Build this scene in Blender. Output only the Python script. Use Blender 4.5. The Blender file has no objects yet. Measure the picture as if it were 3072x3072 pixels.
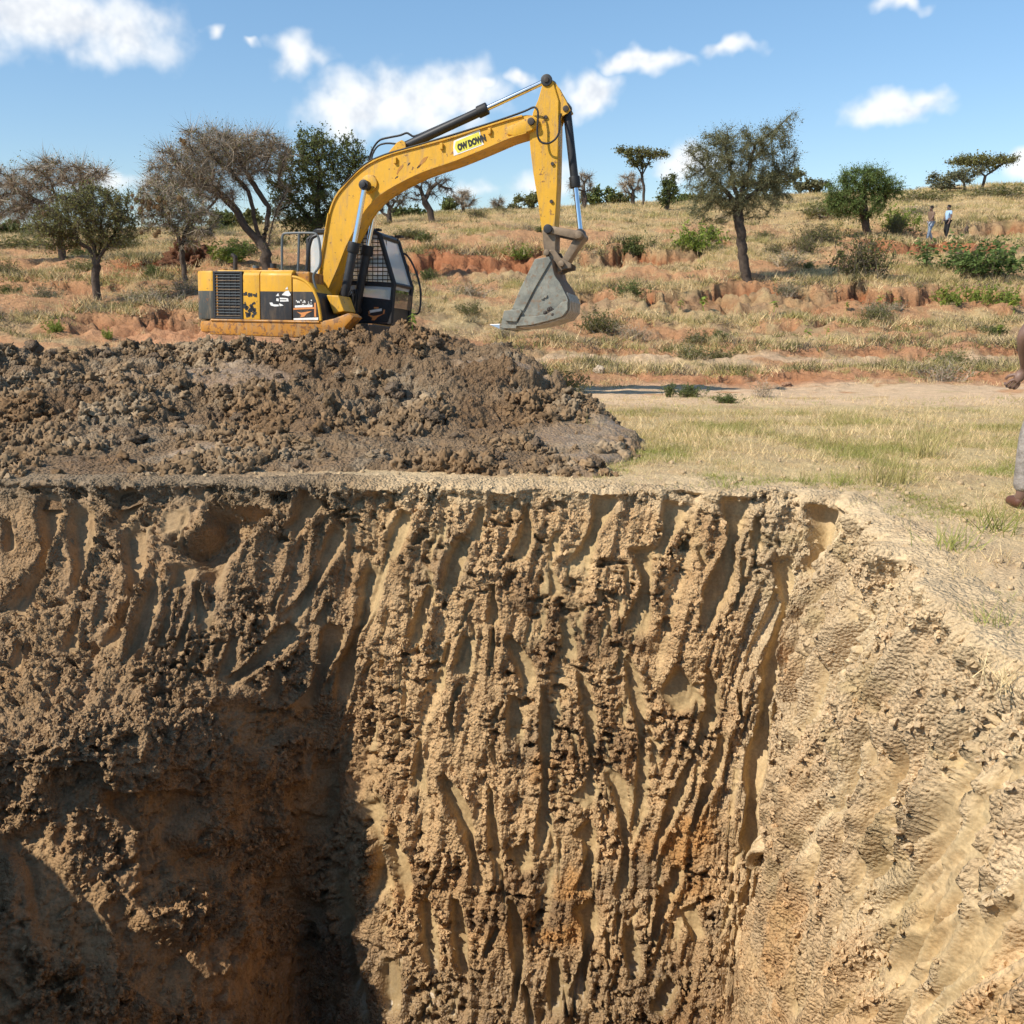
import bpy, bmesh, math, random
import numpy as np
from mathutils import Vector, Matrix
S = bpy.context.scene
COL = S.collection
R = math.radians
# ------------------------------------------------------------------ camera
CAM_H = 1.55; PITCH = 14.9; F = 2838.0; PX = 3072.0
cd = bpy.data.cameras.new('camera'); cam = bpy.data.objects.new('camera', cd); COL.objects.link(cam)
cam.location = (0, 0, CAM_H); cam.rotation_euler = (R(90 - PITCH), 0, 0)
cd.sensor_width = 36.0; cd.lens = F / PX * 36.0; cd.clip_start = 0.05; cd.clip_end = 6000
S.camera = cam
C_ = S.cycles; C_.max_bounces = 4; C_.diffuse_bounces = 3; C_.use_adaptive_sampling = True; C_.adaptive_threshold = 0.03; C_.glossy_bounces = 2; C_.transmission_bounces = 4; C_.transparent_max_bounces = 6; C_.use_denoising = True
S.render.resolution_x = 1024; S.render.resolution_y = 1024
# ------------------------------------------------------------------ light
SUN_D = Vector((0.64, 0.33, -0.70)).normalized()      # direction the light travels
sl = bpy.data.lights.new('sun', 'SUN'); sun = bpy.data.objects.new('sun', sl); COL.objects.link(sun)
sl.energy = 5.0; sl.angle = R(0.53); sl.color = (1.0, 0.93, 0.82)
sun.rotation_euler = SUN_D.to_track_quat('-Z', 'Y').to_euler(); sun.location = (-20, -10, 30)
EL = math.asin(-SUN_D.z); AZ = math.atan2(-SUN_D.x, -SUN_D.y)
S.view_settings.view_transform = 'Standard'; S.view_settings.look = 'None'
S.view_settings.exposure = 0.16; S.view_settings.gamma = 1.0

W = bpy.data.worlds.new('World'); S.world = W; W.use_nodes = True
def ND(nt, typ, **kw):
    n = nt.nodes.new(typ)
    ins = kw.pop('ins', {})
    for k, v in kw.items(): setattr(n, k, v)
    for k, v in ins.items():
        if isinstance(v, bpy.types.NodeSocket): nt.links.new(v, n.inputs[k])
        else: n.inputs[k].default_value = v
    return n
def MA(nt, op, a, b=0.0, c=0.0, clamp=False):
    return ND(nt, 'ShaderNodeMath', operation=op, use_clamp=clamp, ins={0: a, 1: b, 2: c}).outputs[0]
def MIX(nt, f, a, b, mode='MIX'):
    n = ND(nt, 'ShaderNodeMix', data_type='RGBA', blend_type=mode)
    for k, v in ((0, f), (6, a), (7, b)):
        if isinstance(v, bpy.types.NodeSocket): nt.links.new(v, n.inputs[k])
        else: n.inputs[k].default_value = v if k == 0 else (*v, 1.0)
    return n.outputs[2]
def MR(nt, v, a, b, c=0.0, d=1.0, smooth=True):
    n = ND(nt, 'ShaderNodeMapRange', interpolation_type='SMOOTHSTEP' if smooth else 'LINEAR')
    for k, q in enumerate((v, a, b, c, d)):
        if isinstance(q, bpy.types.NodeSocket): nt.links.new(q, n.inputs[k])
        else: n.inputs[k].default_value = q
    return n.outputs[0]
def NOISE(nt, vec, scale, detail=4.0, rough=0.55, dist=0.0):
    n = ND(nt, 'ShaderNodeTexNoise', ins={'Scale': scale, 'Detail': detail, 'Roughness': rough, 'Distortion': dist})
    if vec is not None: nt.links.new(vec, n.inputs['Vector'])
    return n.outputs['Fac']

TH = R(PITCH); CT, ST = math.cos(TH), math.sin(TH)
def ray(px, row):
    a = (px - 1536.0) / F; b = -(row - 1536.0) / F
    return np.array((a, CT + b * ST, -ST + b * CT))
def at(px, row, Y):                      # survey: the point seen at a photo position, standing Y metres ahead
    d = ray(px, row); return np.array((0, 0, CAM_H)) + d * (Y / d[1])

def build_world():
    nt = W.node_tree; nt.nodes.clear()
    out = ND(nt, 'ShaderNodeOutputWorld')
    sky = ND(nt, 'ShaderNodeTexSky', sky_type='NISHITA', sun_disc=False)
    sky.sun_elevation = EL; sky.sun_rotation = AZ; sky.altitude = 1200; sky.air_density = 1.0
    sky.dust_density = 0.6; sky.ozone_density = 1.6
    tc = ND(nt, 'ShaderNodeTexCoord').outputs['Generated']
    sep = ND(nt, 'ShaderNodeSeparateXYZ', ins={0: tc})
    az = MA(nt, 'ARCTAN2', sep.outputs[0], sep.outputs[1])
    el = MA(nt, 'ARCSINE', sep.outputs[2])
    nz = NOISE(nt, tc, 9.0, 4.0, 0.62); nz2 = NOISE(nt, tc, 34.0, 3.0, 0.6)
    # cumulus clouds: photo position, half width, half height (photo pixels)
    cl = [(200, 75, 400, 120), (60, 30, 260, 140), (872, 150, 100, 78), (640, 85, 46, 34), (770, 125, 34, 20),
          (1190, 325, 310, 115), (1080, 350, 220, 90), (1400, 285, 190, 100), (1470, 240, 50, 40), (1580, 235, 56, 38),
          (1765, 292, 100, 66), (1950, 185, 150, 38), (2192, 150, 115, 42),
          (2690, 335, 200, 56), (2780, 305, 95, 54), (2720, 12, 84, 30), (2070, 490, 150, 60), (1640, 560, 190, 60),
          (330, 545, 120, 52), (3070, 500, 90, 48), (1400, 560, 140, 45)]
    rnd = random.Random(4)
    more = [(rnd.uniform(0.75, 5.5), rnd.uniform(0.12, 0.62), rnd.uniform(0.05, 0.13), rnd.uniform(0.02, 0.045)) for _ in range(4)]
    lst = []
    for px, row, rx, ry in cl:
        d = ray(px, row); d = d / np.linalg.norm(d)
        lst.append((math.atan2(d[0], d[1]), math.asin(d[2]), rx / F, ry / F))
    for a, e, ra, re in more:
        lst.append(((a + math.pi) % (2 * math.pi) - math.pi, e, ra, re))
    # domain warp for billowy outlines
    w1 = MA(nt, 'MULTIPLY', MA(nt, 'SUBTRACT', NOISE(nt, tc, 26.0, 2.0, 0.5), 0.5), 0.055)
    w2 = MA(nt, 'MULTIPLY', MA(nt, 'SUBTRACT', NOISE(nt, ND(nt, 'ShaderNodeVectorMath', operation='ADD', ins={0: tc, 1: (7, 3, 5)}).outputs[0], 30.0, 2.0, 0.5), 0.5), 0.04)
    ae = ND(nt, 'ShaderNodeCombineXYZ', ins={0: MA(nt, 'ADD', az, w1), 1: MA(nt, 'ADD', el, w2), 2: 0.0}).outputs[0]
    r = None; rb = None
    for a, e, ra, re in lst:
        n = ND(nt, 'ShaderNodeVectorMath', operation='MULTIPLY_ADD', ins={0: ae, 1: (1 / ra, 1 / re, 0), 2: (-a / ra, -e / re, 0)})
        q = ND(nt, 'ShaderNodeVectorMath', operation='LENGTH', ins={0: n.outputs[0]}).outputs['Value']
        r = q if r is None else MA(nt, 'MINIMUM', r, q)
    dn = MA(nt, 'ADD', MA(nt, 'SUBTRACT', 0.92, r), MA(nt, 'MULTIPLY', MA(nt, 'SUBTRACT', nz, 0.5), 1.7))
    dn = MA(nt, 'ADD', dn, MA(nt, 'MULTIPLY', MA(nt, 'SUBTRACT', nz2, 0.5), 0.7))
    mask = MR(nt, dn, -0.02, 0.85)
    mask = MA(nt, 'MULTIPLY', mask, 0.90)
    shade = MA(nt, 'ADD', MA(nt, 'MULTIPLY', dn, 0.5), MA(nt, 'MULTIPLY', MA(nt, 'SUBTRACT', nz2, 0.5), -2.6))
    ccol = MIX(nt, MR(nt, shade, 0.1, 0.95), (10.2, 10.2, 10.1), (7.6, 7.9, 8.4))
    hz = MR(nt, el, 0.0, 0.42)
    tint = MIX(nt, hz, (1.06, 1.16, 1.26), (1.36, 1.64, 1.64))
    skyc = MIX(nt, 1.0, sky.outputs[0], tint, 'MULTIPLY')
    colr = MIX(nt, mask, skyc, ccol)
    bg = ND(nt, 'ShaderNodeBackground', ins={0: colr, 1: 0.098})
    W.cycles.sampling_method = 'MANUAL'; W.cycles.sample_map_resolution = 512
    nt.links.new(bg.outputs[0], out.inputs[0])
build_world()

# ------------------------------------------------------------------ helpers
def tag(o, label=None, cat=None, group=None, kind=None):
    if label: o['label'] = label
    if cat: o['category'] = cat
    if group: o['group'] = group
    if kind: o['kind'] = kind
    return o
def link(o, parent=None):
    COL.objects.link(o)
    if parent is not None: o.parent = parent
    return o
def npmesh(name, V, Fc, smooth=True, attrs=None):
    V = np.asarray(V, dtype=np.float32); Fc = np.asarray(Fc, dtype=np.int32)
    me = bpy.data.meshes.new(name); k = Fc.shape[1]; m = Fc.shape[0]
    me.vertices.add(len(V)); me.vertices.foreach_set('co', V.ravel())
    me.loops.add(m * k); me.loops.foreach_set('vertex_index', Fc.ravel())
    me.polygons.add(m); me.polygons.foreach_set('loop_start', np.arange(0, m * k, k, dtype=np.int32))
    try: me.polygons.foreach_set('loop_total', np.full(m, k, dtype=np.int32))
    except Exception: pass
    me.polygons.foreach_set('use_smooth', np.full(m, bool(smooth)))
    for an, av in (attrs or {}).items():
        av = np.asarray(av, dtype=np.float32)
        if av.ndim == 2:
            a = me.attributes.new(an, 'FLOAT_VECTOR', 'POINT'); a.data.foreach_set('vector', av.ravel())
        else:
            a = me.attributes.new(an, 'FLOAT', 'POINT'); a.data.foreach_set('value', av)
    me.update(calc_edges=True)
    return me
def npobj(name, V, Fc, mat, parent=None, smooth=True, attrs=None):
    me = npmesh(name, V, Fc, smooth, attrs); me.materials.append(mat)
    return link(bpy.data.objects.new(name, me), parent)
def empty(name, loc=(0, 0, 0), rz=0.0):
    o = bpy.data.objects.new(name, None); COL.objects.link(o); o.location = loc; o.rotation_euler = (0, 0, rz)
    o.empty_display_size = 0.2; return o
def grid_faces(nv, nu, closed=False):
    i = np.arange(nv - 1)[:, None]; j = np.arange(nu if closed else nu - 1)[None, :]
    a = i * nu + j; b = i * nu + (j + 1) % nu; c = (i + 1) * nu + (j + 1) % nu; d = (i + 1) * nu + j
    return np.stack([a, b, c, d], -1).reshape(-1, 4)

# ---- lattice noise in numpy
_G = np.array([(1,1,0),(-1,1,0),(1,-1,0),(-1,-1,0),(1,0,1),(-1,0,1),(1,0,-1),(-1,0,-1),(0,1,1),(0,-1,1),(0,1,-1),(0,-1,-1),(1,1,0),(-1,1,0),(0,-1,1),(0,-1,-1)], dtype=np.float32)
def _h(x, y, z, seed):
    n = (x.astype(np.uint32) * np.uint32(73856093)) ^ (y.astype(np.uint32) * np.uint32(19349663)) ^ (z.astype(np.uint32) * np.uint32(83492791)) ^ np.uint32((seed * 2654435761) & 0xffffffff)
    n = (n ^ (n >> np.uint32(13))) * np.uint32(1274126177)
    n = (n ^ (n >> np.uint32(15))) * np.uint32(2246822519)
    return n ^ (n >> np.uint32(16))
from concurrent.futures import ThreadPoolExecutor
_EX = ThreadPoolExecutor(4)
def _par(fn, p, seed):
    p = np.ascontiguousarray(p, dtype=np.float32); n = len(p)
    if n < 30000: return fn(p, seed)
    ch = [p[k:k + 16384] for k in range(0, n, 16384)]
    res = list(_EX.map(lambda q: fn(q, seed), ch))
    if isinstance(res[0], tuple): return tuple(np.concatenate([r[k] for r in res]) for k in range(len(res[0])))
    return np.concatenate(res)
def pn(p, seed=0): return _par(_pn, p, seed)
def cells(p, seed=0): return _par(_cells, p, seed)
def _pn(p, seed=0):
    i = np.floor(p).astype(np.int32); f = p - i
    u = f * f * f * (f * (f * 6 - 15) + 10); r = 0.0
    for dx in (0, 1):
        wx = u[:, 0] if dx else 1 - u[:, 0]
        for dy in (0, 1):
            wy = u[:, 1] if dy else 1 - u[:, 1]
            for dz in (0, 1):
                wz = u[:, 2] if dz else 1 - u[:, 2]
                g = _G[_h(i[:, 0] + dx, i[:, 1] + dy, i[:, 2] + dz, seed) & np.uint32(15)]
                r = r + wx * wy * wz * (g[:, 0] * (f[:, 0] - dx) + g[:, 1] * (f[:, 1] - dy) + g[:, 2] * (f[:, 2] - dz))
    return r
def fbm(p, oct=4, gain=0.5, lac=2.03, seed=0, mode=0):
    p = np.asarray(p, dtype=np.float32); a = 1.0; r = 0.0; q = p
    for k in range(oct):
        n = pn(q, seed + k * 17)
        if mode == 1: n = np.abs(n) * 2 - 0.5
        if mode == 2: n = 0.5 - np.abs(n) * 2
        r = r + a * n; a *= gain; q = q * lac + 11.3
    return r
def _cells(p, seed=0):                    # distance to nearest feature point and its random value
    i = np.floor(p - 0.5).astype(np.int32)
    best = np.full(len(p), 9.0, np.float32); rv = np.zeros(len(p), np.float32)
    for dx in (0, 1):
        for dy in (0, 1):
            for dz in (0, 1):
                cx = i[:, 0] + dx; cy = i[:, 1] + dy; cz = i[:, 2] + dz; h = _h(cx, cy, cz, seed)
                fx = (h & np.uint32(1023)).astype(np.float32) * (0.7 / 1023) + 0.15; fy = ((h >> np.uint32(10)) & np.uint32(1023)).astype(np.float32) * (0.7 / 1023) + 0.15; fz = ((h >> np.uint32(20)) & np.uint32(1023)).astype(np.float32) * (0.7 / 1023) + 0.15
                d = (cx + fx - p[:, 0]) ** 2 + (cy + fy - p[:, 1]) ** 2 + (cz + fz - p[:, 2]) ** 2
                m = d < best; best = np.where(m, d, best); rv = np.where(m, (fx - 0.15) / 0.7, rv)
    return np.sqrt(best), rv
def sst(x, a, b):
    t = np.clip((x - a) / (b - a), 0, 1); return t * t * (3 - 2 * t)
def lerp(a, b, t):
    t = np.asarray(t)
    if np.ndim(a) != np.ndim(t) or np.ndim(b) != np.ndim(t): t = t[..., None]
    return a + (b - a) * t

# ------------------------------------------------------------------ materials
def new_mat(name):
    m = bpy.data.materials.new(name); m.use_nodes = True; nt = m.node_tree
    return m, nt, nt.nodes['Principled BSDF']
def earth_mat(name, rough=0.95, spec=0.25, bump=0.012, fine=1.0, wetattr=False, smoothattr=False, vs=62.0, coarse=0.0):
    m, nt, b = new_mat(name)
    pos = ND(nt, 'ShaderNodeNewGeometry').outputs['Position']
    t = ND(nt, 'ShaderNodeAttribute', attribute_name='tint').outputs['Vector']
    n1 = NOISE(nt, pos, 48.0, 3.0, 0.72); n2 = NOISE(nt, pos, 7.0, 3.0, 0.6)
    n3 = ND(nt, 'ShaderNodeTexVoronoi', feature='F1', ins={'Vector': pos, 'Scale': vs}).outputs['Distance']
    k = MA(nt, 'ADD', MR(nt, n1, 0.3, 0.7, 0.80, 1.18, False), MR(nt, n2, 0.3, 0.7, -0.14, 0.14, False))
    c = ND(nt, 'ShaderNodeVectorMath', operation='SCALE', ins={0: t, 'Scale': k}).outputs[0]
    c = MIX(nt, MR(nt, NOISE(nt, pos, 3.1, 2.0, 0.65), 0.52, 0.72, 0.0, 0.22), c, (0.36, 0.19, 0.08))
    nt.links.new(c, b.inputs['Base Color'])
    b.inputs['Specular IOR Level'].default_value = spec
    if wetattr:
        w = ND(nt, 'ShaderNodeAttribute', attribute_name='wet').outputs['Fac']
        w = MA(nt, 'ADD', w, MR(nt, n2, 0.35, 0.7, -0.25, 0.25, False), clamp=True)
        nt.links.new(MR(nt, w, 0.0, 1.0, rough, 0.34), b.inputs['Roughness'])
        nt.links.new(MR(nt, w, 0.0, 1.0, spec, 0.6), b.inputs['Specular IOR Level'])
    else: b.inputs['Roughness'].default_value = rough
    h = MA(nt, 'SUBTRACT', n1, MA(nt, 'MULTIPLY', n3, 0.55 * fine))
    st = 1.0
    if smoothattr: st = MR(nt, ND(nt, 'ShaderNodeAttribute', attribute_name='smooth').outputs['Fac'], 0.0, 1.0, 1.0, 0.16)
    bn = ND(nt, 'ShaderNodeBump', ins={'Strength': st, 'Distance': bump, 'Height': h})
    if coarse:
        nc = NOISE(nt, pos, 5.5, 5.0, 0.72); fd = MR(nt, ND(nt, 'ShaderNodeSeparateXYZ', ins={0: pos}).outputs[1], 13.0, 24.0)
        nt.links.new(ND(nt, 'ShaderNodeBump', ins={'Strength': fd, 'Distance': coarse, 'Height': nc}).outputs[0], bn.inputs['Normal'])
    nt.links.new(bn.outputs[0], b.inputs['Normal'])
    return m
M = {}
M['pit'] = earth_mat('pit_soil', vs=48.0, fine=1.5, bump=0.026, wetattr=True, rough=0.97, spec=0.12, smoothattr=True)
M['mud'] = earth_mat('heap_mud', rough=0.85, spec=0.28, bump=0.034, wetattr=True, vs=34.0, fine=1.5, smoothattr=True)
M['ground'] = earth_mat('ground_soil', rough=0.97, spec=0.12, bump=0.011, coarse=0.13)
def plain_mat(name, col, rough=0.6, metal=0.0, spec=0.4, var=0.12, scale=12.0, bump=0.0):
    m, nt, b = new_mat(name)
    co = ND(nt, 'ShaderNodeTexCoord').outputs['Object']
    n = NOISE(nt, co, scale, 5.0, 0.65)
    k = MR(nt, n, 0.3, 0.7, 1 - var, 1 + var, False)
    c = ND(nt, 'ShaderNodeVectorMath', operation='SCALE', ins={0: tuple(col), 'Scale': k}).outputs[0]
    nt.links.new(c, b.inputs['Base Color']); b.inputs['Roughness'].default_value = rough; b.inputs['Metallic'].default_value = metal
    b.inputs['Specular IOR Level'].default_value = spec
    if bump: nt.links.new(ND(nt, 'ShaderNodeBump', ins={'Strength': 0.8, 'Distance': bump, 'Height': n}).outputs[0], b.inputs['Normal'])
    return m

def crumb_mat():
    m, nt, b = new_mat('loose_crumb'); t = ND(nt, 'ShaderNodeAttribute', attribute_name='tint', attribute_type='INSTANCER').outputs['Vector']; co = ND(nt, 'ShaderNodeTexCoord').outputs['Object']; n = NOISE(nt, co, 2.5, 3.0, 0.65)
    c = ND(nt, 'ShaderNodeVectorMath', operation='SCALE', ins={0: t, 'Scale': MR(nt, n, 0.3, 0.7, 0.75, 1.2, False)}).outputs[0]; nt.links.new(c, b.inputs['Base Color']); b.inputs['Roughness'].default_value = 0.95; b.inputs['Specular IOR Level'].default_value = 0.15
    return m
M['crumb'] = crumb_mat()
def scatter(name, label, pts, scl, sources, seed, tilt=0.15, tint=None, parent=None):      # countless small pieces: one object, instanced on points
    rng = np.random.default_rng(seed); n = len(pts); me = bpy.data.meshes.new(name); me.vertices.add(n); me.vertices.foreach_set('co', np.asarray(pts, np.float32).ravel())
    a = me.attributes.new('rot', 'FLOAT_VECTOR', 'POINT'); a.data.foreach_set('vector', np.stack([rng.normal(size=n) * tilt, rng.normal(size=n) * tilt, rng.uniform(0, 6.28, n)], -1).astype(np.float32).ravel())
    a = me.attributes.new('scl', 'FLOAT', 'POINT'); a.data.foreach_set('value', np.asarray(scl, np.float32)); a = me.attributes.new('idx', 'INT', 'POINT'); a.data.foreach_set('value', rng.integers(0, len(sources), n).astype(np.int32))
    if tint is not None: a = me.attributes.new('tint', 'FLOAT_VECTOR', 'POINT'); a.data.foreach_set('vector', np.asarray(tint, np.float32).ravel())
    o = bpy.data.objects.new(name, me); link(o); tag(o, label, None, None, 'stuff'); c = bpy.data.collections.new(name + '_pieces')
    for t in sources: c.objects.link(t)
    ng = bpy.data.node_groups.new(name, 'GeometryNodeTree'); ng.interface.new_socket('Geometry', in_out='INPUT', socket_type='NodeSocketGeometry'); ng.interface.new_socket('Geometry', in_out='OUTPUT', socket_type='NodeSocketGeometry')
    gi = ng.nodes.new('NodeGroupInput'); go = ng.nodes.new('NodeGroupOutput'); ip = ng.nodes.new('GeometryNodeInstanceOnPoints'); ci = ng.nodes.new('GeometryNodeCollectionInfo'); ci.inputs['Collection'].default_value = c; ci.inputs['Separate Children'].default_value = True; ci.inputs['Reset Children'].default_value = True
    def na(nm_, ty): q = ng.nodes.new('GeometryNodeInputNamedAttribute'); q.data_type = ty; q.inputs['Name'].default_value = nm_; return q.outputs['Attribute']
    L = ng.links.new; L(gi.outputs[0], ip.inputs['Points']); L(ci.outputs[0], ip.inputs['Instance']); ip.inputs['Pick Instance'].default_value = True; L(na('idx', 'INT'), ip.inputs['Instance Index']); L(na('rot', 'FLOAT_VECTOR'), ip.inputs['Rotation']); L(na('scl', 'FLOAT'), ip.inputs['Scale']); L(ip.outputs[0], go.inputs[0])
    md = o.modifiers.new('scatter', 'NODES'); md.node_group = ng; return o
def clod_mesh(seed, sub=3, amp=.35):
    bm = bmesh.new(); bmesh.ops.create_icosphere(bm, subdivisions=sub, radius=1.0); co = np.array([v.co[:] for v in bm.verts]); fi = np.array([[v.index for v in f.verts] for f in bm.faces]); bm.free()
    n = fbm(co * 1.3 + seed * 7, 3, .55, seed=seed) * amp * 1.6 + fbm(co * 3.5 + seed, 2, .5, seed=seed + 5) * .22; V = co * (1 + n - np.abs(fbm(co * 2.2 + seed * 3, 2, .5, seed=seed + 9)) * .6)[:, None] * np.array((1, .85, .7)); return V, fi
def crumb_sources(prefix, k0, n=5, sub=2, flat=True):
    r = []
    for k in range(n):
        V, fi = clod_mesh(k0 + k, sub, .55); me = npmesh(prefix, V, fi, not flat); me.materials.append(M['crumb']); r.append(bpy.data.objects.new(prefix, me))
    return r
# ------------------------------------------------------------------ terrain
# surveyed height knots: per azimuth column, (distance ahead, photo row of the ground there)
TCOL = {
 -1600: [(6.9, 1440), (14, 1215), (19, 1150), (23, 1000), (28, 895), (34, 830), (42, 765), (60, 712), (85, 700)],
 0:     [(6.9, 1440), (14, 1215), (18.5, 1150), (23, 1000), (28, 895), (34, 830), (42, 768), (60, 712), (85, 700)],
 600:   [(6.8, 1443), (14, 1212), (18.5, 1160), (23, 1010), (28, 900), (35, 800), (44, 745), (60, 700), (85, 690)],
 1100:  [(6.7, 1448), (14, 1210), (19, 1160), (24, 1020), (30, 905), (37, 800), (44, 742), (60, 665), (85, 652)],
 1500:  [(6.6, 1452), (14, 1207), (19, 1163), (22.5, 1102), (25, 1066), (27, 1030), (31, 930), (37, 825), (44, 765), (47, 700), (60, 645), (85, 634)],
 2000:  [(6.5, 1460), (14, 1205), (19, 1165), (22.5, 1102), (25, 1066), (27, 1030), (31, 940), (36, 840), (42, 755), (50, 680), (66, 622), (85, 610)],
 2500:  [(6.2, 1490), (14, 1205), (19, 1165), (22.5, 1102), (25, 1066), (27, 1032), (31, 950), (36, 845), (42, 768), (50, 716), (60, 632), (78, 580)],
 3072:  [(6.1, 1498), (14, 1207), (19, 1165), (22.5, 1104), (25, 1068), (27, 1034), (31, 955), (36, 850), (42, 772), (50, 718), (60, 622), (78, 556)],
 4700:  [(6.1, 1498), (14, 1207), (19, 1165), (22.5, 1104), (25, 1068), (27, 1034), (31, 955), (36, 850), (42, 772), (50, 718), (60, 622), (78, 545)],
}
def _zrow(row, Y): return float(at(1536, row, Y)[2])
TK = []
for q, kn in sorted(TCOL.items()):
    ys = [-60, 2.0, kn[0][0] - 0.6] + [k[0] for k in kn] + [kn[-1][0] + 25, 260, 3000]
    zt = _zrow(kn[-1][1], kn[-1][0])
    zs = [0.0, 0.0, 0.0] + [0.0] + [_zrow(k[1], k[0]) for k in kn[1:]] + [zt - 0.2, zt - 4, zt - 12]
    TK.append((q, np.array(ys), np.array(zs)))
TQ = np.array([t[0] for t in TK], float)
def azq(x, y):                            # azimuth column of a ground point
    return 1536 + F * x / np.maximum(y * CT + 0.45, 1.5)
def base_z(x, y):
    q = np.clip(azq(x, y), TQ[0], TQ[-1]); Z = np.stack([np.interp(y, t[1], t[2]) for t in TK], 0)
    j = np.clip(np.searchsorted(TQ, q) - 1, 0, len(TQ) - 2); t = (q - TQ[j]) / (TQ[j + 1] - TQ[j]); t = t * t * (3 - 2 * t)
    i = np.arange(len(q)); return Z[j, i] * (1 - t) + Z[j + 1, i] * t
# erosion scarps: list of (azimuth, distance) along the lip, height, how far the cut floor runs towards the viewer
SCARP = [
 ([(1180, 43), (1230, 43), (1300, 44.2), (1420, 43.4), (1600, 44.5), (1660, 46)], 1.25, 3.5, 0.55),
 ([(1700, 44), (1800, 43.2), (1880, 44.5), (1990, 43), (2080, 44), (2130, 45)], 1.0, 2.6, 0.55),
 ([(1650, 34), (1850, 35.0), (2000, 34.2), (2200, 35.5), (2400, 35), (2560, 36), (2700, 35.2), (2850, 36), (3100, 35), (3500, 36)], 0.62, 2.2, 0.7),
 ([(2560, 49), (2660, 48), (2800, 49), (2950, 48), (3200, 50)], 1.0, 2.6, 0.5),
 ([(2100, 47), (2250, 46), (2400, 47), (2500, 46)], 0.5, 2.0, 0.7),
 ([(1450, 25.9), (1800, 26.0), (2100, 26.2), (2400, 25.7), (2700, 26.4), (3500, 26)], 0.22, 1.1, 0.35),
 ([(1500, 21.5), (1900, 21.7), (2200, 21.3), (2600, 21.8), (3500, 21.5)], 0.2, 1.0, 0.35),
 ([(1800, 29.5), (2300, 30.2), (2700, 29.6), (3300, 30)], 0.22, 1.2, 0.5),
 ([(-300, 32), (150, 32.5), (330, 31.6), (520, 32.4), (600, 34)], 0.45, 1.8, 0.6),
 ([(200, 26.6), (360, 26), (520, 26.8), (640, 26)], 0.5, 1.7, 0.6),
 ([(-300, 24.5), (120, 24.3), (400, 24.8), (600, 24.2), (760, 25)], 0.26, 1.2, 0.4),
 ([(330, 38), (430, 37.2), (520, 38), (640, 37.2)], 0.5, 1.6, 0.6),
 ([(2650, 55), (2800, 54), (2950, 55), (3150, 54)], 0.7, 2.0, 0.6),
]
RIM = [(-4.9, 6.78), (-3.7, 6.72), (-2.6, 6.68), (-1.25, 6.56), (0, 6.5), (1.0, 6.42), (1.75, 6.32), (2.12, 6.12), (2.2, 5.6), (2.12, 4.9), (2.06, 4.2), (1.98, 3.4), (1.94, 2.6), (1.92, 1.7), (1.7, 1.15),
       (0, 1.05), (-2, 1.05), (-3.9, 1.2), (-4.2, 2.2), (-4.4, 3.6), (-4.7, 4.7)]
RIMA = np.array(RIM)
def in_poly(x, y, P):
    ins = np.zeros(len(x), bool); n = len(P)
    for k in range(n):
        x0, y0 = P[k]; x1, y1 = P[(k + 1) % n]
        c = ((y0 > y) != (y1 > y)) & (x < (x1 - x0) * (y - y0) / (y1 - y0 + 1e-12) + x0); ins ^= c
    return ins
def rim_dist(x, y, P=RIM):
    d = np.full(len(x), 1e9); n = len(P)
    for k in range(n):
        a = np.array(P[k]); b = np.array(P[(k + 1) % n]); ab = b - a; L = (ab ** 2).sum()
        t = np.clip(((x - a[0]) * ab[0] + (y - a[1]) * ab[1]) / L, 0, 1)
        d = np.minimum(d, np.hypot(x - a[0] - t * ab[0], y - a[1] - t * ab[1]))
    return np.where(in_poly(x, y, P), -d, d)
def _scarps(z, y, q, p2):
    cut = np.zeros_like(z)
    wob = fbm(p2 * 0.45, 5, 0.62, seed=3); br = fbm(p2 * 1.6, 3, 0.6, seed=23); hf = fbm(p2 * 4.5, 3, 0.6, seed=26); sl_ = np.clip(1 + 3.0 * pn(p2 * 0.7 + 3, 24), 0.35, 3.0)
    for pts, h, L, am in SCARP:
        pq = np.array([p[0] for p in pts], float); py = np.array([p[1] for p in pts], float)
        fade = sst(q, pq[0], pq[0] + 60) * (1 - sst(q, pq[-1] - 60, pq[-1]))
        lip = np.interp(q, pq, py) + wob * am * 1.9 + br * 0.05; hh = h * fade * 1.5 * np.clip(0.9 + 0.9 * pn(p2 * 0.33 + 5.0, 21) + 0.7 * br, 0.12, 1.5)
        s = lip - y                                  # metres in front of the lip
        face = sst(s, 0.0, (0.50 + h * 0.42) * sl_); dep = face * np.exp(-np.maximum(s, 0) / L)
        z = z - hh * dep; cut = np.maximum(cut, np.clip(hh * 1.6, 0, 1) * face * np.exp(-np.maximum(s, 0) / (L * 0.55)))
    return z, cut
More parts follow.
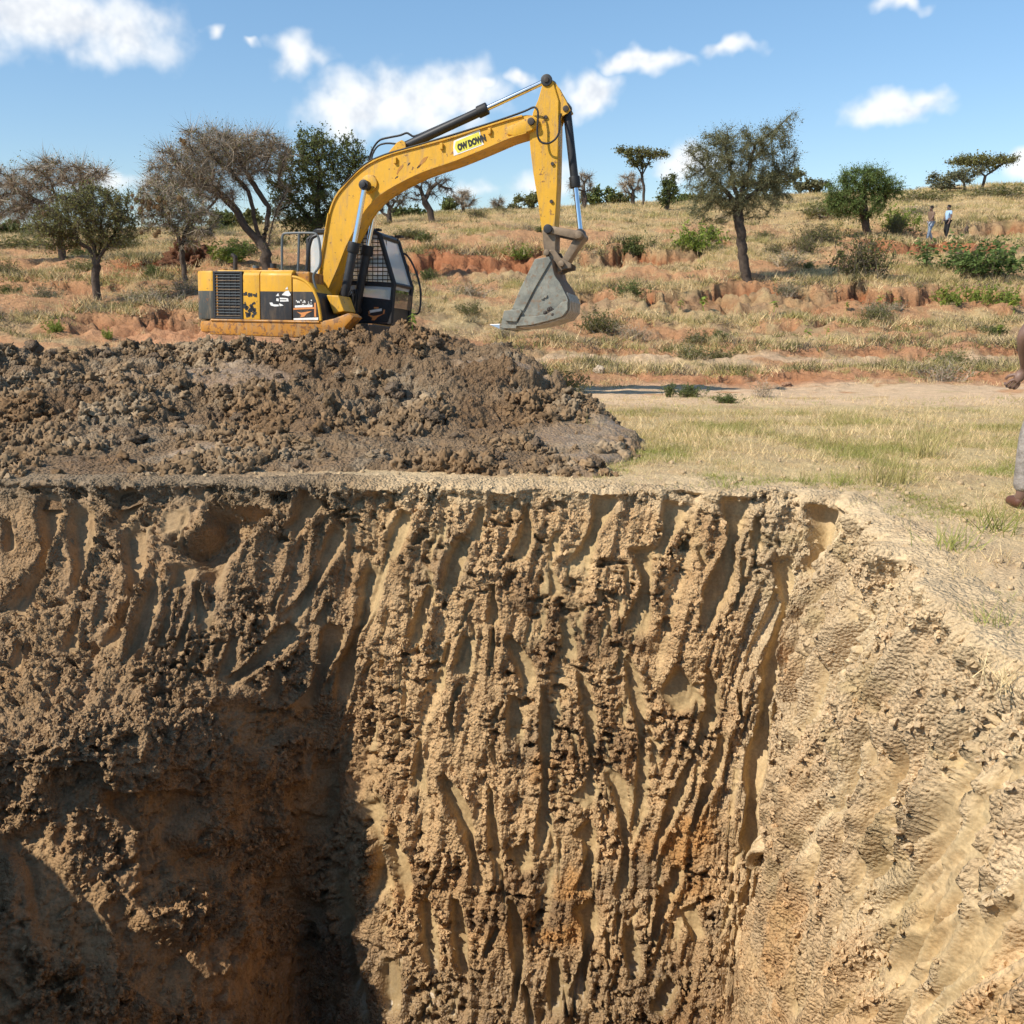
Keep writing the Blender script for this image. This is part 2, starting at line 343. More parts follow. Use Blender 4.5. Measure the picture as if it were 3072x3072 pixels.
def ground(x, y, detail=True):
    x = np.asarray(x, float); y = np.asarray(y, float); q = azq(x, y); z = base_z(x, y)
    p2 = np.stack([x, y, np.zeros_like(x)], -1); far = sst(y, 11, 30)
    red = np.zeros_like(x); cut = np.zeros_like(x)
    sb = np.where((y > 16.5) & (y < 60) & (q > -900) & (q < 3700))[0]
    if len(sb):
        z[sb], cut[sb] = _scarps(z[sb], y[sb], q[sb], p2[sb])
    if detail:
        if len(sb): z[sb] += cut[sb] * (fbm(p2[sb] * 2.2, 4, 0.65, seed=25) * 0.30)
        z = z + far * (fbm(p2 * 0.35, 4, 0.5, seed=7) * 0.22 + fbm(p2 * 1.7, 3, 0.5, seed=9) * 0.10)
        nr = 1 - sst(y, 10, 16)
        z = z + nr * (fbm(p2 * 1.1, 3, 0.5, seed=11) * 0.035) + fbm(p2 * 5.0, 3, 0.55, seed=12) * 0.018 * (0.4 + far)
        fr = sst(12.0 - y, 0, 4); 
        z = z + fr * fbm(p2 * 19.0, 2, 0.6, seed=13) * 0.011
    return z, cut
_LX = np.linspace(-1.5, 1.5, 700); _LY = np.geomspace(9.0, 110.0, 420); _LG = [None]
def gz(x, y):
    s = x / max(y, 0.01)
    if y < 9.5 or y > 105 or abs(s) > 1.45: return float(ground(np.array([x]), np.array([y]))[0][0])
    if _LG[0] is None:
        a, b = np.meshgrid(_LX, _LY); _LG[0] = ground((a * b).ravel(), b.ravel())[0].reshape(a.shape)
    i = int(np.clip(np.searchsorted(_LY, y) - 1, 0, len(_LY) - 2)); j = int(np.clip(np.searchsorted(_LX, s) - 1, 0, len(_LX) - 2)); u = (y - _LY[i]) / (_LY[i + 1] - _LY[i]); v = (s - _LX[j]) / (_LX[j + 1] - _LX[j]); G = _LG[0]
    return float((G[i, j] * (1 - v) + G[i, j + 1] * v) * (1 - u) + (G[i + 1, j] * (1 - v) + G[i + 1, j + 1] * v) * u)
def on_ground(px, Y):                     # ground point in azimuth column px at distance Y
    x = (px - 1536) / F * (Y * CT + 0.45); z = gz(x, Y)
    for _ in range(3):
        x = (px - 1536) / F * (Y * CT + (CAM_H - z) * ST); z = gz(x, Y)
    return Vector((x, Y, z))

TAN = np.array((0.42, 0.285, 0.16)); DRY = np.array((0.52, 0.385, 0.20)); REDE = np.array((0.31, 0.105, 0.044)); SAND = np.array((0.62, 0.435, 0.27)); GRN = np.array((0.20, 0.19, 0.07)); PALE = np.array((0.58, 0.425, 0.25))
def ground_tint(x, y, cut):
    p2 = np.stack([x, y, np.zeros_like(x)], -1); q = azq(x, y)
    n1 = fbm(p2 * 0.23, 4, 0.55, seed=31); n2 = fbm(p2 * 0.9, 4, 0.55, seed=33)
    c = lerp(np.tile(DRY, (len(x), 1)), np.tile(TAN, (len(x), 1)), sst(n2, -0.2, 0.4))
    c = lerp(c, GRN * 1.5, sst(n1 + 0.5 * n2, 0.15, 0.7) * 0.5 * sst(y, 20, 30))
    bare = sst(n1 - 0.45 * n2 + 0.16 * (1 - sst(q, 1000, 1600)), -0.14, 0.18) * (1 - sst(y, 46, 66)) * sst(y, 13, 17)
    c = lerp(c, np.array((0.50, 0.26, 0.132)), bare * 0.85)
    # track behind the digger (left) and the sandy bed (right)
    bed = sst(y, 12.9, 13.8) * (1 - sst(y, 19.6, 20.6 + 0)) ; bed = bed * sst(n2 + 0.9, 0.25, 0.6)
    c = lerp(c, SAND * 1.02, bed * 0.92)
    bed2 = sst(y + n2, 23.2, 23.8) * (1 - sst(y + n2, 25.0, 25.8)) * sst(q, 1350, 1500)
    c = lerp(c, SAND * 1.05, bed2 * 0.8)
    mid = (sst(y, 19.5, 20.3) * (1 - sst(y, 21.5, 22.5)) + sst(y, 25.6, 26) * (1 - sst(y, 26.6, 27.6))) * sst(q, 1350, 1500)
    c = lerp(c, np.array((0.48, 0.235, 0.12)), np.clip(mid, 0, 1) * 0.75)
    ltr = sst(y, 15, 17.5) * (1 - sst(y + 1.5 * n2, 24.0, 26.0)) * sst(q, 150, 500) * (1 - sst(q, 1150, 1500))
    c = lerp(c, np.array((0.58, 0.30, 0.16)), ltr * 0.9)
    # red basin in front of the middle scarp
    bas = sst(q, 1180, 1280) * (1 - sst(q, 1560, 1680)) * sst(y, 37.5, 39.5) * (1 - sst(y, 44.5, 45.5))
    c = lerp(c, np.array((0.42, 0.17, 0.08)), bas * 0.85)
    bas = sst(q, 2480, 2640) * (1 - sst(q, 2960, 3050)) * sst(y, 44.5, 46) * (1 - sst(y, 49.5, 50.5))
    c = lerp(c, REDE * 1.2, bas * 0.7)
    rd = np.exp(-((q - 500) / 150) ** 2 - ((y - 36) / 4.5) ** 2)
    c = lerp(c, REDE * 1.25, np.clip(rd * (0.9 + n2), 0, 0.85))
    c = lerp(c, lerp(np.tile(REDE, (len(x), 1)), REDE * np.array((.62, .75, .9)), sst(n2, -.1, .4)), np.clip(cut * 1.3, 0, 0.96))
    # pale trampled strip along the rim
    d = rim_dist(x, y); near = (1 - sst(d + 0.25 * n2, 0.25, 1.1))
    c = lerp(c, lerp(np.tile(np.array((0.25, 0.175, 0.11)), (len(x), 1)), np.tile(PALE, (len(x), 1)), sst(x + 0.4 * n2, -2.0, -0.9)), near * 0.88)
    c = lerp(c, np.array((0.44, 0.33, 0.17)), sst(d, 0.6, 1.4) * (1 - sst(y, 11.5, 14)) * 0.6)
    return c
def build_ground():
    th = np.concatenate([np.linspace(-180, -48, 34)[:-1], np.linspace(-48, -33, 26)[:-1], np.linspace(-33, 33, 560), np.linspace(33, 48, 26)[1:], np.linspace(48, 180, 34)[1:-1]])
    r = np.concatenate([np.array([0.4, 0.9]), np.geomspace(1.2, 5.0, 60)[:-1], np.geomspace(5.0, 16, 300)[:-1], np.geomspace(16, 62, 300)[:-1], np.geomspace(62, 120, 40)[:-1], np.geomspace(120, 4000, 20)])
    T, RR = np.meshgrid(np.radians(th), r); x = (RR * np.sin(T)).ravel(); y = (RR * np.cos(T)).ravel()
    # snap the fan so that the rows in view run straight across
    k = np.where(np.abs(T.ravel()) < R(48), 1 / np.cos(T.ravel()), 1 / math.cos(R(48)) ); x *= k; y *= k
    z, cut = ground(x, y)
    d = rim_dist(x, y)
    e = fbm(np.stack([x, y, y * 0], -1) * 4.0, 3, 0.5, seed=41)
    z = z - 0.05 * (1 - sst(d, 0.0, 0.22))
    Fc = grid_faces(len(r), len(th), True)
    keep = (d[Fc] > 0.05 + 0.05 * e[Fc]).all(1)
    Fc = Fc[keep][:, ::-1]
    V = np.stack([x, y, z], -1); t = ground_tint(x, y, cut)
    used = np.unique(Fc); mp = -np.ones(len(V), int); mp[used] = np.arange(len(used))
    o = npobj('ground', V[used], mp[Fc], M['ground'], attrs={'tint': t[used]}); tag(o, kind='structure', label='dry grassy hillside and eroded red soil around the pit')
    # the same sheet closed around the camera foot
    return o
build_ground()

# ------------------------------------------------------------------ control-net surface
def catmull(P, t):                        # P (n, ..), t in [0, n-1]
    n = P.shape[0]; i = np.clip(np.floor(t).astype(int), 0, n - 2); f = (t - i).reshape((-1,) + (1,) * (P.ndim - 1))
    g = lambda k: P[np.clip(k, 0, n - 1)]
    p0, p1, p2, p3 = g(i - 1), g(i), g(i + 1), g(i + 2)
    return 0.5 * ((2 * p1) + (p2 - p0) * f + (2 * p0 - 5 * p1 + 4 * p2 - p3) * f ** 2 + (3 * p1 - p0 - 3 * p2 + p3) * f ** 3)
def normals(G):
    du = np.gradient(G, axis=1); dv = np.gradient(G, axis=0); n = np.cross(du, dv)
    return n / (np.linalg.norm(n, axis=-1, keepdims=True) + 1e-9)
# ------------------------------------------------------------------ the pit
def build_pit():
    A = lambda L: [at(*p) for p in L]
    cols = []
    def col(outer, rim, pts):             # outer overlap, rim, points down the wall, then the floor
        lip = rim + (pts[0] - rim) * 0.14 + np.array((0, 0, -0.05))
        foot = pts[-1].copy(); foot[2] = -4.6; foot = foot + (pts[-1] - pts[-2]) * np.array((0.5, 0.5, 0))
        cols.append([np.array((outer[0], outer[1], -0.10)), rim, lip] + list(pts) + [foot])
    def rimpt(k): return np.array((RIM[k][0], RIM[k][1], 0.0))
    def out(k, d=0.5):
        a = RIMA[k - 1]; b = RIMA[(k + 1) % len(RIMA)]; t = (b - a) / np.linalg.norm(b - a); return RIMA[k] + np.array((-t[1], t[0])) * d
    L = [
     # the far left shelf
     (0, [(-700, 1760, 6.2), (-720, 2080, 5.5), (-740, 2230, 5.1), (-700, 2500, 5.0), (-680, 2850, 4.7), (-660, 3300, 4.4)]),
     (1, [(-30, 1750, 6.15), (-60, 2080, 5.52), (-60, 2250, 4.95), (-40, 2480, 4.88), (0, 2820, 4.5), (60, 3300, 4.1)]),
     (2, [(380, 1750, 6.15), (330, 2070, 5.62), (340, 2210, 5.2), (360, 2460, 5.15), (400, 2800, 4.8), (480, 3300, 4.4)]),
     ]
    for k, P in L: col(out(k), rimpt(k), A(P))
    col((-1.95, 7.1), np.array((-1.95, 6.62, 0)), A([(640, 1750, 6.22), (610, 2040, 5.9), (640, 2230, 5.66), (660, 2500, 5.62), (690, 2800, 5.3), (740, 3300, 4.8)]))
    col((-1.55, 7.1), np.array((-1.55, 6.6, 0)), A([(850, 1750, 6.33), (830, 2050, 6.12), (830, 2290, 6.02), (830, 2560, 5.92), (850, 2850, 5.66), (870, 3300, 5.25)]))
    col(out(3), rimpt(3), A([(1010, 1750, 6.42), (1020, 2050, 6.3), (990, 2310, 6.27), (980, 2600, 6.12), (960, 2900, 5.88), (950, 3300, 5.5)]))
    col((-0.75, 7.0), np.array((-0.75, 6.54, 0)), A([(1220, 1750, 6.34), (1220, 2050, 6.18), (1210, 2300, 6.04), (1200, 2600, 5.86), (1190, 2900, 5.6), (1180, 3300, 5.25)]))
    col(out(4), rimpt(4), A([(1530, 1750, 6.28), (1530, 2050, 6.1), (1520, 2300, 5.95), (1510, 2600, 5.78), (1500, 2900, 5.54), (1490, 3300, 5.2)]))
    col(out(5), rimpt(5), A([(1960, 1750, 6.24), (1940, 2050, 6.08), (1920, 2300, 5.95), (1890, 2600, 5.78), (1860, 2900, 5.54), (1830, 3300, 5.2)]))
    col(out(6), rimpt(6), A([(2270, 1750, 6.2), (2220, 2050, 6.05), (2190, 2300, 5.93), (2150, 2600, 5.76), (2110, 2900, 5.54), (2080, 3300, 5.2)]))
    cz = [-0.62, -1.3, -1.88, -2.56, -3.2, -3.98]
    def wall(k, off, dy=0.0): col(out(k), rimpt(k), [np.array((RIM[k][0] - o, RIM[k][1] + dy * j, z)) for j, (o, z) in enumerate(zip(off, cz))])
    col(out(7), rimpt(7), A([(2430, 1770, 6.02), (2375, 2060, 5.9), (2350, 2310, 5.82), (2310, 2610, 5.66), (2270, 2910, 5.45), (2240, 3300, 5.15)]))
    of = [0.17, 0.30, 0.40, 0.50, 0.60, 0.70]
    for k in (8, 9, 10, 11, 12): wall(k, of, 0.05)
    wall(13, [0.1, .2, .3, .4, .5, .6], 0.05)
    def wl(k, d, dx, dy): col(out(k), rimpt(k), [np.array((RIM[k][0] + dx * (0.1 + 0.06 * j), RIM[k][1] + dy * (0.1 + 0.06 * j), z)) for j, z in enumerate(cz)])
    wl(14, 0, -1, 1); wl(15, 0, 0, 1); wl(16, 0, 0, 1); wl(17, 0, 1, 1); wl(18, 0, 1, 1); wl(19, 0, 1, 0); wl(20, 0, 1, -0.3)
    cols.append(cols[0])
    G = np.array(cols)                    # (nu, nv, 3)
    nfine = 17                            # columns up to here are in view
    seg = np.linalg.norm(np.diff(G, axis=0), axis=-1).mean(1)
    us = [];
    for i, s in enumerate(seg):
        step = 0.0105 if i < nfine - 1 else 0.08
        if i == nfine - 2: step = 0.014
        if i == 0: step = 0.016
        us.append(i + np.arange(0, 1, 1 / max(2, int(s / step))))
    us = np.concatenate(us + [np.array([len(cols) - 1.0])])
    segv = np.linalg.norm(np.diff(G[3:nfine], axis=1), axis=-1).mean(0); vs = []
    for i, s in enumerate(segv):
        step = 0.0100 if i < 7 else 0.015
        if i == len(segv) - 1: step = 0.05
        vs.append(i + np.arange(0, 1, 1 / max(2, int(s / step))))
    vs = np.concatenate(vs + [np.array([len(segv) * 1.0])])
    B = catmull(G, us); B = catmull(np.swapaxes(B, 0, 1), vs)      # (nv, nu, 3)
    N = normals(B); nv, nu = B.shape[:2]
    if (N[nv // 3, nu // 3] * np.array((0, -1, 0.3))).sum() < 0: N = -N
    # blur the normals so that the corners bulge softly
    for _ in range(3): N = N + np.roll(N, 3, 0) + np.roll(N, -3, 0) + np.roll(N, 3, 1) + np.roll(N, -3, 1); N /= np.linalg.norm(N, axis=-1, keepdims=True)
    # metre coordinates on the wall
    s_u = np.concatenate([[0], np.cumsum(np.linalg.norm(np.diff(B[nv // 3], axis=0), axis=-1))]); s_v = np.concatenate([[0], np.cumsum(np.linalg.norm(np.diff(B[:, nu // 3], axis=0), axis=-1))])
    P = B.reshape(-1, 3).astype(np.float32); SU, SV = np.meshgrid(s_u, s_v)
    # photo position of coarse surface samples, only used to look up where a surveyed tooth mark sits on the wall
    Cc = B[::4, ::4] - np.array((0, 0, CAM_H)); zc = Cc[..., 1] * CT - Cc[..., 2] * ST; yc = Cc[..., 1] * ST + Cc[..., 2] * CT
    zc = np.where(zc < 0.3, 1e6, zc); qx = 1536 + F * Cc[..., 0] / zc; qy = 1536 - F * yc / zc
    qx[:, us[::4] > nfine] = 1e7
    def lookup(px, row):
        d = (qx - px) ** 2 + (qy - row) ** 2; k = np.unravel_index(np.argmin(d), d.shape); return SU[::4, ::4][k], SV[::4, ::4][k]
    # ---- bucket tooth marks: polyline (1932-pixel sketch units), width m, depth m
    TM = [
     ([(998,960),(990,1010),(966,1060)],.10,.09), ([(1150,935),(1105,1035),(1075,1085)],.16,.10), ([(1212,1030),(1218,1110),(1192,1215)],.17,.11),
     ([(1388,930),(1383,1020),(1350,1120),(1310,1205)],.15,.12), ([(1482,1030),(1480,1130),(1462,1250),(1437,1400),(1422,1540),(1428,1600),(1400,1700)],.13,.11),
     ([(1335,1250),(1340,1330),(1312,1420),(1235,1600),(1215,1660)],.10,.08), ([(1172,1235),(1200,1290),(1215,1380),(1212,1500),(1195,1600)],.10,.08),
     ([(1090,1265),(1110,1330),(1115,1450),(1110,1535)],.10,.08), ([(1145,1445),(1175,1490),(1180,1600),(1168,1710)],.11,.08), ([(1020,1290),(1025,1450),(1030,1560),(1010,1640)],.09,.07),
     ([(958,1195),(985,1250),(995,1305)],.11,.07), ([(1035,1070),(1052,1135)],.10,.06), ([(1070,1160),(1080,1250)],.11,.07), ([(935,1095),(925,1185)],.09,.08), ([(880,1010),(862,1060),(838,1135)],.12,.09),
     ([(812,1095),(795,1160),(775,1235)],.10,.07), ([(700,1060),(685,1150),(660,1250),(640,1340)],.13,.12), ([(735,1030),(712,1110),(690,1200)],.08,.06), ([(852,1205),(822,1310)],.08,.06), ([(885,1195),(870,1275)],.11,.07),
     ([(968,1310),(975,1405)],.11,.07), ([(795,1395),(785,1500)],.09,.06), ([(830,1460),(870,1530),(890,1620),(908,1690)],.11,.08), ([(690,1510),(722,1600),(722,1710)],.15,.10), ([(740,1580),(765,1650),(772,1710)],.12,.07),
     ([(925,1480),(930,1580),(942,1670)],.08,.06), ([(1100,1555),(1118,1600),(1095,1690)],.17,.08), ([(1365,1380),(1350,1450),(1292,1590)],.10,.08), ([(1292,1640),(1250,1720),(1222,1800)],.12,.10),
     ([(1100,1700),(1115,1760),(1088,1900)],.15,.10), ([(860,1690),(872,1850)],.11,.08), ([(800,1690),(820,1840)],.11,.08), ([(1300,1710),(1320,1780)],.18,.07), ([(1275,1850),(1240,1930)],.13,.09), ([(1190,1750),(1200,1850)],.12,.06),
     ([(650,1640),(665,1760),(690,1900)],.12,.12), ([(960,1690),(975,1800),(970,1930)],.10,.07), ([(1385,1740),(1370,1840),(1390,1930)],.12,.09), ([(1040,1800),(1050,1930)],.12,.07), ([(740,1800),(750,1930)],.12,.07),
     ([(770,960),(745,1020),(735,1060)],.12,.07), ([(905,960),(900,1020)],.10,.05), ([(1280,950),(1262,1010),(1235,1060)],.16,.08), ([(1060,1000),(1040,1050)],.10,.05), ([(1430,960),(1425,1040)],.09,.06), ([(1555,950),(1545,1040),(1535,1100)],.13,.10),
     # right wall, thinner scratches
     ([(1602,945),(1592,1010),(1578,1090)],.06,.05), ([(1630,985),(1612,1060)],.05,.04), ([(1662,1015),(1645,1120)],.06,.05), ([(1700,1070),(1690,1160)],.06,.05), ([(1735,1130),(1730,1200)],.07,.05),
     ([(1550,1180),(1520,1320),(1505,1480),(1470,1600)],.07,.06), ([(1600,1230),(1562,1350),(1540,1450)],.07,.05), ([(1662,1250),(1620,1400),(1560,1560)],.07,.06), ([(1685,1330),(1600,1500),(1540,1640)],.07,.06),
     ([(1722,1400),(1640,1560),(1580,1700)],.08,.06), ([(1800,1380),(1700,1560),(1600,1760)],.08,.06), ([(1852,1480),(1740,1620),(1640,1760)],.08,.06), ([(1885,1600),(1780,1720),(1650,1880)],.09,.07), ([(1910,1700),(1790,1830),(1700,1930)],.08,.06),
     ([(1440,1640),(1432,1780),(1425,1900)],.05,.05), ([(1472,1620),(1458,1780),(1450,1920)],.05,.04), ([(1520,1600),(1485,1750),(1460,1910)],.06,.05), ([(1500,1700),(1490,1920)],.05,.04), ([(1560,1700),(1520,1860),(1500,1930)],.06,.05),
     ([(1860,1360),(1800,1470)],.08,.05), ([(1900,1440),(1850,1540)],.07,.05), ([(1640,1150),(1620,1240)],.06,.05), ([(1590,1120),(1575,1200)],.06,.04), ([(1530,1120),(1525,1180)],.08,.06), ([(1760,1260),(1735,1330)],.07,.05), ([(1920,1560),(1870,1640)],.07,.05),
     # left shelf
     ([(232,920),(238,960),(200,1010)],.14,.10), ([(150,955),(152,1060),(135,1140)],.12,.09), ([(248,985),(252,1070),(235,1150),(188,1250)],.12,.10), ([(295,1085),(278,1170),(238,1260)],.11,.09), ([(372,1100),(382,1190)],.09,.07),
     ([(100,930),(98,1050),(40,1150),(0,1190)],.13,.10), ([(20,980),(18,1050)],.10,.07), ([(350,1060),(335,1110)],.16,.09), ([(590,935),(570,980),(545,1010)],.24,.11), ([(640,990),(600,1090),(540,1190)],.13,.08), ([(560,1180),(480,1250),(420,1300)],.13,.08), ([(630,1180),(600,1290),(560,1360)],.15,.08),
     ([(330,960),(330,1010)],.16,.05),
     # broad smooth scoops
     ([(455,945),(420,1010),(360,1080)],.44,.36), ([(420,1370),(540,1360),(620,1330)],.30,.09), ([(560,1560),(600,1500),(625,1420)],.30,.10), ([(280,1480),(300,1600),(360,1700)],.42,.16), ([(130,1440),(160,1520)],.30,.12), ([(520,1640),(560,1700),(600,1760)],.34,.12), ([(40,1560),(110,1700),(230,1850)],.34,.10),
     ([(200,1700),(270,1800),(360,1900)],.26,.09), ([(1300,1285),(1250,1330)],.22,.06), ([(980,1590),(1000,1650)],.16,.05), ([(1120,1480),(1090,1520)],.14,.04),
    ]
    SUf = SU.ravel(); SVf = SV.ravel()
    wq = np.stack([SUf * 5.0, SVf * 3.0, SUf * 0], -1)
    wn = fbm(wq, 3, 0.6, seed=71) * 0.6; wn2 = fbm(wq * 5.5, 2, 0.6, seed=72)
    groove = np.zeros(len(P), np.float32); flat = np.zeros(len(P), np.float32); lipb = np.zeros(len(P), np.float32)
    rg = random.Random(9)
    # unsurveyed small nicks among the marks
    for _ in range(110):
        px = rg.uniform(680, 1480); py = rg.uniform(980, 1900); l = rg.uniform(30, 90); dx = rg.uniform(-0.45, 0.15)
        TM.append(([(px, py), (px + dx * l, py + l)], rg.uniform(.04, .08), rg.uniform(.02, .05)))
    for _ in range(64):
        px = rg.uniform(1530, 1990); py = rg.uniform(1000 if px < 1720 else 1250, 1800); l = rg.uniform(110, 380); sl = 0.22 + 0.5 * (px - 1500) / 430 + rg.uniform(-.06, .06)
        TM.append(([(px, py), (px - 0.42 * sl * l, py + l * .5), (px - 1.0 * sl * l, py + l)], rg.uniform(.035, .07), rg.uniform(.02, .05)))
    for _ in range(26):
        px = rg.uniform(0, 640); py = rg.uniform(960, 1250); l = rg.uniform(30, 90)
        TM.append(([(px, py), (px - 0.3 * l, py + l)], rg.uniform(.05, .1), rg.uniform(.03, .06)))
    for pts, w, dep in TM:
        rt = pts[0][0] >= 1500; w *= 1.25 if rt else (1.0 if w < .2 else 1.25); dep *= (1.25 if rt else 0.78)
        q = np.array([lookup(a * 1.5901, b * 1.5901) for a, b in pts]);
        tt = np.linspace(0, len(q) - 1, 6 * (len(q) - 1) + 1); q = catmull(q, tt); L = np.concatenate([[0], np.cumsum(np.linalg.norm(np.diff(q, axis=0), axis=1))]); Lt = L[-1] + 1e-6
        m = np.where((SUf > q[:, 0].min() - w * 1.6) & (SUf < q[:, 0].max() + w * 1.6) & (SVf > q[:, 1].min() - w * 1.4) & (SVf < q[:, 1].max() + w * 1.4))[0]
        if len(m) == 0: continue
        bx = np.full(len(m), 9.0); bl = np.zeros(len(m)); x = SUf[m]; y = SVf[m]
        for k in range(len(q) - 1):
            a, b = q[k], q[k + 1]; ab = b - a; LL = (ab ** 2).sum() + 1e-9
            t = np.clip(((x - a[0]) * ab[0] + (y - a[1]) * ab[1]) / LL, 0, 1); d = np.hypot(x - a[0] - t * ab[0], y - a[1] - t * ab[1])
            sg = np.sign((x - a[0]) * ab[1] - (y - a[1]) * ab[0]); nb = d < np.abs(bx); bx = np.where(nb, d * sg, bx); bl = np.where(nb, L[k] + t * (L[k + 1] - L[k]), bl)
        hw = w * 0.5 * (0.85 + 0.35 * np.sin(bl * 9 + w * 50)) ; xr = (bx + (wn[m] * 0.02 + wn2[m] * 0.012) * (0.3 if rt else 0.8)) / hw
        along = sst(bl / Lt, -0.02, 0.10) * (1 - sst(bl / Lt, 0.72, 1.02)); ax = np.abs(xr)
        prof = (1 - sst(ax, 0.3 if rt else 0.62, 1.3 if rt else 1.12)) * (1 - 0.25 * xr * np.sign(0.5))
        groove[m] = np.maximum(groove[m], prof * dep * along); flat[m] = np.maximum(flat[m], (1 - sst(ax, 0.7, 1.15)) * np.clip(along * 1.6, 0, 1) * (0.55 if w > .3 else 1.0))
        lipb[m] = np.maximum(lipb[m], np.exp(-((ax - 1.35) / 0.35) ** 2) * along * min(dep, .1) * 0.35)
    # clods of standing soil in the left hollow
    knob = np.zeros(len(P), np.float32)
    for px, row, w, hgt, am in ((380, 2330, .16, .22, .20), (430, 2480, .13, .22, .26), (470, 2620, .13, .16, .24), (215, 2480, .09, .14, .2), (950, 2400, .10, .14, .16), (840, 2470, .10, .12, .20), (770, 2540, .12, .12, .22), (650, 2500, .10, .08, .2), (680, 2800, .20, .16, .26), (640, 2920, .14, .14, .2), (560, 2760, .10, .1, .2), (760, 2300, .16, .10, .12), (600, 2290, .14, .10, .12), (1000, 2760, .10, .2, .12)):
        a, b = lookup(px, row); knob = np.maximum(knob, 0.45 * am * np.exp(-((SUf - a + wn * .15) / (w * 1.2)) ** 2 - ((SVf - b + wn2 * .05) / (hgt * 1.2)) ** 2).astype(np.float32))
    # ---- rough broken soil
    n0 = fbm(P * np.array((0.8, 0.8, 0.7)), 2, 0.5, seed=51)
    wp = P + 0.06 * np.stack([pn(P * 4.0, 61), pn(P * 4.0 + 9, 62), pn(P * 4.0 + 20, 63)], -1)
    st = wp * np.array((1.0, 1.0, 1.25)) + wp[:, 2:3] * np.array((0.35, 0, 0))
    n1 = fbm(st * 3.2, 3, 0.5, seed=52, mode=2); n2 = fbm(st * 12.0, 3, 0.6, seed=53, mode=1); n3 = fbm(wp * 30.0, 2, 0.6, seed=54)
    c1, r1 = cells(wp * np.array((11.0, 11.0, 14.0)), 5); lump = np.clip(0.62 - c1, 0, 1) * (0.3 + r1)
    c2, r2 = cells(wp * np.array((26.0, 26.0, 30.0)), 6); crumb = np.clip(0.6 - c2, 0, 1) * (r2 > 0.25)
    rightw = sst(P[:, 0], 1.35, 1.75) * (1 - sst(P[:, 1], 5.9, 6.3)); rsel = (rightw > .5)[:, None]; rf = np.abs(2 * rightw - 1)
    ssl = np.stack([(SUf + 0.28 * SVf), SVf * 0.30, SUf * 0 + 3.0], -1)
    hole = sst(fbm(np.where(rsel, ssl * 11.0, st * np.array((7.0, 7.0, 11.0))), 3, 0.6, seed=55), 0.22, 0.6) * rf
    hole2 = sst(fbm(np.where(rsel, ssl * 26.0, st * np.array((22.0, 22.0, 32.0))), 2, 0.6, seed=56), 0.2, 0.6) * rf
    n2 = np.where(rightw > .5, fbm(ssl * 15.0, 3, 0.6, seed=53, mode=1), n2) * (0.3 + 0.7 * rf)
    rightw = sst(P[:, 0], 1.35, 1.75) * (1 - sst(P[:, 1], 5.9, 6.3)) + 0.0
    # long scrapes left by every pass of the bucket, leaning down to the left
    lean = 0.16 + 0.26 * rightw; lfw = 1 - sst(P[:, 0], -1.7, -1.0); sc = np.stack([(SUf + lean * SVf + 0.06 * pn(np.stack([SUf * 1.5, SVf * 0.9, SUf * 0], -1), 73)) * 4.6, SVf * 0.55, SUf * 0], -1)
    scr = fbm(sc, 3, 0.55, seed=74, mode=2); scr2 = fbm(sc * np.array((3.3, 1.6, 1)), 2, 0.5, seed=75, mode=2)
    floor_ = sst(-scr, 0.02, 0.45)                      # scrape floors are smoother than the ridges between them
    brk = sst(fbm(P * 1.5, 3, 0.55, seed=57) + 0.25 * lfw, -0.25, 0.35) * (1 - 0.35 * rightw)
    fine = n3 * 0.010 - n2 * 0.016 + crumb * 0.034 + lump * 0.036 - hole2 * 0.030
    rough = n0 * 0.08 + scr * (0.056 + 0.045 * rightw - 0.012 * lfw) + scr2 * (0.012 - 0.004 * rightw) + n1 * 0.020 * (1 - .6 * rightw) + fine * (1 - .82 * rightw) * (0.38 + 0.80 * brk) * (1 - 0.55 * floor_ * (1 - .6 * lfw)) - hole * 0.085 * (0.3 + 0.9 * brk) * (1 - .8 * rightw)
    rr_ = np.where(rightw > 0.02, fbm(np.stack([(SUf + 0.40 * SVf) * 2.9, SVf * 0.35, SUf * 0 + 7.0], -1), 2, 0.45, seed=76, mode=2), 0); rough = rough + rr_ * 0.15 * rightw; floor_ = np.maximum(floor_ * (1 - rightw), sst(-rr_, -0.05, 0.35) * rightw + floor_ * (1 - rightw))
    amp = 1.0
    # patches that the bucket polished smooth, strongest in the left hollow
    pol = sst(fbm(P * 1.6, 2, 0.5, seed=58), 0.12, 0.3) * 0.65
    low = sst(-P[:, 2], 1.6, 2.2) * (1 - sst(P[:, 0], -1.5, -1.0)); pol = np.maximum(pol * (0.35 + 0.65 * low), 0)
    keep = (1 - 0.92 * flat) * np.maximum(1 - 0.55 * pol, sst(knob, .03, .1))
    d = rough * amp * keep + (n0 * 0.03) * flat + lipb + knob - groove + flat * (n3 * 0.002)
    # undercut turf lip at the rim, flat top outside
    vfr = np.repeat(vs, nu); ufr = np.tile(us, nv)
    topk = sst(vfr, 0.8, 1.9); d = d * (0.30 + 0.70 * topk)
    coarse = (ufr > nfine - 0.5) | (vfr > 8.2); d = np.where(coarse, np.clip(d, -.05, .05), d)
    rimn = fbm(np.stack([SUf * 1.7, SVf * 2.0, SUf * 0], -1), 5, 0.62, seed=77)
    V = P + N.reshape(-1, 3) * d[:, None]
    edge = np.exp(-((vfr - 1.15) / 0.55) ** 2)
    V[:, 0] += N.reshape(-1, 3)[:, 0] * edge * rimn * 0.17; V[:, 1] += N.reshape(-1, 3)[:, 1] * edge * rimn * 0.12
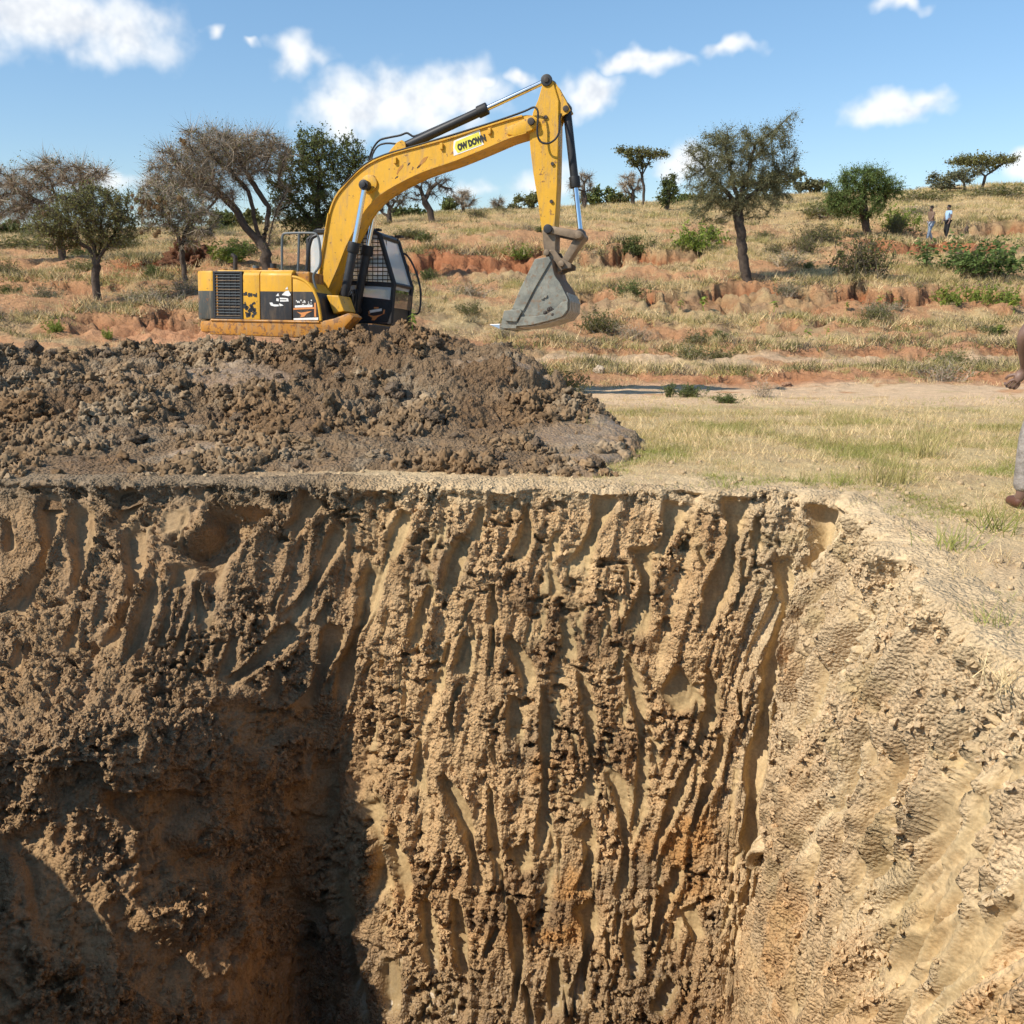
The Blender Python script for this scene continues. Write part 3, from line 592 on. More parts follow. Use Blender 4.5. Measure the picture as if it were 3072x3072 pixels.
    # top of the overlap follows the ground, a hand below it further out
    tp = vfr < 1.26; g = np.zeros(len(V)); rd = np.zeros(len(V)); g[tp] = ground(V[tp, 0], V[tp, 1])[0]; rd[tp] = rim_dist(V[tp, 0], V[tp, 1])
    kk = (1 - sst(vfr, 0.75, 1.25)); V[:, 2] = V[:, 2] * (1 - kk) + (g + 0.012 - 0.10 * sst(rd, 0.20, 0.42) + rough * 0.10) * kk
    # ---- soil colours (soil bands and patches, plus painted streak contrast on the right wall)
    z = V[:, 2]; x = V[:, 0]
    k1 = fbm(P * 0.9, 3, 0.55, seed=81); k2 = fbm(P * np.array((1.0, 1.0, 2.2)), 4, 0.6, seed=82); k3 = fbm(P * 3.0, 3, 0.6, seed=83)
    tan = np.array((0.56, 0.365, 0.188)); brown = np.array((0.375, 0.222, 0.106)); orange = np.array((0.48, 0.24, 0.08)); grey = np.array((0.27, 0.20, 0.128)); dark = np.array((0.16, 0.108, 0.066)); beige = np.array((0.60, 0.445, 0.27)); olive = np.array((0.40, 0.295, 0.15))
    c = np.tile(tan, (len(P), 1))
    c = lerp(c, brown, sst(k2, -0.1, 0.45) * 0.75)
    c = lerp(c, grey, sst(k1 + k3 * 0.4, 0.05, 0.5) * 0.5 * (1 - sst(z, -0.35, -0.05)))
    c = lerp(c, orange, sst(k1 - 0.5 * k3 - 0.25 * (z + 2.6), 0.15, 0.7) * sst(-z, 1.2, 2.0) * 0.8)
    c = lerp(c, dark, sst(k2 + k3 * 0.5, 0.38, 0.7) * 0.45)
    lft = (1 - sst(x + 0.25 * k1, -1.6, -0.7)); c = lerp(c, lerp(grey, brown, 0.55) * .95, lft * 0.85)
    c = lerp(c, brown * 1.05, lft * sst(-z, 1.45, 2.3) * 0.7)
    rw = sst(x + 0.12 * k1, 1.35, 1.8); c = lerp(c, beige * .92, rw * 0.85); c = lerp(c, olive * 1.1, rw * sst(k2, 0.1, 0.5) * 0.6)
    c = lerp(c, np.array((.72, .555, .355)), rw * floor_ * .85); c = lerp(c, orange * 1.15, rw * sst(k1, 0.2, 0.5) * sst(-z, 0.4, 1.0) * 0.4)  # pale smeared scrape floors also paint in groove contrast the sunlight does not give
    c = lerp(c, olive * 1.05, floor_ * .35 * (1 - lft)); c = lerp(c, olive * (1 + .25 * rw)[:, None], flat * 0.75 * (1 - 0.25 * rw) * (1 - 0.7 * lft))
    top = sst(z, -0.22, -0.02); c = lerp(c, PALE * 1.02, top * (1 - 0.95 * lft) * 0.85)
    mudtop = top * lft; c = lerp(c, grey * .92, mudtop * 0.9)
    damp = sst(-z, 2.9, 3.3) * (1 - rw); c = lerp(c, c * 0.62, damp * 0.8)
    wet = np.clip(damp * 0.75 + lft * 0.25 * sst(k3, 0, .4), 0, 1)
    Nr = N.reshape(-1, 3); rngc = np.random.default_rng(31); view = (ufr > 0.6) & (ufr < 16.3) & (vfr > 1.0) & (vfr < 8.1); wgt = view * (1 - flat) * (1 - .8 * pol) * (0.25 + brk) * (1 - 0.45 * floor_) * np.clip(0.4 + 1.6 * pn(P * 2.5, 59), 0.05, 1.4) * (1 + .2 * rightw)
    area = (np.abs(np.gradient(us)).mean() * 0 + 1) ; ix = rngc.choice(len(P), 20000, p=(wgt / wgt.sum())); sz = 0.005 + 0.021 * rngc.random(len(ix)) ** 3.0
    scatter('wall_crumbs', 'crumbs of soil clinging to the pit wall', V[ix] + Nr[ix] * (sz * .35)[:, None], sz, crumb_sources('wall_crumb', 200), 21, 1.5, c[ix] * rngc.uniform(.85, 1.12, len(ix))[:, None])
    Fc = grid_faces(nv, nu)
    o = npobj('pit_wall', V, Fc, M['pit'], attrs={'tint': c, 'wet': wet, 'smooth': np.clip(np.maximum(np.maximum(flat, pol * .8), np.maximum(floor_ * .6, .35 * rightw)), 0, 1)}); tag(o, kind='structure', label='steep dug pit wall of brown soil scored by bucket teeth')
    fl = npobj('pit_floor', [(-6, 0.5, -4.55), (3, 0.5, -4.55), (3, 7.5, -4.55), (-6, 7.5, -4.55)], [(0, 1, 2, 3)], M['pit'], attrs={'tint': np.tile(dark, (4, 1)), 'wet': np.ones(4) * .5, 'smooth': np.zeros(4)}); tag(fl, kind='structure', label='muddy bottom of the deep pit')
build_pit()

# ------------------------------------------------------------------ spoil heap
# crest profile: azimuth, distance of crest, photo row of the crest, then (distance,row) down the near face
HCOL = {
 -900: [(6.95, 1432), (8.2, 1310), (9.5, 1200), (10.8, 1105), (12.0, 1050)],
 0:    [(6.95, 1430), (8.2, 1300), (9.5, 1190), (10.8, 1100), (12.0, 1052)],
 500:  [(6.95, 1430), (8.2, 1300), (9.5, 1185), (10.8, 1098), (12.0, 1044)],
 900:  [(6.95, 1432), (8.2, 1300), (9.5, 1180), (10.8, 1082), (12.0, 1026)],
 1200: [(6.95, 1432), (8.2, 1300), (9.5, 1175), (10.6, 1070), (11.8, 1000)],
 1400: [(6.95, 1432), (8.2, 1305), (9.4, 1185), (10.5, 1080), (11.5, 1008)],
 1540: [(6.95, 1434), (8.2, 1312), (9.3, 1205), (10.2, 1110), (11.0, 1042)],
 1660: [(6.95, 1434), (8.2, 1318), (9.1, 1235), (9.8, 1165), (10.4, 1125)],
 1780: [(6.95, 1436), (8.0, 1340), (8.6, 1290), (9.1, 1240), (9.5, 1212)],
 1890: [(6.95, 1438), (7.6, 1372), (8.0, 1335), (8.4, 1305), (8.8, 1285)],
 1990: [(6.95, 1460), (7.6, 1400), (8.0, 1372), (8.4, 1350), (8.8, 1330)],
}
def heap_surface(x, y):
    q = azq(x, y); Z = []; Q = sorted(HCOL)
    for k in Q:
        kn = HCOL[k]; cy = kn[-1][0]; cz = _zrow(kn[-1][1], cy)
        ys = [6.2] + [a for a, _ in kn] + [cy + 0.35, cy + 1.6, cy + 3.0]; zs = [-0.06] + [_zrow(b, a) for a, b in kn] + [cz - 0.03, cz - 0.75, cz - 1.9]
        zs[1] = 0.0
        Z.append(np.interp(y, ys, zs))
    Z = np.stack(Z, 0); Qa = np.array(Q, float); qq = np.clip(q, Qa[0], Qa[-1]); j = np.clip(np.searchsorted(Qa, qq) - 1, 0, len(Qa) - 2); t = (qq - Qa[j]) / (Qa[j + 1] - Qa[j]); t = t * t * (3 - 2 * t); i = np.arange(len(q))
    return Z[j, i] * (1 - t) + Z[j + 1, i] * t
def heap_height(x, y, full=True):
    p = np.stack([x, y, np.zeros_like(x)], -1); q = azq(x, y)
    z = heap_surface(x, y)
    edge = (1 - sst(q + 120 * fbm(p * 1.6, 5, 0.6, seed=92), 1800, 2000)) * sst(y + 0.22 * fbm(p * 1.1, 4, 0.6, seed=93) + 0.4 * (1 - sst(q, 500, 1000)), 6.95, 7.25)
    wetp = sst(fbm(p * np.array((0.55, 0.9, 1)), 3, 0.5, seed=94) + 0.25 * np.exp(-((q - 1650) / 190) ** 2 - ((y - 8.2) / 0.5) ** 2) * 3 + 0.5 * np.exp(-((q - 1000) / 260) ** 2 - ((y - 7.5) / 0.3) ** 2) + 0.6 * np.exp(-((q - 750) / 160) ** 2 - ((y - 10.6) / 0.6) ** 2), 0.36, 0.62)
    w = p + 0.12 * np.stack([pn(p * 2.5, 95), pn(p * 2.5 + 7, 96), p[:, 0] * 0], -1) + 0.035 * np.stack([pn(p * 9.0, 85), pn(p * 9.0 + 7, 86), p[:, 0] * 0], -1)
    c1, r1 = cells(w * 2.9, 15); c2, r2 = cells(w * 7.0, 16); md = np.clip(0.75 + 1.3 * pn(p * 0.8, 89), 0.25, 1.5)
    l1 = sst(0.66 - c1, 0, 0.38) * (r1 > 0.35) * (0.3 + r1); l2 = sst(0.62 - c2, 0, 0.32) * (r2 > 0.4) * (0.2 + r2)
    h = fbm(w * 1.2, 3, 0.5, seed=97) * 0.20 + l1 * 0.10 * md + l2 * 0.045 * md + fbm(w * 4.5, 3, 0.55, seed=88, mode=2) * 0.04 - 0.05
    if full:
        c3, r3 = cells(w * 17.0, 17); h = h + sst(0.6 - c3, 0, 0.3) * (r3 > 0.3) * (0.2 + r3) * 0.026 - 0.075 * sst(fbm(w * 7.0, 3, 0.6, seed=98), 0.2, 0.55) + fbm(w * 22, 2, 0.6, seed=99) * 0.02
    h = h * (1 - 0.74 * wetp) - 0.02
    low = 1 - sst(z, 0.03, 0.2); h = h * (1 - 0.65 * low)
    return z + h * edge * (0.35 + 0.65 * sst(y, 6.95, 7.6)) - (1 - edge) * 0.16, wetp, edge
def build_heap():
    ys = np.concatenate([np.geomspace(6.6, 12.4, 330)[:-1], np.geomspace(12.4, 15.0, 40)]); qs = np.concatenate([np.linspace(-900, -60, 60)[:-1], np.linspace(-60, 2040, 640)])
    Qm, Ym = np.meshgrid(qs, ys); x = ((Qm - 1536) / F * (Ym * CT + 0.45)).ravel(); y = Ym.ravel()
    z, wet, edge = heap_height(x, y); g, _ = ground(x, y)
    z = np.where(edge < 0.02, np.minimum(z, g - 0.06), z)
    p = np.stack([x, y, z], -1).astype(np.float32)
    k1 = fbm(p * 0.7, 3, 0.55, seed=101); k2 = fbm(p * 3.0, 4, 0.6, seed=102)
    gy = np.array((0.25, 0.165, 0.092)); dk = np.array((0.11, 0.070, 0.038)); br = np.array((0.20, 0.115, 0.055)); lt = np.array((0.37, 0.275, 0.175))
    c = lerp(np.tile(gy, (len(p), 1)), dk, sst(k2, 0.0, 0.5) * 0.6); c = lerp(c, br, sst(k1, 0.05, 0.45) * 0.6); c = lerp(c, lt, sst(k2 - k1, 0.25, 0.7) * 0.7); c = lerp(c, gy * 1.25, wet * 0.4)
    # sunk copy of the small relief along the surface gives the clods overhangs
    Gm = p.reshape(len(ys), len(qs), 3); N = normals(Gm); N *= np.sign(N[..., 2:3] + 1e-9)
    cc, rr = cells(p * 11.0 + 3, 19); p = p + N.reshape(-1, 3) * (np.clip(0.55 - cc, 0, 1) * rr * 0.035 * (1 - 0.9 * wet) * edge)[:, None]
    rngc = np.random.default_rng(32); yy = p[:, 1]; wgt = (edge > .25) * (yy < 12.3) * (x > -7.2) * (1 - .93 * wet) * np.clip(.15 + 2.8 * pn(p * 1.1, 58), .02, 1.8); ix = rngc.choice(len(p), 9500, p=wgt / wgt.sum()); sz = 0.009 + 0.06 * rngc.random(len(ix)) ** 3.2
    scatter('heap_crumbs', 'broken lumps of mud all over the spoil heap', p[ix] + np.stack([sz * 0, sz * 0, sz * .25], -1), sz, crumb_sources('heap_crumb', 220, 6, 3, False), 22, 1.2, c[ix] * rngc.uniform(.7, 1.2, len(ix))[:, None])
    kp = (edge > 0.005); Fc = grid_faces(len(ys), len(qs)); Fc = Fc[kp[Fc].any(1)][:, ::1]
    used = np.unique(Fc); mp = -np.ones(len(p), int); mp[used] = np.arange(len(used))
    o = npobj('spoil_heap', p[used], mp[Fc], M['mud'], attrs={'tint': c[used], 'wet': np.clip(wet[used] * 0.6 + 0.05, 0, 1), 'smooth': np.clip(wet[used], 0, .5)})
    tag(o, 'long heap of wet grey brown mud dumped between the pit and the excavator', 'mud heap')
build_heap()
# ------------------------------------------------------------------ machine materials
def paint_mat(name, band=None, base=(0.68, 0.355, 0.02), dark=(0.028, 0.028, 0.030), dirt=0.5, chips=0.62):
    m, nt, b = new_mat(name)
    co = ND(nt, 'ShaderNodeTexCoord').outputs['Object']; z = ND(nt, 'ShaderNodeSeparateXYZ', ins={0: co}).outputs[2]
    n = NOISE(nt, co, 2.2, 6.0, 0.65); n2 = NOISE(nt, co, 9.0, 5.0, 0.7); n3 = NOISE(nt, ND(nt, 'ShaderNodeMapping', ins={0: co, 3: (7, 7, 1.2)}).outputs[0], 1.6, 5.0, 0.7)
    c = MIX(nt, MR(nt, n, 0.35, 0.7), base, tuple(v * 0.86 for v in base))
    if band: c = MIX(nt, MR(nt, z, band - 0.004, band + 0.004), dark, c)
    c = MIX(nt, MR(nt, n2, chips, chips + 0.03, 0, 0.85), c, (0.17, 0.075, 0.03))      # chipped paint, rust
    c = MIX(nt, MA(nt, 'MULTIPLY', MR(nt, n3, 0.45, 0.75), dirt), c, (0.33, 0.215, 0.11))   # dust streaks
    nt.links.new(c, b.inputs['Base Color']); nt.links.new(MR(nt, n, 0.3, 0.7, 0.38, 0.7), b.inputs['Roughness'])
    b.inputs['Specular IOR Level'].default_value = 0.4
    nt.links.new(ND(nt, 'ShaderNodeBump', ins={'Strength': 0.35, 'Distance': 0.01, 'Height': n2}).outputs[0], b.inputs['Normal'])
    return m
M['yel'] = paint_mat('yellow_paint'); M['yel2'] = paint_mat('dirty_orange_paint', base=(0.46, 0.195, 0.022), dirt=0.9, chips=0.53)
M['arm'] = paint_mat('boom_yellow_paint', base=(0.70, 0.37, 0.02), dirt=0.72, chips=0.61)
M['blk'] = plain_mat('black_paint', (0.022, 0.022, 0.024), 0.5, var=0.3); M['rub'] = plain_mat('rubber_hose', (0.014, 0.014, 0.015), 0.6)
M['grey'] = plain_mat('grey_tube_paint', (0.10, 0.115, 0.12), 0.5); M['chrome'] = plain_mat('chrome_rod', (0.75, 0.77, 0.80), 0.12, 1.0, var=0.03)
M['steel'] = plain_mat('worn_steel', (0.20, 0.145, 0.095), 0.55, 0.35, var=0.35, scale=6, bump=0.004); M['dirty'] = plain_mat('greasy_dark_steel', (0.045, 0.036, 0.03), 0.6, 0.2, var=0.4)
M['buck'] = plain_mat('bucket_grey_paint', (0.30, 0.30, 0.25), 0.55, 0.15, var=0.22, scale=3.5, bump=0.004)
def bucket_mat():
    m, nt, b = new_mat('bucket_stained_grey'); co = ND(nt, 'ShaderNodeTexCoord').outputs['Object']; n = NOISE(nt, co, 3.0, 6.0, 0.7); n2 = NOISE(nt, co, 11.0, 5.0, 0.7)
    c = MIX(nt, MR(nt, n, 0.35, 0.65), (0.27, 0.265, 0.215), (0.15, 0.15, 0.125)); c = MIX(nt, MR(nt, n2, 0.5, 0.66, 0, .85), c, (0.20, 0.13, 0.075)); z = ND(nt, 'ShaderNodeSeparateXYZ', ins={0: co}).outputs[2]
    c = MIX(nt, MA(nt, 'MULTIPLY', MR(nt, MA(nt, 'ADD', z, MA(nt, 'MULTIPLY', n2, -.8)), 0.75, 0.3), .7), c, (0.36, 0.27, 0.17)); nt.links.new(c, b.inputs['Base Color']); b.inputs['Roughness'].default_value = .55; b.inputs['Metallic'].default_value = .1
    nt.links.new(ND(nt, 'ShaderNodeBump', ins={'Strength': 0.7, 'Distance': 0.012, 'Height': n2}).outputs[0], b.inputs['Normal']); return m
M['buck'] = bucket_mat()
M['buck2'] = plain_mat('bucket_rusty_back', (0.17, 0.105, 0.06), 0.7, 0.2, var=0.5, scale=5, bump=0.006); M['wear'] = plain_mat('scraped_wear_bar', (0.42, 0.36, 0.28), 0.45, 0.4, var=0.3); M['tooth'] = plain_mat('polished_tooth_steel', (0.55, 0.55, 0.55), 0.3, 0.9)
M['white'] = plain_mat('white_sticker', (0.75, 0.74, 0.70), 0.6, var=0.1); M['stky'] = plain_mat('yellow_sticker', (0.72, 0.66, 0.07), 0.5, var=0.08); M['org'] = plain_mat('orange_sticker', (0.62, 0.24, 0.07), 0.5)
def glass_mat():
    m, nt, b = new_mat('cab_glass'); b.inputs['Base Color'].default_value = (0.75, 0.82, 0.85, 1); b.inputs['Roughness'].default_value = 0.12
    b.inputs['Alpha'].default_value = 0.42; b.inputs['Specular IOR Level'].default_value = 0.8; return m
M['glass'] = glass_mat()
def two_tone(name, z, **k): return paint_mat(name, band=z, **k)

# ------------------------------------------------------------------ mesh builder for machine parts
class MB:
    def __init__(self): self.bm = bmesh.new()
    def poly(self, pts, y0, y1):          # side outline (x,z) extruded across
        a = [self.bm.verts.new((p[0], y0, p[1])) for p in pts]; c = [self.bm.verts.new((p[0], y1, p[1])) for p in pts]; n = len(pts)
        f = [self.bm.faces.new(a), self.bm.faces.new(c[::-1])]
        for i in range(n): f.append(self.bm.faces.new((a[i], c[i], c[(i + 1) % n], a[(i + 1) % n])))
        return self
    def box(self, x0, x1, y0, y1, z0, z1): return self.poly([(x0, z0), (x1, z0), (x1, z1), (x0, z1)], y0, y1)
    def plan(self, pts, z0, z1):
        a = [self.bm.verts.new((p[0], p[1], z0)) for p in pts]; c = [self.bm.verts.new((p[0], p[1], z1)) for p in pts]; n = len(pts)
        self.bm.faces.new(a); self.bm.faces.new(c[::-1])
        for i in range(n): self.bm.faces.new((a[i], c[i], c[(i + 1) % n], a[(i + 1) % n]))
        return self
    def cyl(self, p, q, r, r2=None, n=16):
        p = Vector(p); q = Vector(q); d = q - p; L = d.length; r2 = r if r2 is None else r2
        mtx = Matrix.Translation((p + q) / 2) @ d.to_track_quat('Z', 'Y').to_matrix().to_4x4()
        bmesh.ops.create_cone(self.bm, cap_ends=True, cap_tris=False, segments=n, radius1=r, radius2=r2, depth=L, matrix=mtx); return self
    def tube(self, pts, r, n=8, smooth=4):
        P = np.array([tuple(p) for p in pts], float)
        if smooth > 1 and len(P) > 2: P = catmull(P, np.linspace(0, len(P) - 1, (len(P) - 1) * smooth + 1))
        T = np.gradient(P, axis=0); rings = []; up = np.array((0.123, 0.987, 0.1))
        for p, t in zip(P, T):
            t = t / (np.linalg.norm(t) + 1e-9); a = np.cross(t, up); a /= np.linalg.norm(a) + 1e-9; b = np.cross(t, a)
            rings.append([self.bm.verts.new(p + r * (a * math.cos(k * 2 * math.pi / n) + b * math.sin(k * 2 * math.pi / n))) for k in range(n)])
        for i in range(len(rings) - 1):
            for k in range(n): self.bm.faces.new((rings[i][k], rings[i][(k + 1) % n], rings[i + 1][(k + 1) % n], rings[i + 1][k]))
        self.bm.faces.new(rings[0][::-1]); self.bm.faces.new(rings[-1]); return self
    def ball(self, c, r, sub=2, sc=(1, 1, 1)):
        bmesh.ops.create_icosphere(self.bm, subdivisions=sub, radius=r, matrix=Matrix.Translation(c) @ Matrix.Diagonal((*sc, 1))); return self
    def build(self, name, mat, parent=None, bevel=0.0, smooth=False, seg=2, loc=None):
        bm = self.bm; bmesh.ops.recalc_face_normals(bm, faces=bm.faces)
        if bevel: 
            e = [x for x in bm.edges if len(x.link_faces) == 2 and x.calc_face_angle(0) > 0.5]
            bmesh.ops.bevel(bm, geom=e, offset=bevel, segments=seg, affect='EDGES', profile=0.6, clamp_overlap=True)
        me = bpy.data.meshes.new(name); bm.to_mesh(me); bm.free(); me.materials.append(mat)
        if smooth: 
            me.polygons.foreach_set('use_smooth', [True] * len(me.polygons)); me.set_sharp_from_angle(angle=R(38))
        o = bpy.data.objects.new(name, me); link(o, parent)
        if loc is not None: o.location = loc
        return o

EXO = np.array((-3.13, 17.5, -0.86)); EXA = R(-15); EXR = R(-6)
def E(px, row, y=-0.24):                  # surveyed point on the machine's fore-and-aft plane at offset y -> (x, z)
    d = ray(px, row); o = np.array((0, 0, CAM_H)) - EXO; c, s = math.cos(-EXA), math.sin(-EXA)
    c2, s2 = math.cos(-EXR), math.sin(-EXR)
    def rot(v):
        a, b, w = v[0] * c - v[1] * s, v[0] * s + v[1] * c, v[2]; return np.array((a, b * c2 - w * s2, b * s2 + w * c2))
    o = rot(o); d = rot(d); t = (y - o[1]) / d[1]; p = o + d * t
    return (float(p[0]), float(p[2]))
def E3(px, row, y): x, z = E(px, row, y); return (x, y, z)

def text_part(body, name, mat, parent, size, origin, xdir, zdir, extrude=0.002):
    cu = bpy.data.curves.new(name, 'FONT'); cu.body = body; cu.size = size; cu.extrude = extrude; cu.offset = 0.012 * size / 0.155; cu.resolution_u = 3
    tmp = bpy.data.objects.new(name, cu); COL.objects.link(tmp); bpy.context.view_layer.update()
    me = bpy.data.meshes.new_from_object(tmp.evaluated_get(bpy.context.evaluated_depsgraph_get())); bpy.data.objects.remove(tmp)
    x = Vector(xdir); zv = Vector(zdir); n = x.cross(zv).normalized()
    mt = Matrix((( x[0], zv[0], n[0], origin[0]), (x[1], zv[1], n[1], origin[1]), (x[2], zv[2], n[2], origin[2]), (0, 0, 0, 1)))
    me.transform(mt); me.materials.clear(); me.materials.append(mat); me.name = name
    return link(bpy.data.objects.new(name, me), parent)

def build_excavator():
    ex = empty('excavator', EXO, EXA); ex.rotation_euler = (EXR, 0, EXA)
    tag(ex, 'yellow crawler excavator with raised boom and grey bucket behind the mud heap', 'excavator')
    Y = -1.33; fl = 1.33                      # near and far flanks
    X = lambda px, row=900, y=Y: E(px, row, y)[0]; Z = lambda row, px=800, y=Y: E(px, row, y)[1]
    zt = Z(812); zb = Z(961); zband = Z(874); z0 = Z(1010)
    m_door = two_tone('door_paint_two_tone', zband, dirt=0.3, chips=0.7); m_cw = two_tone('counterweight_paint_two_tone', zband, dark=(0.06, 0.065, 0.06), dirt=0.55, chips=0.6)
    xt = X(596); x1 = X(640); x2 = X(728); x3 = X(780); x4 = X(876); x5 = X(962)
    # counterweight: rounded tail across the whole width
    pl = [(x1, Y), (x1, fl)]
    for k in range(0, 13):
        a = math.pi / 2 - k * math.pi / 12; s = math.sin(a); cc = math.cos(a)
        ye = np.sign(s) * (abs(s) ** 0.35) * fl; pl.append((x1 - 0.04 - (x1 - xt + 0.09) * (abs(cc) ** 0.35) , ye))
    MB().plan(pl, zb, zt).build('counterweight', m_cw, ex, 0.05, True)
    pl2 = [(x1 + 0.1, Y + .01), (x1 + 0.1, fl - .01)] + [(p[0] + 0.02, p[1] * 0.99) for p in pl[2:]]
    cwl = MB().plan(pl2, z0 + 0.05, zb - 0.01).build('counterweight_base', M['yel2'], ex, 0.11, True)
    # engine house body and doors
    body = MB().box(x1 + 0.005, x4, Y + 0.03, fl - 0.03, zb, zt - 0.02).build('engine_house', M['yel2'], ex, 0.04, True)
    MB().box(x1 + 0.02, x4 - 0.02, Y + 0.1, fl - 0.1, zt - 0.03, zt + 0.02).build('hood_top', M['yel'], ex, 0.02)
    def door(name, xa, xb, m): 
        r = 0.09; pts = [(Y, zb + 0.01)]
        prof = [(Y, zb + 0.012), (Y, zt - r)] + [(Y + r - r * math.cos(a), zt - r + r * math.sin(a)) for a in np.linspace(0.2, math.pi / 2, 6)] + [(Y + 0.3, zt + 0.004), (Y + 0.3, zt - 0.03), (Y + 0.03, zt - 0.11), (Y + 0.03, zb + 0.012)]
        mb = MB(); a = [mb.bm.verts.new((xa, p[0], p[1])) for p in prof]; b = [mb.bm.verts.new((xb, p[0], p[1])) for p in prof]; n = len(prof)
        mb.bm.faces.new(a); mb.bm.faces.new(b[::-1])
        for i in range(n): mb.bm.faces.new((a[i], b[i], b[(i + 1) % n], a[(i + 1) % n]))
        return mb.build(name, m, ex, 0.006, True)
    d1 = door('side_panel', x2 + 0.012, x3 - 0.008, M['yel']); d1['label'] = 'yellow side panel with a torn dark stripe'
    d2 = door('service_door', x3 + 0.008, x4 - 0.008, m_door); d2['label'] = 'black service door with a yellow top band'
    # torn dark stripe decals on the yellow panel
    rr = random.Random(5)
    mb = MB()
    for k in range(9):
        xa = x2 + 0.02 + (x3 - x2 - 0.07) * k / 9; h = rr.uniform(.04, .09); mb.box(xa, xa + rr.uniform(.02, .045), Y - 0.004, Y + 0.002, zband - 0.10 + rr.uniform(0, .03), zband - 0.10 + h)
    mb.build('stripe_remnant', M['blk'], d1)
    mb = MB()
    for k in range(26):
        xa = rr.uniform(x2 + .03, x3 - .09); za = rr.uniform(zb + .04, zb + .30); s = rr.uniform(.015, .05); n = 6
        mb.poly([(xa + s * rr.uniform(.6, 1.2) * math.cos(a), za + s * rr.uniform(.6, 1.3) * math.sin(a)) for a in np.linspace(0, 6.28, n, endpoint=False)], Y - 0.003, Y + 0.002)
    mb.build('stripe_remnant', M['blk'], d1)
    # radiator grille door: frame, dark cavity, bars
    gd = MB().box(x1 + 0.02, x2 - 0.02, Y + 0.018, Y + 0.10, zb + 0.02, zt - 0.02).build('grille_door', M['dirty'], ex)
    mb = MB(); w = 0.045
    mb.box(x1 + .005, x1 + w, Y - 0.012, Y + 0.05, zb + .012, zt - .01); mb.box(x2 - w, x2 + .004, Y - 0.012, Y + 0.05, zb + .012, zt - .01); mb.box(x1 + w, x2 - w, Y - .012, Y + .05, zb + .012, zb + w); mb.box(x1 + w, x2 - w, Y - .012, Y + .05, zt - w, zt - .01)
    mb.build('frame', M['blk'], gd, 0.006)
    nb = 15
    for k in range(nb):
        zz = zb + 0.07 + (zt - zb - 0.14) * k / (nb - 1); MB().box(x1 + w, x2 - w, Y - 0.004, Y + 0.008, zz - 0.006, zz + 0.006).build('bar', M['grey'] if k % 3 else M['steel'], gd)
    for k in range(4):
        xx = x1 + w + (x2 - x1 - 2 * w) * (k + 0.5) / 4; MB().box(xx - 0.05, xx - 0.02, Y + 0.008, Y + 0.024, zb + .06, zt - .06).build('fin', M['yel2'] if k == 0 else M['rub'], gd)
    # tool box with curved front
    zt2 = Z(820, 900)
    cv = [(x4 + 0.008, zb + 0.012), (x5, zb + 0.012), (X(958, 930), Z(930, 958)), (X(952, 900), Z(900, 952)), (X(938, 868), Z(868, 938)), (X(918, 846), Z(846, 918)), (X(895, 834), Z(834, 895)), (x4 + 0.008, Z(830, 880))]
    tb = MB().poly(cv, Y + 0.005, -0.62).build('tool_box', m_door, ex, 0.02, True)
    rim = [(p[0], Y - 0.006, p[1]) for p in cv[1:]]
    MB().tube([(p[0], Y + 0.01, p[1]) for p in cv[1:]], 0.026, 8, 3).build('box_rim', M['yel'], tb, smooth=True)
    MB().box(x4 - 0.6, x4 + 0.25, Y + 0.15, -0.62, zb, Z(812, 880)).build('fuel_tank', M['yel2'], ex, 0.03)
    # lower skirt of the slewing frame
    xs = X(1050); zs0 = z0 + 0.02
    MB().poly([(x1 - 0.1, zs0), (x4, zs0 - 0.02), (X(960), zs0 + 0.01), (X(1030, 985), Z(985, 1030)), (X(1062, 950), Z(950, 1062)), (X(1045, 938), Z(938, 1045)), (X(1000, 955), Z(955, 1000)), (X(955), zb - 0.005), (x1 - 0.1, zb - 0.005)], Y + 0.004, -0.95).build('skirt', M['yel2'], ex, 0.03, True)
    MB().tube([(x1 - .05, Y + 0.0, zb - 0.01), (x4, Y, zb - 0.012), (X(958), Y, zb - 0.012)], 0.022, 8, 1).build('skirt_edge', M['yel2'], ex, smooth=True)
    MB().box(x1, X(1080), -0.95, 0.95, z0 + 0.06, zb - 0.02).build('slewing_frame', M['dirty'], ex, 0.02)
    MB().cyl((0, 0, 0.82), (0, 0, z0 + 0.08), 0.62, n=32).build('slew_ring', M['dirty'], ex, smooth=True)
    # control-valve cover beside the boom foot
    vc = MB().poly([(X(952, 880), Z(880, 952)), (X(990, 882), Z(882, 990)), (X(1007, 930), Z(930, 1007)), (X(975, 938), Z(938, 975))], -1.0, -0.5).build('valve_cover', M['arm'], ex, 0.02)
    mb = MB()
    for k in range(5): xx, zz = E(960 + k * 1.5, 888 + k * 4.5, -1.0); mb.box(xx, xx + 0.07, -1.006, -0.998, zz, zz + 0.012)
    mb.build('vent_slots', M['rub'], vc)
    # deck fittings
    xp, zp = E(703, 815, -0.6)
    MB().tube([E3(706, 816, -0.5), E3(706, 782, -0.5), E3(705, 772, -0.5), E3(696, 764, -0.5)], 0.038, 10, 4).build('exhaust_pipe', M['dirty'], ex, smooth=True)
    for px, row, h, r, mt in ((768, 811, 14, .06, 'grey'), (820, 811, 20, .055, 'blk'), (673, 816, 9, .05, 'yel2')):
        a = E3(px, row, -0.9); b = E3(px, row - h, -0.9); f = MB().cyl(a, b, r).build('filler_cap', M[mt], ex, smooth=True)
        MB().cyl((a[0], a[1], a[2] - 0.02), (a[0], a[1], a[2] + 0.03), r * 1.7).build('cap_flange', M['yel2'], f, smooth=True)
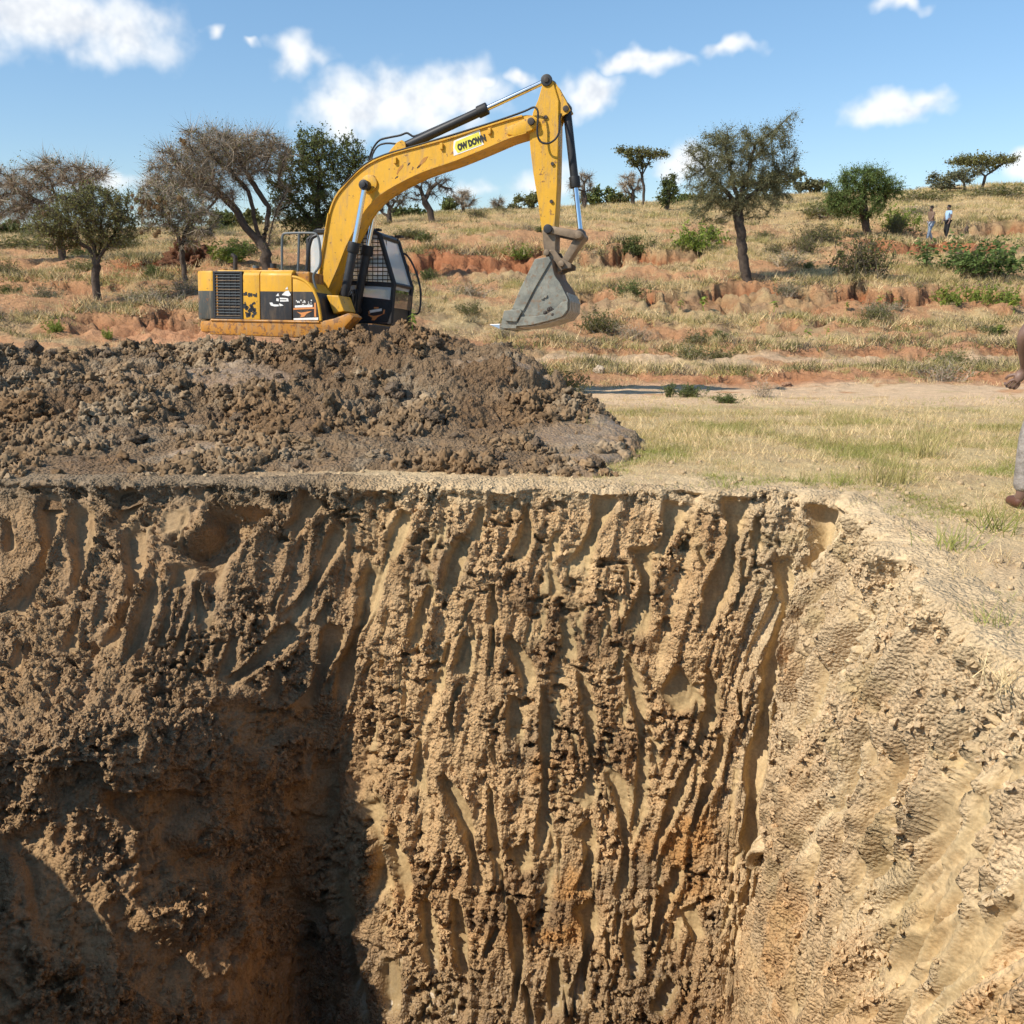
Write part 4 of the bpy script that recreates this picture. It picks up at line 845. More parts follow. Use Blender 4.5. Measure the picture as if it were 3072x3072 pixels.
    # hand rails on the deck
    h1 = [E3(846, 812, Y + .2), E3(846, 730, Y + .2), E3(849, 706, Y + .2), E3(862, 700, Y + .2), E3(930, 699, Y + .2), E3(950, 704, Y + .2), E3(958, 725, Y + .2), E3(962, 770, Y + .2), E3(958, 800, Y + .2), E3(942, 822, Y + .2), E3(941, 840, Y + .2), E3(948, 865, Y + .2), E3(955, 890, Y + .2)]
    MB().tube(h1, 0.021, 8, 3).build('hand_rail', M['grey'], ex, smooth=True)
    MB().tube([E3(897, 700, Y + .2), E3(896, 760, Y + .2), E3(893, 830, Y + .2)], 0.021, 8, 2).build('hand_rail', M['grey'], ex, smooth=True)
    MB().tube([E3(951, 706, Y + .2), E3(935, 716, Y + .2), E3(926, 750, Y + .2), E3(920, 812, Y + .2)], 0.03, 8, 3).build('hand_rail', M['blk'], ex, smooth=True)
    # ---------------- cab on the far side
    ya, yb = 0.52, 1.42
    C = lambda px, row, y=ya: E(px, row, y)
    zc0 = C(1130, 968)[1]; zc1 = C(1110, 697)[1]
    xr = C(925, 800)[0]; xf_lo = C(1172, 960)[0]; xf_mid = C(1180, 850)[0]; xf_hi = C(1140, 715)[0]
    zm = C(1165, 852)[1]; zr = C(1120, 703)[1]
    cab = MB().box(xr, xf_lo, ya, yb, zc0 - .05, zc0 + 0.03).build('cab_floor', M['blk'], ex, 0.01)
    prof = [(xr, zc0), (xf_lo, zc0), (xf_mid + 0.02, zm), (xf_hi, zr - 0.02), (xf_hi - 0.12, zr + 0.05), (xr + 0.15, zr + 0.06), (xr, zr - 0.08)]
    for nm, yy in (('side_frame', ya), ('side_frame', yb)):
        mb = MB(); P3 = [(p[0], yy, p[1]) for p in prof]; mb.tube(P3 + [P3[0]], 0.045, 6, 1); xm = (xr + xf_hi) / 2 - 0.05
        mb.tube([(xm, yy, zc0), (xm + 0.02, yy, zr + 0.05)], 0.04, 6, 1); mb.tube([(xm, yy, zm + 0.03), (xf_mid, yy, zm - 0.02)], 0.045, 6, 1); mb.tube([(xr, yy, zm + 0.1), (xm, yy, zm + 0.06)], 0.035, 6, 1)
        mb.build(nm, M['blk'], ex)
    MB().poly([(xr + 0.05, zr + 0.03), (xf_hi - 0.05, zr + 0.02), (xf_hi - 0.2, zr + 0.10), (xr + 0.2, zr + 0.11)], ya - 0.03, yb + 0.03).build('roof', M['blk'], ex, 0.03, True)
    xm = (xr + xf_hi) / 2 - 0.05
    # lower side panels and glass, near side
    dl = MB().poly([(xm, zc0 + .02), (xf_lo - .02, zc0 + .02), (xf_lo - 0.0, zc0 + 0.42), (xm, zc0 + 0.52)], ya - 0.012, ya + 0.02).build('lower_panel', M['blk'], ex, 0.005)
    MB().poly([(xr, zc0 + .02), (xm, zc0 + .02), (xm, zm), (xr, zm + 0.1)], ya - 0.010, ya + 0.02).build('rear_panel', M['blk'], ex, 0.005)
    MB().poly([(xm, zc0 + .50), (xf_lo, zc0 + 0.42), (xf_mid, zm - .03), (xm, zm + .01)], ya - 0.004, ya + 0.004).build('side_window', M['glass'], ex)
    sw = MB().poly([(xm, zm + .03), (xf_mid, zm), (xf_hi, zr - .02), (xm + .02, zr + .03)], ya - 0.004, ya + 0.004).build('side_window', M['glass'], ex)
    MB().poly([(xr + .02, zm + .1), (xm, zm + .06), (xm + .02, zr + .03), (xr + .05, zr - .02)], ya - 0.004, ya + 0.004).build('side_window', M['glass'], ex)
    # wire guard on the upper side window
    gx0 = xm - 0.35; gm = MB()
    for k in range(15):
        t = k / 14; xx = gx0 + (xf_mid - gx0) * t; top = zr if xx < xf_hi else zr + (zm - zr) * (xx - xf_hi) / (xf_mid - xf_hi); gm.tube([(xx, ya - .03, zm), (xx, ya - .03, max(top, zm + .02))], 0.008, 4, 1)
    for k in range(13):
        zz = zm + (zr - zm) * k / 12; t = (zz - zm) / (zr - zm); gm.tube([(gx0, ya - .036, zz), (xf_mid + (xf_hi - xf_mid) * t, ya - .036, zz)], 0.008, 4, 1)
    gm.build('wire_guard', M['dirty'], sw)
    # front: windshield, lower pane, wire screen, frame
    def front(name, za, zb_, xa, xb, y0, y1, mt, th=0.008):
        mb = MB(); v = [mb.bm.verts.new(p) for p in ((xa, y0, za), (xa, y1, za), (xb, y1, zb_), (xb, y0, zb_), (xa - th, y0, za), (xa - th, y1, za), (xb - th, y1, zb_), (xb - th, y0, zb_))]
        for q in ((0, 1, 2, 3), (7, 6, 5, 4), (0, 4, 5, 1), (1, 5, 6, 2), (2, 6, 7, 3), (3, 7, 4, 0)): mb.bm.faces.new([v[i] for i in q])
        return mb.build(name, mt, ex)
    ws = front('windshield', zm + .03, zr - .05, xf_mid + .015, xf_hi + .01, ya + .06, yb - .06, M['glass'])
    front('lower_window', zc0 + .62, zm - .03, xf_lo + 0.03, xf_mid + .01, ya + .06, yb - .06, M['glass'])
    front('front_panel', zc0 + .02, zc0 + .28, xf_lo + 0.005, xf_lo + 0.02, ya, yb, M['blk'], 0.03)
    mb = MB(); 
    for (za, xa), (zb_, xb) in (((zm, xf_mid + .01), (zr - .03, xf_hi)), ((zc0, xf_lo), (zm, xf_mid + .01))):
        for yy in (ya, yb): mb.tube([(xa, yy, za), (xb, yy, zb_)], 0.05, 6, 1)
    mb.tube([(xf_mid + .01, ya, zm), (xf_mid + .01, yb, zm)], 0.04, 6, 1); mb.tube([(xf_hi, ya, zr - .03), (xf_hi, yb, zr - .03)], 0.05, 6, 1)
    mb.build('front_frame', M['blk'], ex)
    mb = MB(); za, zz1 = zc0 + .28, zm - 0.16
    for k in range(16): yy = ya + .04 + (yb - ya - .08) * k / 15; mb.tube([(xf_lo + .05, yy, za), (xf_lo + .08, yy, zz1)], 0.006, 4, 1)
    for k in range(14): zz = za + (zz1 - za) * k / 13; mb.tube([(xf_lo + .05 + .03 * k / 13, ya + .02, zz), (xf_lo + .05 + .03 * k / 13, yb - .02, zz)], 0.006, 4, 1)
    mb.build('front_screen', M['steel'], ex)
    MB().tube([(xf_hi + .02, yb, zr - .25), (xf_hi + .16, yb + .05, zr - .27), (xf_hi + .33, yb + .08, zr - .55), (xf_lo + .22, yb + .08, zm - .05), (xf_lo + .20, yb + .06, zc0 + .25), (xf_lo + .05, yb, zc0 + .22)], 0.02, 8, 4).build('grab_rail', M['blk'], ex, smooth=True)
    # seat, wiper, work lamp
    MB().box(xm - .55, xm - .05, .55, 1.05, zc0 + .35, zc0 + .5).box(xm - .62, xm - .48, .55, 1.05, zc0 + .5, zc0 + 1.05).build('seat', M['rub'], ex, 0.05, True)
    MB().tube([(xf_hi + .03, .75, zr - .08), (xf_hi + .10, .62, zr - .5)], 0.008, 4, 1).build('wiper', M['rub'], ws)
    for px, row in ((1130, 691), (1195, 712)):
        a = E3(px, row, ya + .2); l = MB().box(a[0] - .05, a[0] + .08, a[1] - .07, a[1] + .07, a[2] - .01, a[2] + .03).build('work_lamp', M['dirty'], ex, 0.01); MB().cyl((a[0] - .02, a[1], a[2] - .07), (a[0], a[1], a[2]), .015).build('lamp_stem', M['blk'], l)
    # base under the cab
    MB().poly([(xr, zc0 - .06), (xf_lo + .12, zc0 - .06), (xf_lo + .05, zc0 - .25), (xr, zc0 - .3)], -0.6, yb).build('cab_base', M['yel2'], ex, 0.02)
    # ---------------- boom
    up = [(952, 900), (950, 870), (951, 843), (962, 793), (972, 736), (979, 690), (988, 640), (1007, 590), (1040, 548), (1077, 511), (1119, 483), (1179, 459), (1273, 434), (1366, 408), (1482, 371), (1552, 350), (1589, 345), (1612, 355), (1617, 368)]
    lo = [(1613, 381), (1580, 399), (1529, 415), (1459, 445), (1366, 483), (1273, 515), (1203, 548), (1142, 585), (1096, 632), (1068, 683), (1039, 740), (1012, 808), (985, 870), (975, 910)]
    bw = 0.22
    def smooth_line(L, n=3): P = np.array([E(a, b, -bw) for a, b in L]); return [tuple(p) for p in catmull(P, np.linspace(0, len(P) - 1, (len(P) - 1) * n + 1))]
    U = smooth_line(up); Lw = smooth_line(lo)
    boom = MB().poly(U + Lw, -bw, bw).build('boom', M['arm'], ex, 0.008, True, 1)
    # flange lips proud of the side plates
    for pts in (U[3:-8], Lw[3:]):
        for sy in (-1, 1):
            mb = MB(); P = np.array(pts); T = np.gradient(P, axis=0); T /= np.linalg.norm(T, axis=1, keepdims=True); Nn = np.stack([-T[:, 1], T[:, 0]], -1)
            a = [mb.bm.verts.new((p[0], sy * (bw + 0.0), p[1])) for p in P + Nn * 0.004]; b = [mb.bm.verts.new((p[0], sy * (bw + 0.03), p[1])) for p in P + Nn * 0.004]; c = [mb.bm.verts.new((p[0], sy * (bw + 0.03), p[1])) for p in P - Nn * 0.022]; d = [mb.bm.verts.new((p[0], sy * bw, p[1])) for p in P - Nn * 0.022]
            for i in range(len(P) - 1):
                for q, w in ((a, b), (b, c), (c, d), (d, a)): mb.bm.faces.new((q[i], w[i], w[i + 1], q[i + 1]))
            mb.build('flange', M['arm'], boom, smooth=True)
    # tip cheek plates and stiffener bosses
    for sy in (-1, 1):
        ch = [(1516, 385), (1560, 366), (1595, 350), (1610, 358), (1612, 376), (1596, 392), (1545, 408), (1522, 404)]
        MB().poly([E(a, b, -bw) for a, b in ch], sy * bw, sy * (bw + 0.035)).build('tip_plate', M['arm'], boom, 0.01, True)
        cx, cz = E(1104, 552, -bw); MB().cyl((cx + .03, sy * bw, cz), (cx + .03, sy * (bw + .04), cz), 0.15, n=24).build('boss_plate', M['arm'], boom, 0.01, True)
    cx, cz = E(1095, 556, -.40); MB().cyl((cx, -.52, cz), (cx, .52, cz), 0.055, n=18).build('boom_pin', M['blk'], boom, 0.008, True)
    cx, cz = E(1596, 367, -bw); MB().cyl((cx, -.31, cz), (cx, .31, cz), 0.06, n=18).build('tip_pin', M['dirty'], boom, 0.01, True)
    # line clips along the boom top side
    for px, row in ((1187, 482), (1326, 440), (1470, 395)):
        x, z = E(px, row, -bw); MB().box(x - .025, x + .025, -bw - .05, -bw, z - .05, z + .05).build('clip', M['arm'], boom, 0.005)
    # rusty scuffs
    for px, row, w, h in ((1200, 508, .10, .17), (1268, 486, .20, .16), (1256, 500, .06, .07), (1227, 492, .05, .05), (1365, 452, .16, .12), (1190, 532, .05, .05)):
        x, z = E(px, row, -bw); n = 11; mb = MB(); mb.poly([(x + w * rr.uniform(.35, .62) * math.cos(a) + .25 * h * math.sin(a), z + h * rr.uniform(.3, .6) * math.sin(a) + .25 * w * math.cos(a)) for a in np.linspace(0, 6.28, n, endpoint=False)], -bw - .003, -bw)
        mb.build('bare_patch', M['yel2'] if w > .07 else M['dirty'], boom)
    # sticker with the words left on it
    A0 = np.array(E(1366, 452, -bw)); B0 = np.array(E(1445, 422, -bw)); dx = (B0 - A0) / np.linalg.norm(B0 - A0); dz = np.array((-dx[1], dx[0]))
    Wd = np.linalg.norm(B0 - A0) * 0.98; o0 = A0 - dz * 0.055
    q = lambda u, v: tuple(o0 + dx * u + dz * v)
    st = MB().poly([q(-.05, -.02), q(Wd + .03, -.02), q(Wd + .01, .10), q(Wd + .03, .24), q(.02, .215), q(-.02, .12)], -bw - .004, -bw).build('warning_sticker', M['white'], boom)
    st['label'] = 'torn yellow warning sticker reading OW DOWN'
    MB().poly([q(.03, .0), q(Wd, .0), q(Wd, .205), q(.05, .19), q(.0, .1)], -bw - .007, -bw - .0035).build('sticker_face', M['stky'], st)
    t0 = o0 + dx * (0.055) + dz * 0.035
    text_part('OW DOWN', 'lettering', M['rub'], st, 0.14, (t0[0], -bw - .009, t0[1]), (dx[0] * .66, 0, dx[1] * .66), (dz[0], 0, dz[1]))
    # ---------------- cylinders
    def cylinder(name, a, b, split, r, rr_, y, gland=1.35):
        A_ = Vector(E3(*a, y)); B_ = Vector(E3(*b, y)); Mx = Vector(E3(*split, y)); d = (B_ - A_).normalized()
        Mx = A_ + d * (Mx - A_).dot(d)
        c = MB().cyl(A_, Mx, r, n=18).build(name, M['blk'], ex, 0.006, True)
        MB().cyl(Mx - d * 0.16, Mx + d * 0.02, r * gland, n=18).build('gland', M['rub'], c, 0.01, True)
        MB().cyl(Mx, B_, rr_, n=16).build('rod', M['chrome'], c, smooth=True)
        MB().cyl(B_ + Vector((0, -.08, 0)), B_ + Vector((0, .08, 0)), rr_ * 1.9, n=18).build('rod_eye', M['blk'], c, 0.008, True)
        MB().cyl(A_ + Vector((0, -.09, 0)), A_ + Vector((0, .09, 0)), r * 1.1, n=18).build('base_eye', M['dirty'], c, 0.008, True)
        return c
    for y, dx_ in ((-.40, 0), (.40, 0)):
        if y < 0: cylinder('boom_cylinder', (1026, 930), (1095, 556), (1071, 732), .078, .046, y)
        else:
            p0 = E(1026, 930, -.4); 
            cb = cylinder('boom_cylinder', (1068, 930), (1138, 560), (1110, 742), .078, .046, .36)
    cylinder('arm_cylinder', (1208, 443), (1640, 242), (1462, 334), .078, .044, 0.0, 1.3)
    a = E(1196, 470, 0); mb = MB()
    for y0, y1 in ((-.14, -.1), (.1, .14)): mb.poly([E(1174, 462, 0), E(1200, 432, 0), E(1214, 425, 0), E(1224, 432, 0), E(1226, 450, 0)], y0, y1)
    mb.build('cylinder_bracket', M['arm'], boom, 0.008)
    cylinder('bucket_cylinder', (1700, 325), (1742, 702), (1723, 560), .070, .042, 0.0, 1.3)
    # hoses
    MB().tube([E3(1106, 489, .05), E3(1112, 462, .05), E3(1122, 440, .05), E3(1140, 420, .05), E3(1170, 412, .05), E3(1200, 406, .05), E3(1220, 399, .05), E3(1232, 405, .05), E3(1246, 408, .05), E3(1300, 385, .02), E3(1380, 350, .02), E3(1440, 326, .0)], .018, 8, 4).build('hose', M['rub'], ex, smooth=True)
    MB().tube([E3(1115, 484, -.05), E3(1118, 462, -.05), E3(1134, 438, -.05), E3(1160, 430, -.05), E3(1195, 432, -.05), E3(1225, 430, -.05)], .016, 8, 4).build('hose', M['rub'], ex, smooth=True)
    MB().tube([E3(1000, 600, -bw), E3(1040, 545, -bw - .02), E3(1119, 478, -bw - .02), E3(1273, 430, -bw - .02), E3(1366, 402, -bw - .02), E3(1490, 363, -bw - .02), E3(1570, 335, -bw - .03), E3(1600, 322, -bw - .06), E3(1612, 330, -bw - .08), E3(1614, 350, -bw - .1), E3(1612, 400, -bw - .12), E3(1622, 425, -bw - .12), E3(1645, 430, -bw - .12), E3(1668, 415, -bw - .10), E3(1678, 390, -bw - .06), E3(1680, 350, -bw + .05), E3(1690, 335, -.05)], .017, 8, 4).build('hose', M['rub'], ex, smooth=True)
    MB().tube([E3(985, 640, -bw - .03), E3(975, 700, -bw - .03), E3(965, 760, -bw - .03), E3(958, 820, -bw - .03)], .016, 6, 3).build('pipe', M['arm'], ex, smooth=True)
    for y_, k in ((-.34, 0), (-.28, 6), (-.46, -8)): MB().tube([E3(1050 + k, 905, y_), E3(1056 + k, 880, y_ - .05), E3(1064 + k, 870, y_ - .05), E3(1068 + k, 890, y_ - .03), E3(1066 + k, 930, y_), E3(1075 + k, 965, y_)], .015, 6, 4).build('hose', M['rub'], ex, smooth=True)
    # ---------------- stick
    sw_ = 0.17
    so = [(1632, 236), (1624, 264), (1615, 296), (1599, 336), (1587, 399), (1591, 450), (1599, 515), (1613, 599), (1624, 683), (1630, 735), (1634, 760), (1650, 772), (1662, 760), (1664, 688), (1667, 646), (1672, 553), (1675, 413), (1676, 301), (1658, 243), (1646, 230)]
    stick = MB().poly([E(a, b, -sw_) for a, b in so], -sw_, sw_).build('stick', M['arm'], ex, 0.01, True, 1)
    x, z = E(1640, 241, -sw_); 
    for y0, y1 in ((-sw_ - .03, -sw_ + .02), (sw_ - .02, sw_ + .03)): MB().cyl((x, y0, z), (x, y1, z), .095, n=22).build('top_boss', M['blk'], stick, 0.01, True)
    MB().cyl((x, -sw_ - .05, z), (x, sw_ + .05, z), .045, n=16).build('stick_pin', M['dirty'], stick, 0.008, True)
    mb = MB()
    for y0, y1 in ((-.13, -.10), (.10, .13)): mb.poly([E(a, b, -sw_) for a, b in ((1655, 240), (1668, 250), (1694, 296), (1710, 328), (1700, 338), (1684, 348), (1672, 380), (1670, 300))], y0, y1)
    mb.build('cylinder_bracket', M['arm'], stick, 0.006)
    x, z = E(1696, 324, -sw_); MB().cyl((x, -.15, z), (x, .15, z), .05, n=16).build('bracket_pin', M['dirty'], stick, 0.006, True)
    for px, row in ((1638, 352), (1658, 492), (1655, 605)): x, z = E(px, row, -sw_); MB().cyl((x, -sw_ - .03, z), (x, -sw_, z), .03, n=10).build('bolt', M['dirty'], stick)
    MB().poly([E(a, b, -sw_) for a, b in ((1626, 690), (1668, 690), (1666, 755), (1640, 770), (1632, 750))], -sw_ - .012, sw_ + .012).build('stick_end', M['steel'], stick, 0.008)
    # ---------------- bucket linkage
    def bar(name, p, q, r0, r1, ys, mt, n=12):
        mb = MB(); P_ = np.array(E(*p, -.2)); Q_ = np.array(E(*q, -.2)); d = Q_ - P_; L_ = np.linalg.norm(d); d /= L_; nn = np.array((-d[1], d[0])); th = math.atan2(d[1], d[0])
        pts = [tuple(P_ + r0 * np.array((math.cos(th + a), math.sin(th + a)))) for a in np.linspace(math.pi / 2, 3 * math.pi / 2, n)] + [tuple(Q_ + r1 * np.array((math.cos(th + a), math.sin(th + a)))) for a in np.linspace(-math.pi / 2, math.pi / 2, n)]
        for y0, y1 in ys: mb.poly(pts, y0, y1)
        return mb.build(name, mt, ex, 0.006, True)
    tl = bar('tipping_link', (1646, 688), (1738, 706), .058, .07, ((-.25, -.20), (.20, .25)), M['steel']); bl = bar('bucket_link', (1738, 706), (1686, 792), .07, .055, ((-.15, .15),), M['steel'])
    for px, row, r, par in ((1646, 688, .075, tl), (1738, 706, .06, tl), (1686, 792, .05, bl)): x, z = E(px, row, -.2); MB().cyl((x, -.29, z), (x, .29, z), r, n=18).build('pin', M['blk'] if r > .07 else M['steel'], par, 0.01, True)
    # ---------------- bucket
    K = lambda u, v: (1400 + u * .2329, 650 + v * .2329)
    by = 0.50
    so = [(885, 545), (1060, 515), (1095, 575), (1130, 750), (1200, 850), (1265, 980), (1308, 1085), (1302, 1200), (1235, 1288), (1050, 1345), (840, 1395), (640, 1412), (500, 1408), (440, 1400), (475, 1240), (585, 1190), (800, 720)]
    so = [tuple(q_) for q_ in catmull(np.array(so[2:13], float), np.linspace(0, 10, 31))]; so = [(885, 545), (1060, 515)] + so + [(440, 1400), (475, 1240), (585, 1190), (800, 720)]
    sp = [E(*K(u, v), -by) for u, v in so]
    bucket = empty('bucket'); bucket.parent = ex
    # keep thing > part > sub-part: the shell is the part, its fittings are sub-parts
    bpy.data.objects.remove(bucket)
    shell_out = sp[1:-3]; cx = sum(p[0] for p in sp) / len(sp); cz = sum(p[1] for p in sp) / len(sp)
    mb = MB(); inner = [(p[0] + (cx - p[0]) * .06, p[1] + (cz - p[1]) * .06) for p in shell_out]
    mb.poly(shell_out + inner[::-1], -by, by)
    shell = mb.build('bucket', M['buck2'], ex, 0.004, True, 1); shell['label'] = 'grey digging bucket with rusty curved back, curled under the stick'
    for y0, y1 in ((-by - .006, -by + .03), (by - .03, by + .006)): MB().poly(sp, y0, y1).build('side_plate', M['buck'], shell, 0.006, True)
    for sgn in (-1, 1):
        y0, y1 = sorted((sgn * (by + .006), sgn * (by + .035)))
        MB().poly([E(*K(u, v), -by) for u, v in ((885, 548), (1058, 518), (1090, 570), (880, 930), (735, 1215), (590, 1188), (700, 920), (800, 720))], y0, y1).build('edge_strip', M['buck'], shell, 0.008)
        MB().poly([E(*K(u, v), -by) for u, v in ((1305, 1085), (1302, 1200), (1235, 1288), (1050, 1345), (840, 1395), (640, 1412), (700, 1290), (850, 1290), (1030, 1260), (1160, 1180), (1230, 1100))], y0, y1).build('wear_strip', M['buck'], shell, 0.008)
        y0, y1 = sorted((sgn * (by - .02), sgn * (by + .06)))
        MB().poly([E(*K(u, v), -by) for u, v in ((490, 1215), (700, 1190), (720, 1225), (655, 1355), (510, 1345), (480, 1300))], y0, y1).build('side_cutter', M['buck'], shell, 0.01)
        MB().poly([E(*K(u, v), -by) for u, v in ((960, 520), (985, 430), (1040, 400), (1100, 410), (1160, 500), (1240, 545), (1300, 580), (1300, 640), (1200, 660), (1130, 700), (1100, 560))], sgn * .20 - .025, sgn * .20 + .025).build('hanger_ear', M['steel'], shell, 0.01)
    mb = MB()
    for (u, v) in ((975, 1040), (1015, 1020)): x, z = E(*K(u, v), -by); mb.cyl((x, -by - .03, z), (x, -by, z), .035, n=8)
    mb.build('cast_mark', M['buck'], shell)
    x, z = E(*K(1040, 470), -.2); MB().cyl((x, -.30, z), (x, .30, z), .05, n=16).build('bucket_pin', M['steel'], shell, 0.008, True)
    # cutting lip, teeth, bottom wear bars
    e0 = np.array(E(*K(470, 1415), -by)); e1 = np.array(E(*K(640, 1415), -by)); d = (e0 - e1) / np.linalg.norm(e0 - e1); nrm = np.array((-d[1], d[0]))
    MB().poly([tuple(e1 + nrm * .03), tuple(e0 + nrm * .03), tuple(e0 + d * .06), tuple(e0 - nrm * .03), tuple(e1 - nrm * .03)], -by - .01, by + .01).build('cutting_lip', M['buck'], shell, 0.005)
    for k in range(5):
        y = -by + .06 + (2 * by - .12) * k / 4; b0 = e0 + d * -.02
        mb = MB(); ad = MB().poly([tuple(b0 + nrm * .055), tuple(b0 + d * .09 + nrm * .045), tuple(b0 + d * .09 - nrm * .045), tuple(b0 - nrm * .055)], y - .045, y + .045).build('tooth_adapter', M['buck'], shell, 0.01)
        t0 = b0 + d * .08; v = [(t0 + nrm * .045, y - .042), (t0 + nrm * .045, y + .042), (t0 - nrm * .045, y + .042), (t0 - nrm * .045, y - .042)]; tp = t0 + d * .20 - nrm * .035
        vs = [mb.bm.verts.new((p[0], yy, p[1])) for p, yy in v] + [mb.bm.verts.new((tp[0], y - .03, tp[1])), mb.bm.verts.new((tp[0], y + .03, tp[1]))]
        for f in ((0, 1, 2, 3), (0, 4, 5, 1), (3, 2, 5, 4), (0, 3, 4), (1, 5, 2)): mb.bm.faces.new([vs[i] for i in f])
        mb.build('tooth', M['tooth'], shell, 0.006)
    bot = [E(*K(u, v), -by) for u, v in ((560, 1412), (640, 1414), (840, 1397), (1050, 1347), (1235, 1290), (1302, 1202), (1308, 1085), (1265, 980))]
    for k in range(7):
        y = -by + .1 + (2 * by - .2) * k / 6; P = np.array(bot); c0 = np.array((cx, cz)); off = P + (P - c0) / np.linalg.norm(P - c0, axis=1, keepdims=True) * .028
        MB().poly([tuple(p) for p in P] + [tuple(p) for p in off[::-1]], y - .035, y + .035).build('wear_bar', M['wear'], shell, 0.004)
    # caked mud
    mb = MB(); x, z = E(*K(1090, 1210), -by)
    for k in range(14): mb.ball((x + rr.gauss(0, .05), -by - .015, z + rr.gauss(0, .05)), rr.uniform(.02, .05), 1, (1, .6, 1))
    mb.build('caked_mud', M['dirty'], shell)
    # ---------------- worn door lettering and stickers
    def quad(pts, name, mt, par, y): 
        return MB().poly([E(560 + u * .383, 640 + v * .383, Y) for u, v in pts], y - .003, y + .003).build(name, mt, par)
    yd = Y - .004
    quad(((650, 700), (670, 698), (680, 712), (722, 715), (722, 728), (690, 730), (660, 722)), 'letter_remnant', M['white'], d2, yd)
    quad(((725, 705), (745, 712), (760, 722), (730, 728)), 'letter_remnant', M['white'], d2, yd)
    quad(((705, 665), (722, 668), (722, 690), (703, 686)), 'letter_remnant', M['white'], d2, yd)
    quad(((730, 660), (795, 665), (800, 690), (732, 692), (732, 680), (782, 682), (784, 674), (732, 674)), 'letter_remnant', M['white'], d2, yd)
    quad(((700, 648), (718, 625), (726, 648)), 'letter_remnant', M['white'], d2, yd)
    quad(((745, 640), (775, 610), (800, 605), (818, 640), (800, 650), (775, 645)), 'letter_remnant', M['white'], d2, yd)
    quad(((772, 595), (790, 575), (795, 595)), 'letter_remnant', M['white'], d2, yd)
    for c, u0 in (('white', 850),):
        for k in range(16):
            u = 850 + rr.uniform(0, 125); v = rr.uniform(675, 715); s = rr.uniform(5, 11); quad(((u, v), (u + s, v), (u + s, v + s * 1.4), (u, v + s * 1.2)), 'sticker_letter', M['white'], tb, yd + .006)
    quad(((848, 722), (985, 716), (985, 734), (848, 738)), 'sticker_band', M['white'], tb, yd + .006); quad(((836, 742), (998, 735), (998, 748), (836, 756)), 'sticker_band', M['org'], tb, yd + .006)
    bird = ((862, 770), (895, 778), (915, 775), (985, 764), (940, 786), (920, 810), (890, 815), (898, 795))
    quad(bird, 'sticker_bird', M['org'], tb, yd + .006); quad(((838, 822), (1030, 815), (1030, 835), (838, 835)), 'sticker_band', M['white'], tb, yd + .006)
    quad(((998, 700), (1012, 700), (1014, 810), (1000, 810)), 'sticker_band', M['org'], tb, yd + .006)
    def cq(pts, name, mt): return MB().poly([E(560 + u * .383, 640 + v * .383, ya) for u, v in pts], ya - .018, ya - .012).build(name, mt, dl)
    cq(((1420, 795), (1450, 800), (1470, 805), (1540, 790), (1500, 812), (1475, 838), (1452, 838), (1456, 818)), 'sticker_bird', M['org']); cq(((1436, 760), (1530, 745), (1530, 765), (1440, 780)), 'sticker_band', M['white']); cq(((1425, 770), (1437, 760), (1440, 790), (1428, 792)), 'sticker_band', M['org']); cq(((1545, 755), (1557, 755), (1550, 790), (1538, 790)), 'sticker_band', M['org']); cq(((1470, 735), (1505, 735), (1505, 747), (1470, 747)), 'sticker_band', M['org'])
    # ---------------- crawler tracks
    for sy in (-1, 1):
        yc = sy * 1.12; hw = .30; xa, xb, r = -1.85, 1.85, .40
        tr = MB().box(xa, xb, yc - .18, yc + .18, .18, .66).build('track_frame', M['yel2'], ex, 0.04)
        loop = []; n1 = 22
        for k in range(n1): loop.append((xa + (xb - xa) * k / n1, .03, 0.0))
        for k in range(9): a = -math.pi / 2 + math.pi * k / 9; loop.append((xb + r * math.cos(a), .03 + r + r * math.sin(a), a + math.pi / 2))
        for k in range(n1): loop.append((xb - (xb - xa) * k / n1, .03 + 2 * r, math.pi))
        for k in range(9): a = math.pi / 2 + math.pi * k / 9; loop.append((xa + r * math.cos(a), .03 + r + r * math.sin(a), a + math.pi / 2))
        me = None
        for x, z, a in loop:
            if me is None:
                o = MB().box(-.095, .095, -hw, hw, -.015, .015).box(-.09, -.06, -hw, hw, -.05, -.015).build('track_shoe', M['dirty'], tr, 0.004); me = o.data
            else: o = bpy.data.objects.new('track_shoe', me); link(o, tr)
            o.location = (x, yc, z); o.rotation_euler = (0, -a, 0)
        for xw in (xa, xb): MB().cyl((xw, yc - .2, .03 + r), (xw, yc + .2, .03 + r), r - .04, n=24).build('wheel', M['dirty'], tr, 0.01, True)
    return ex
build_excavator()
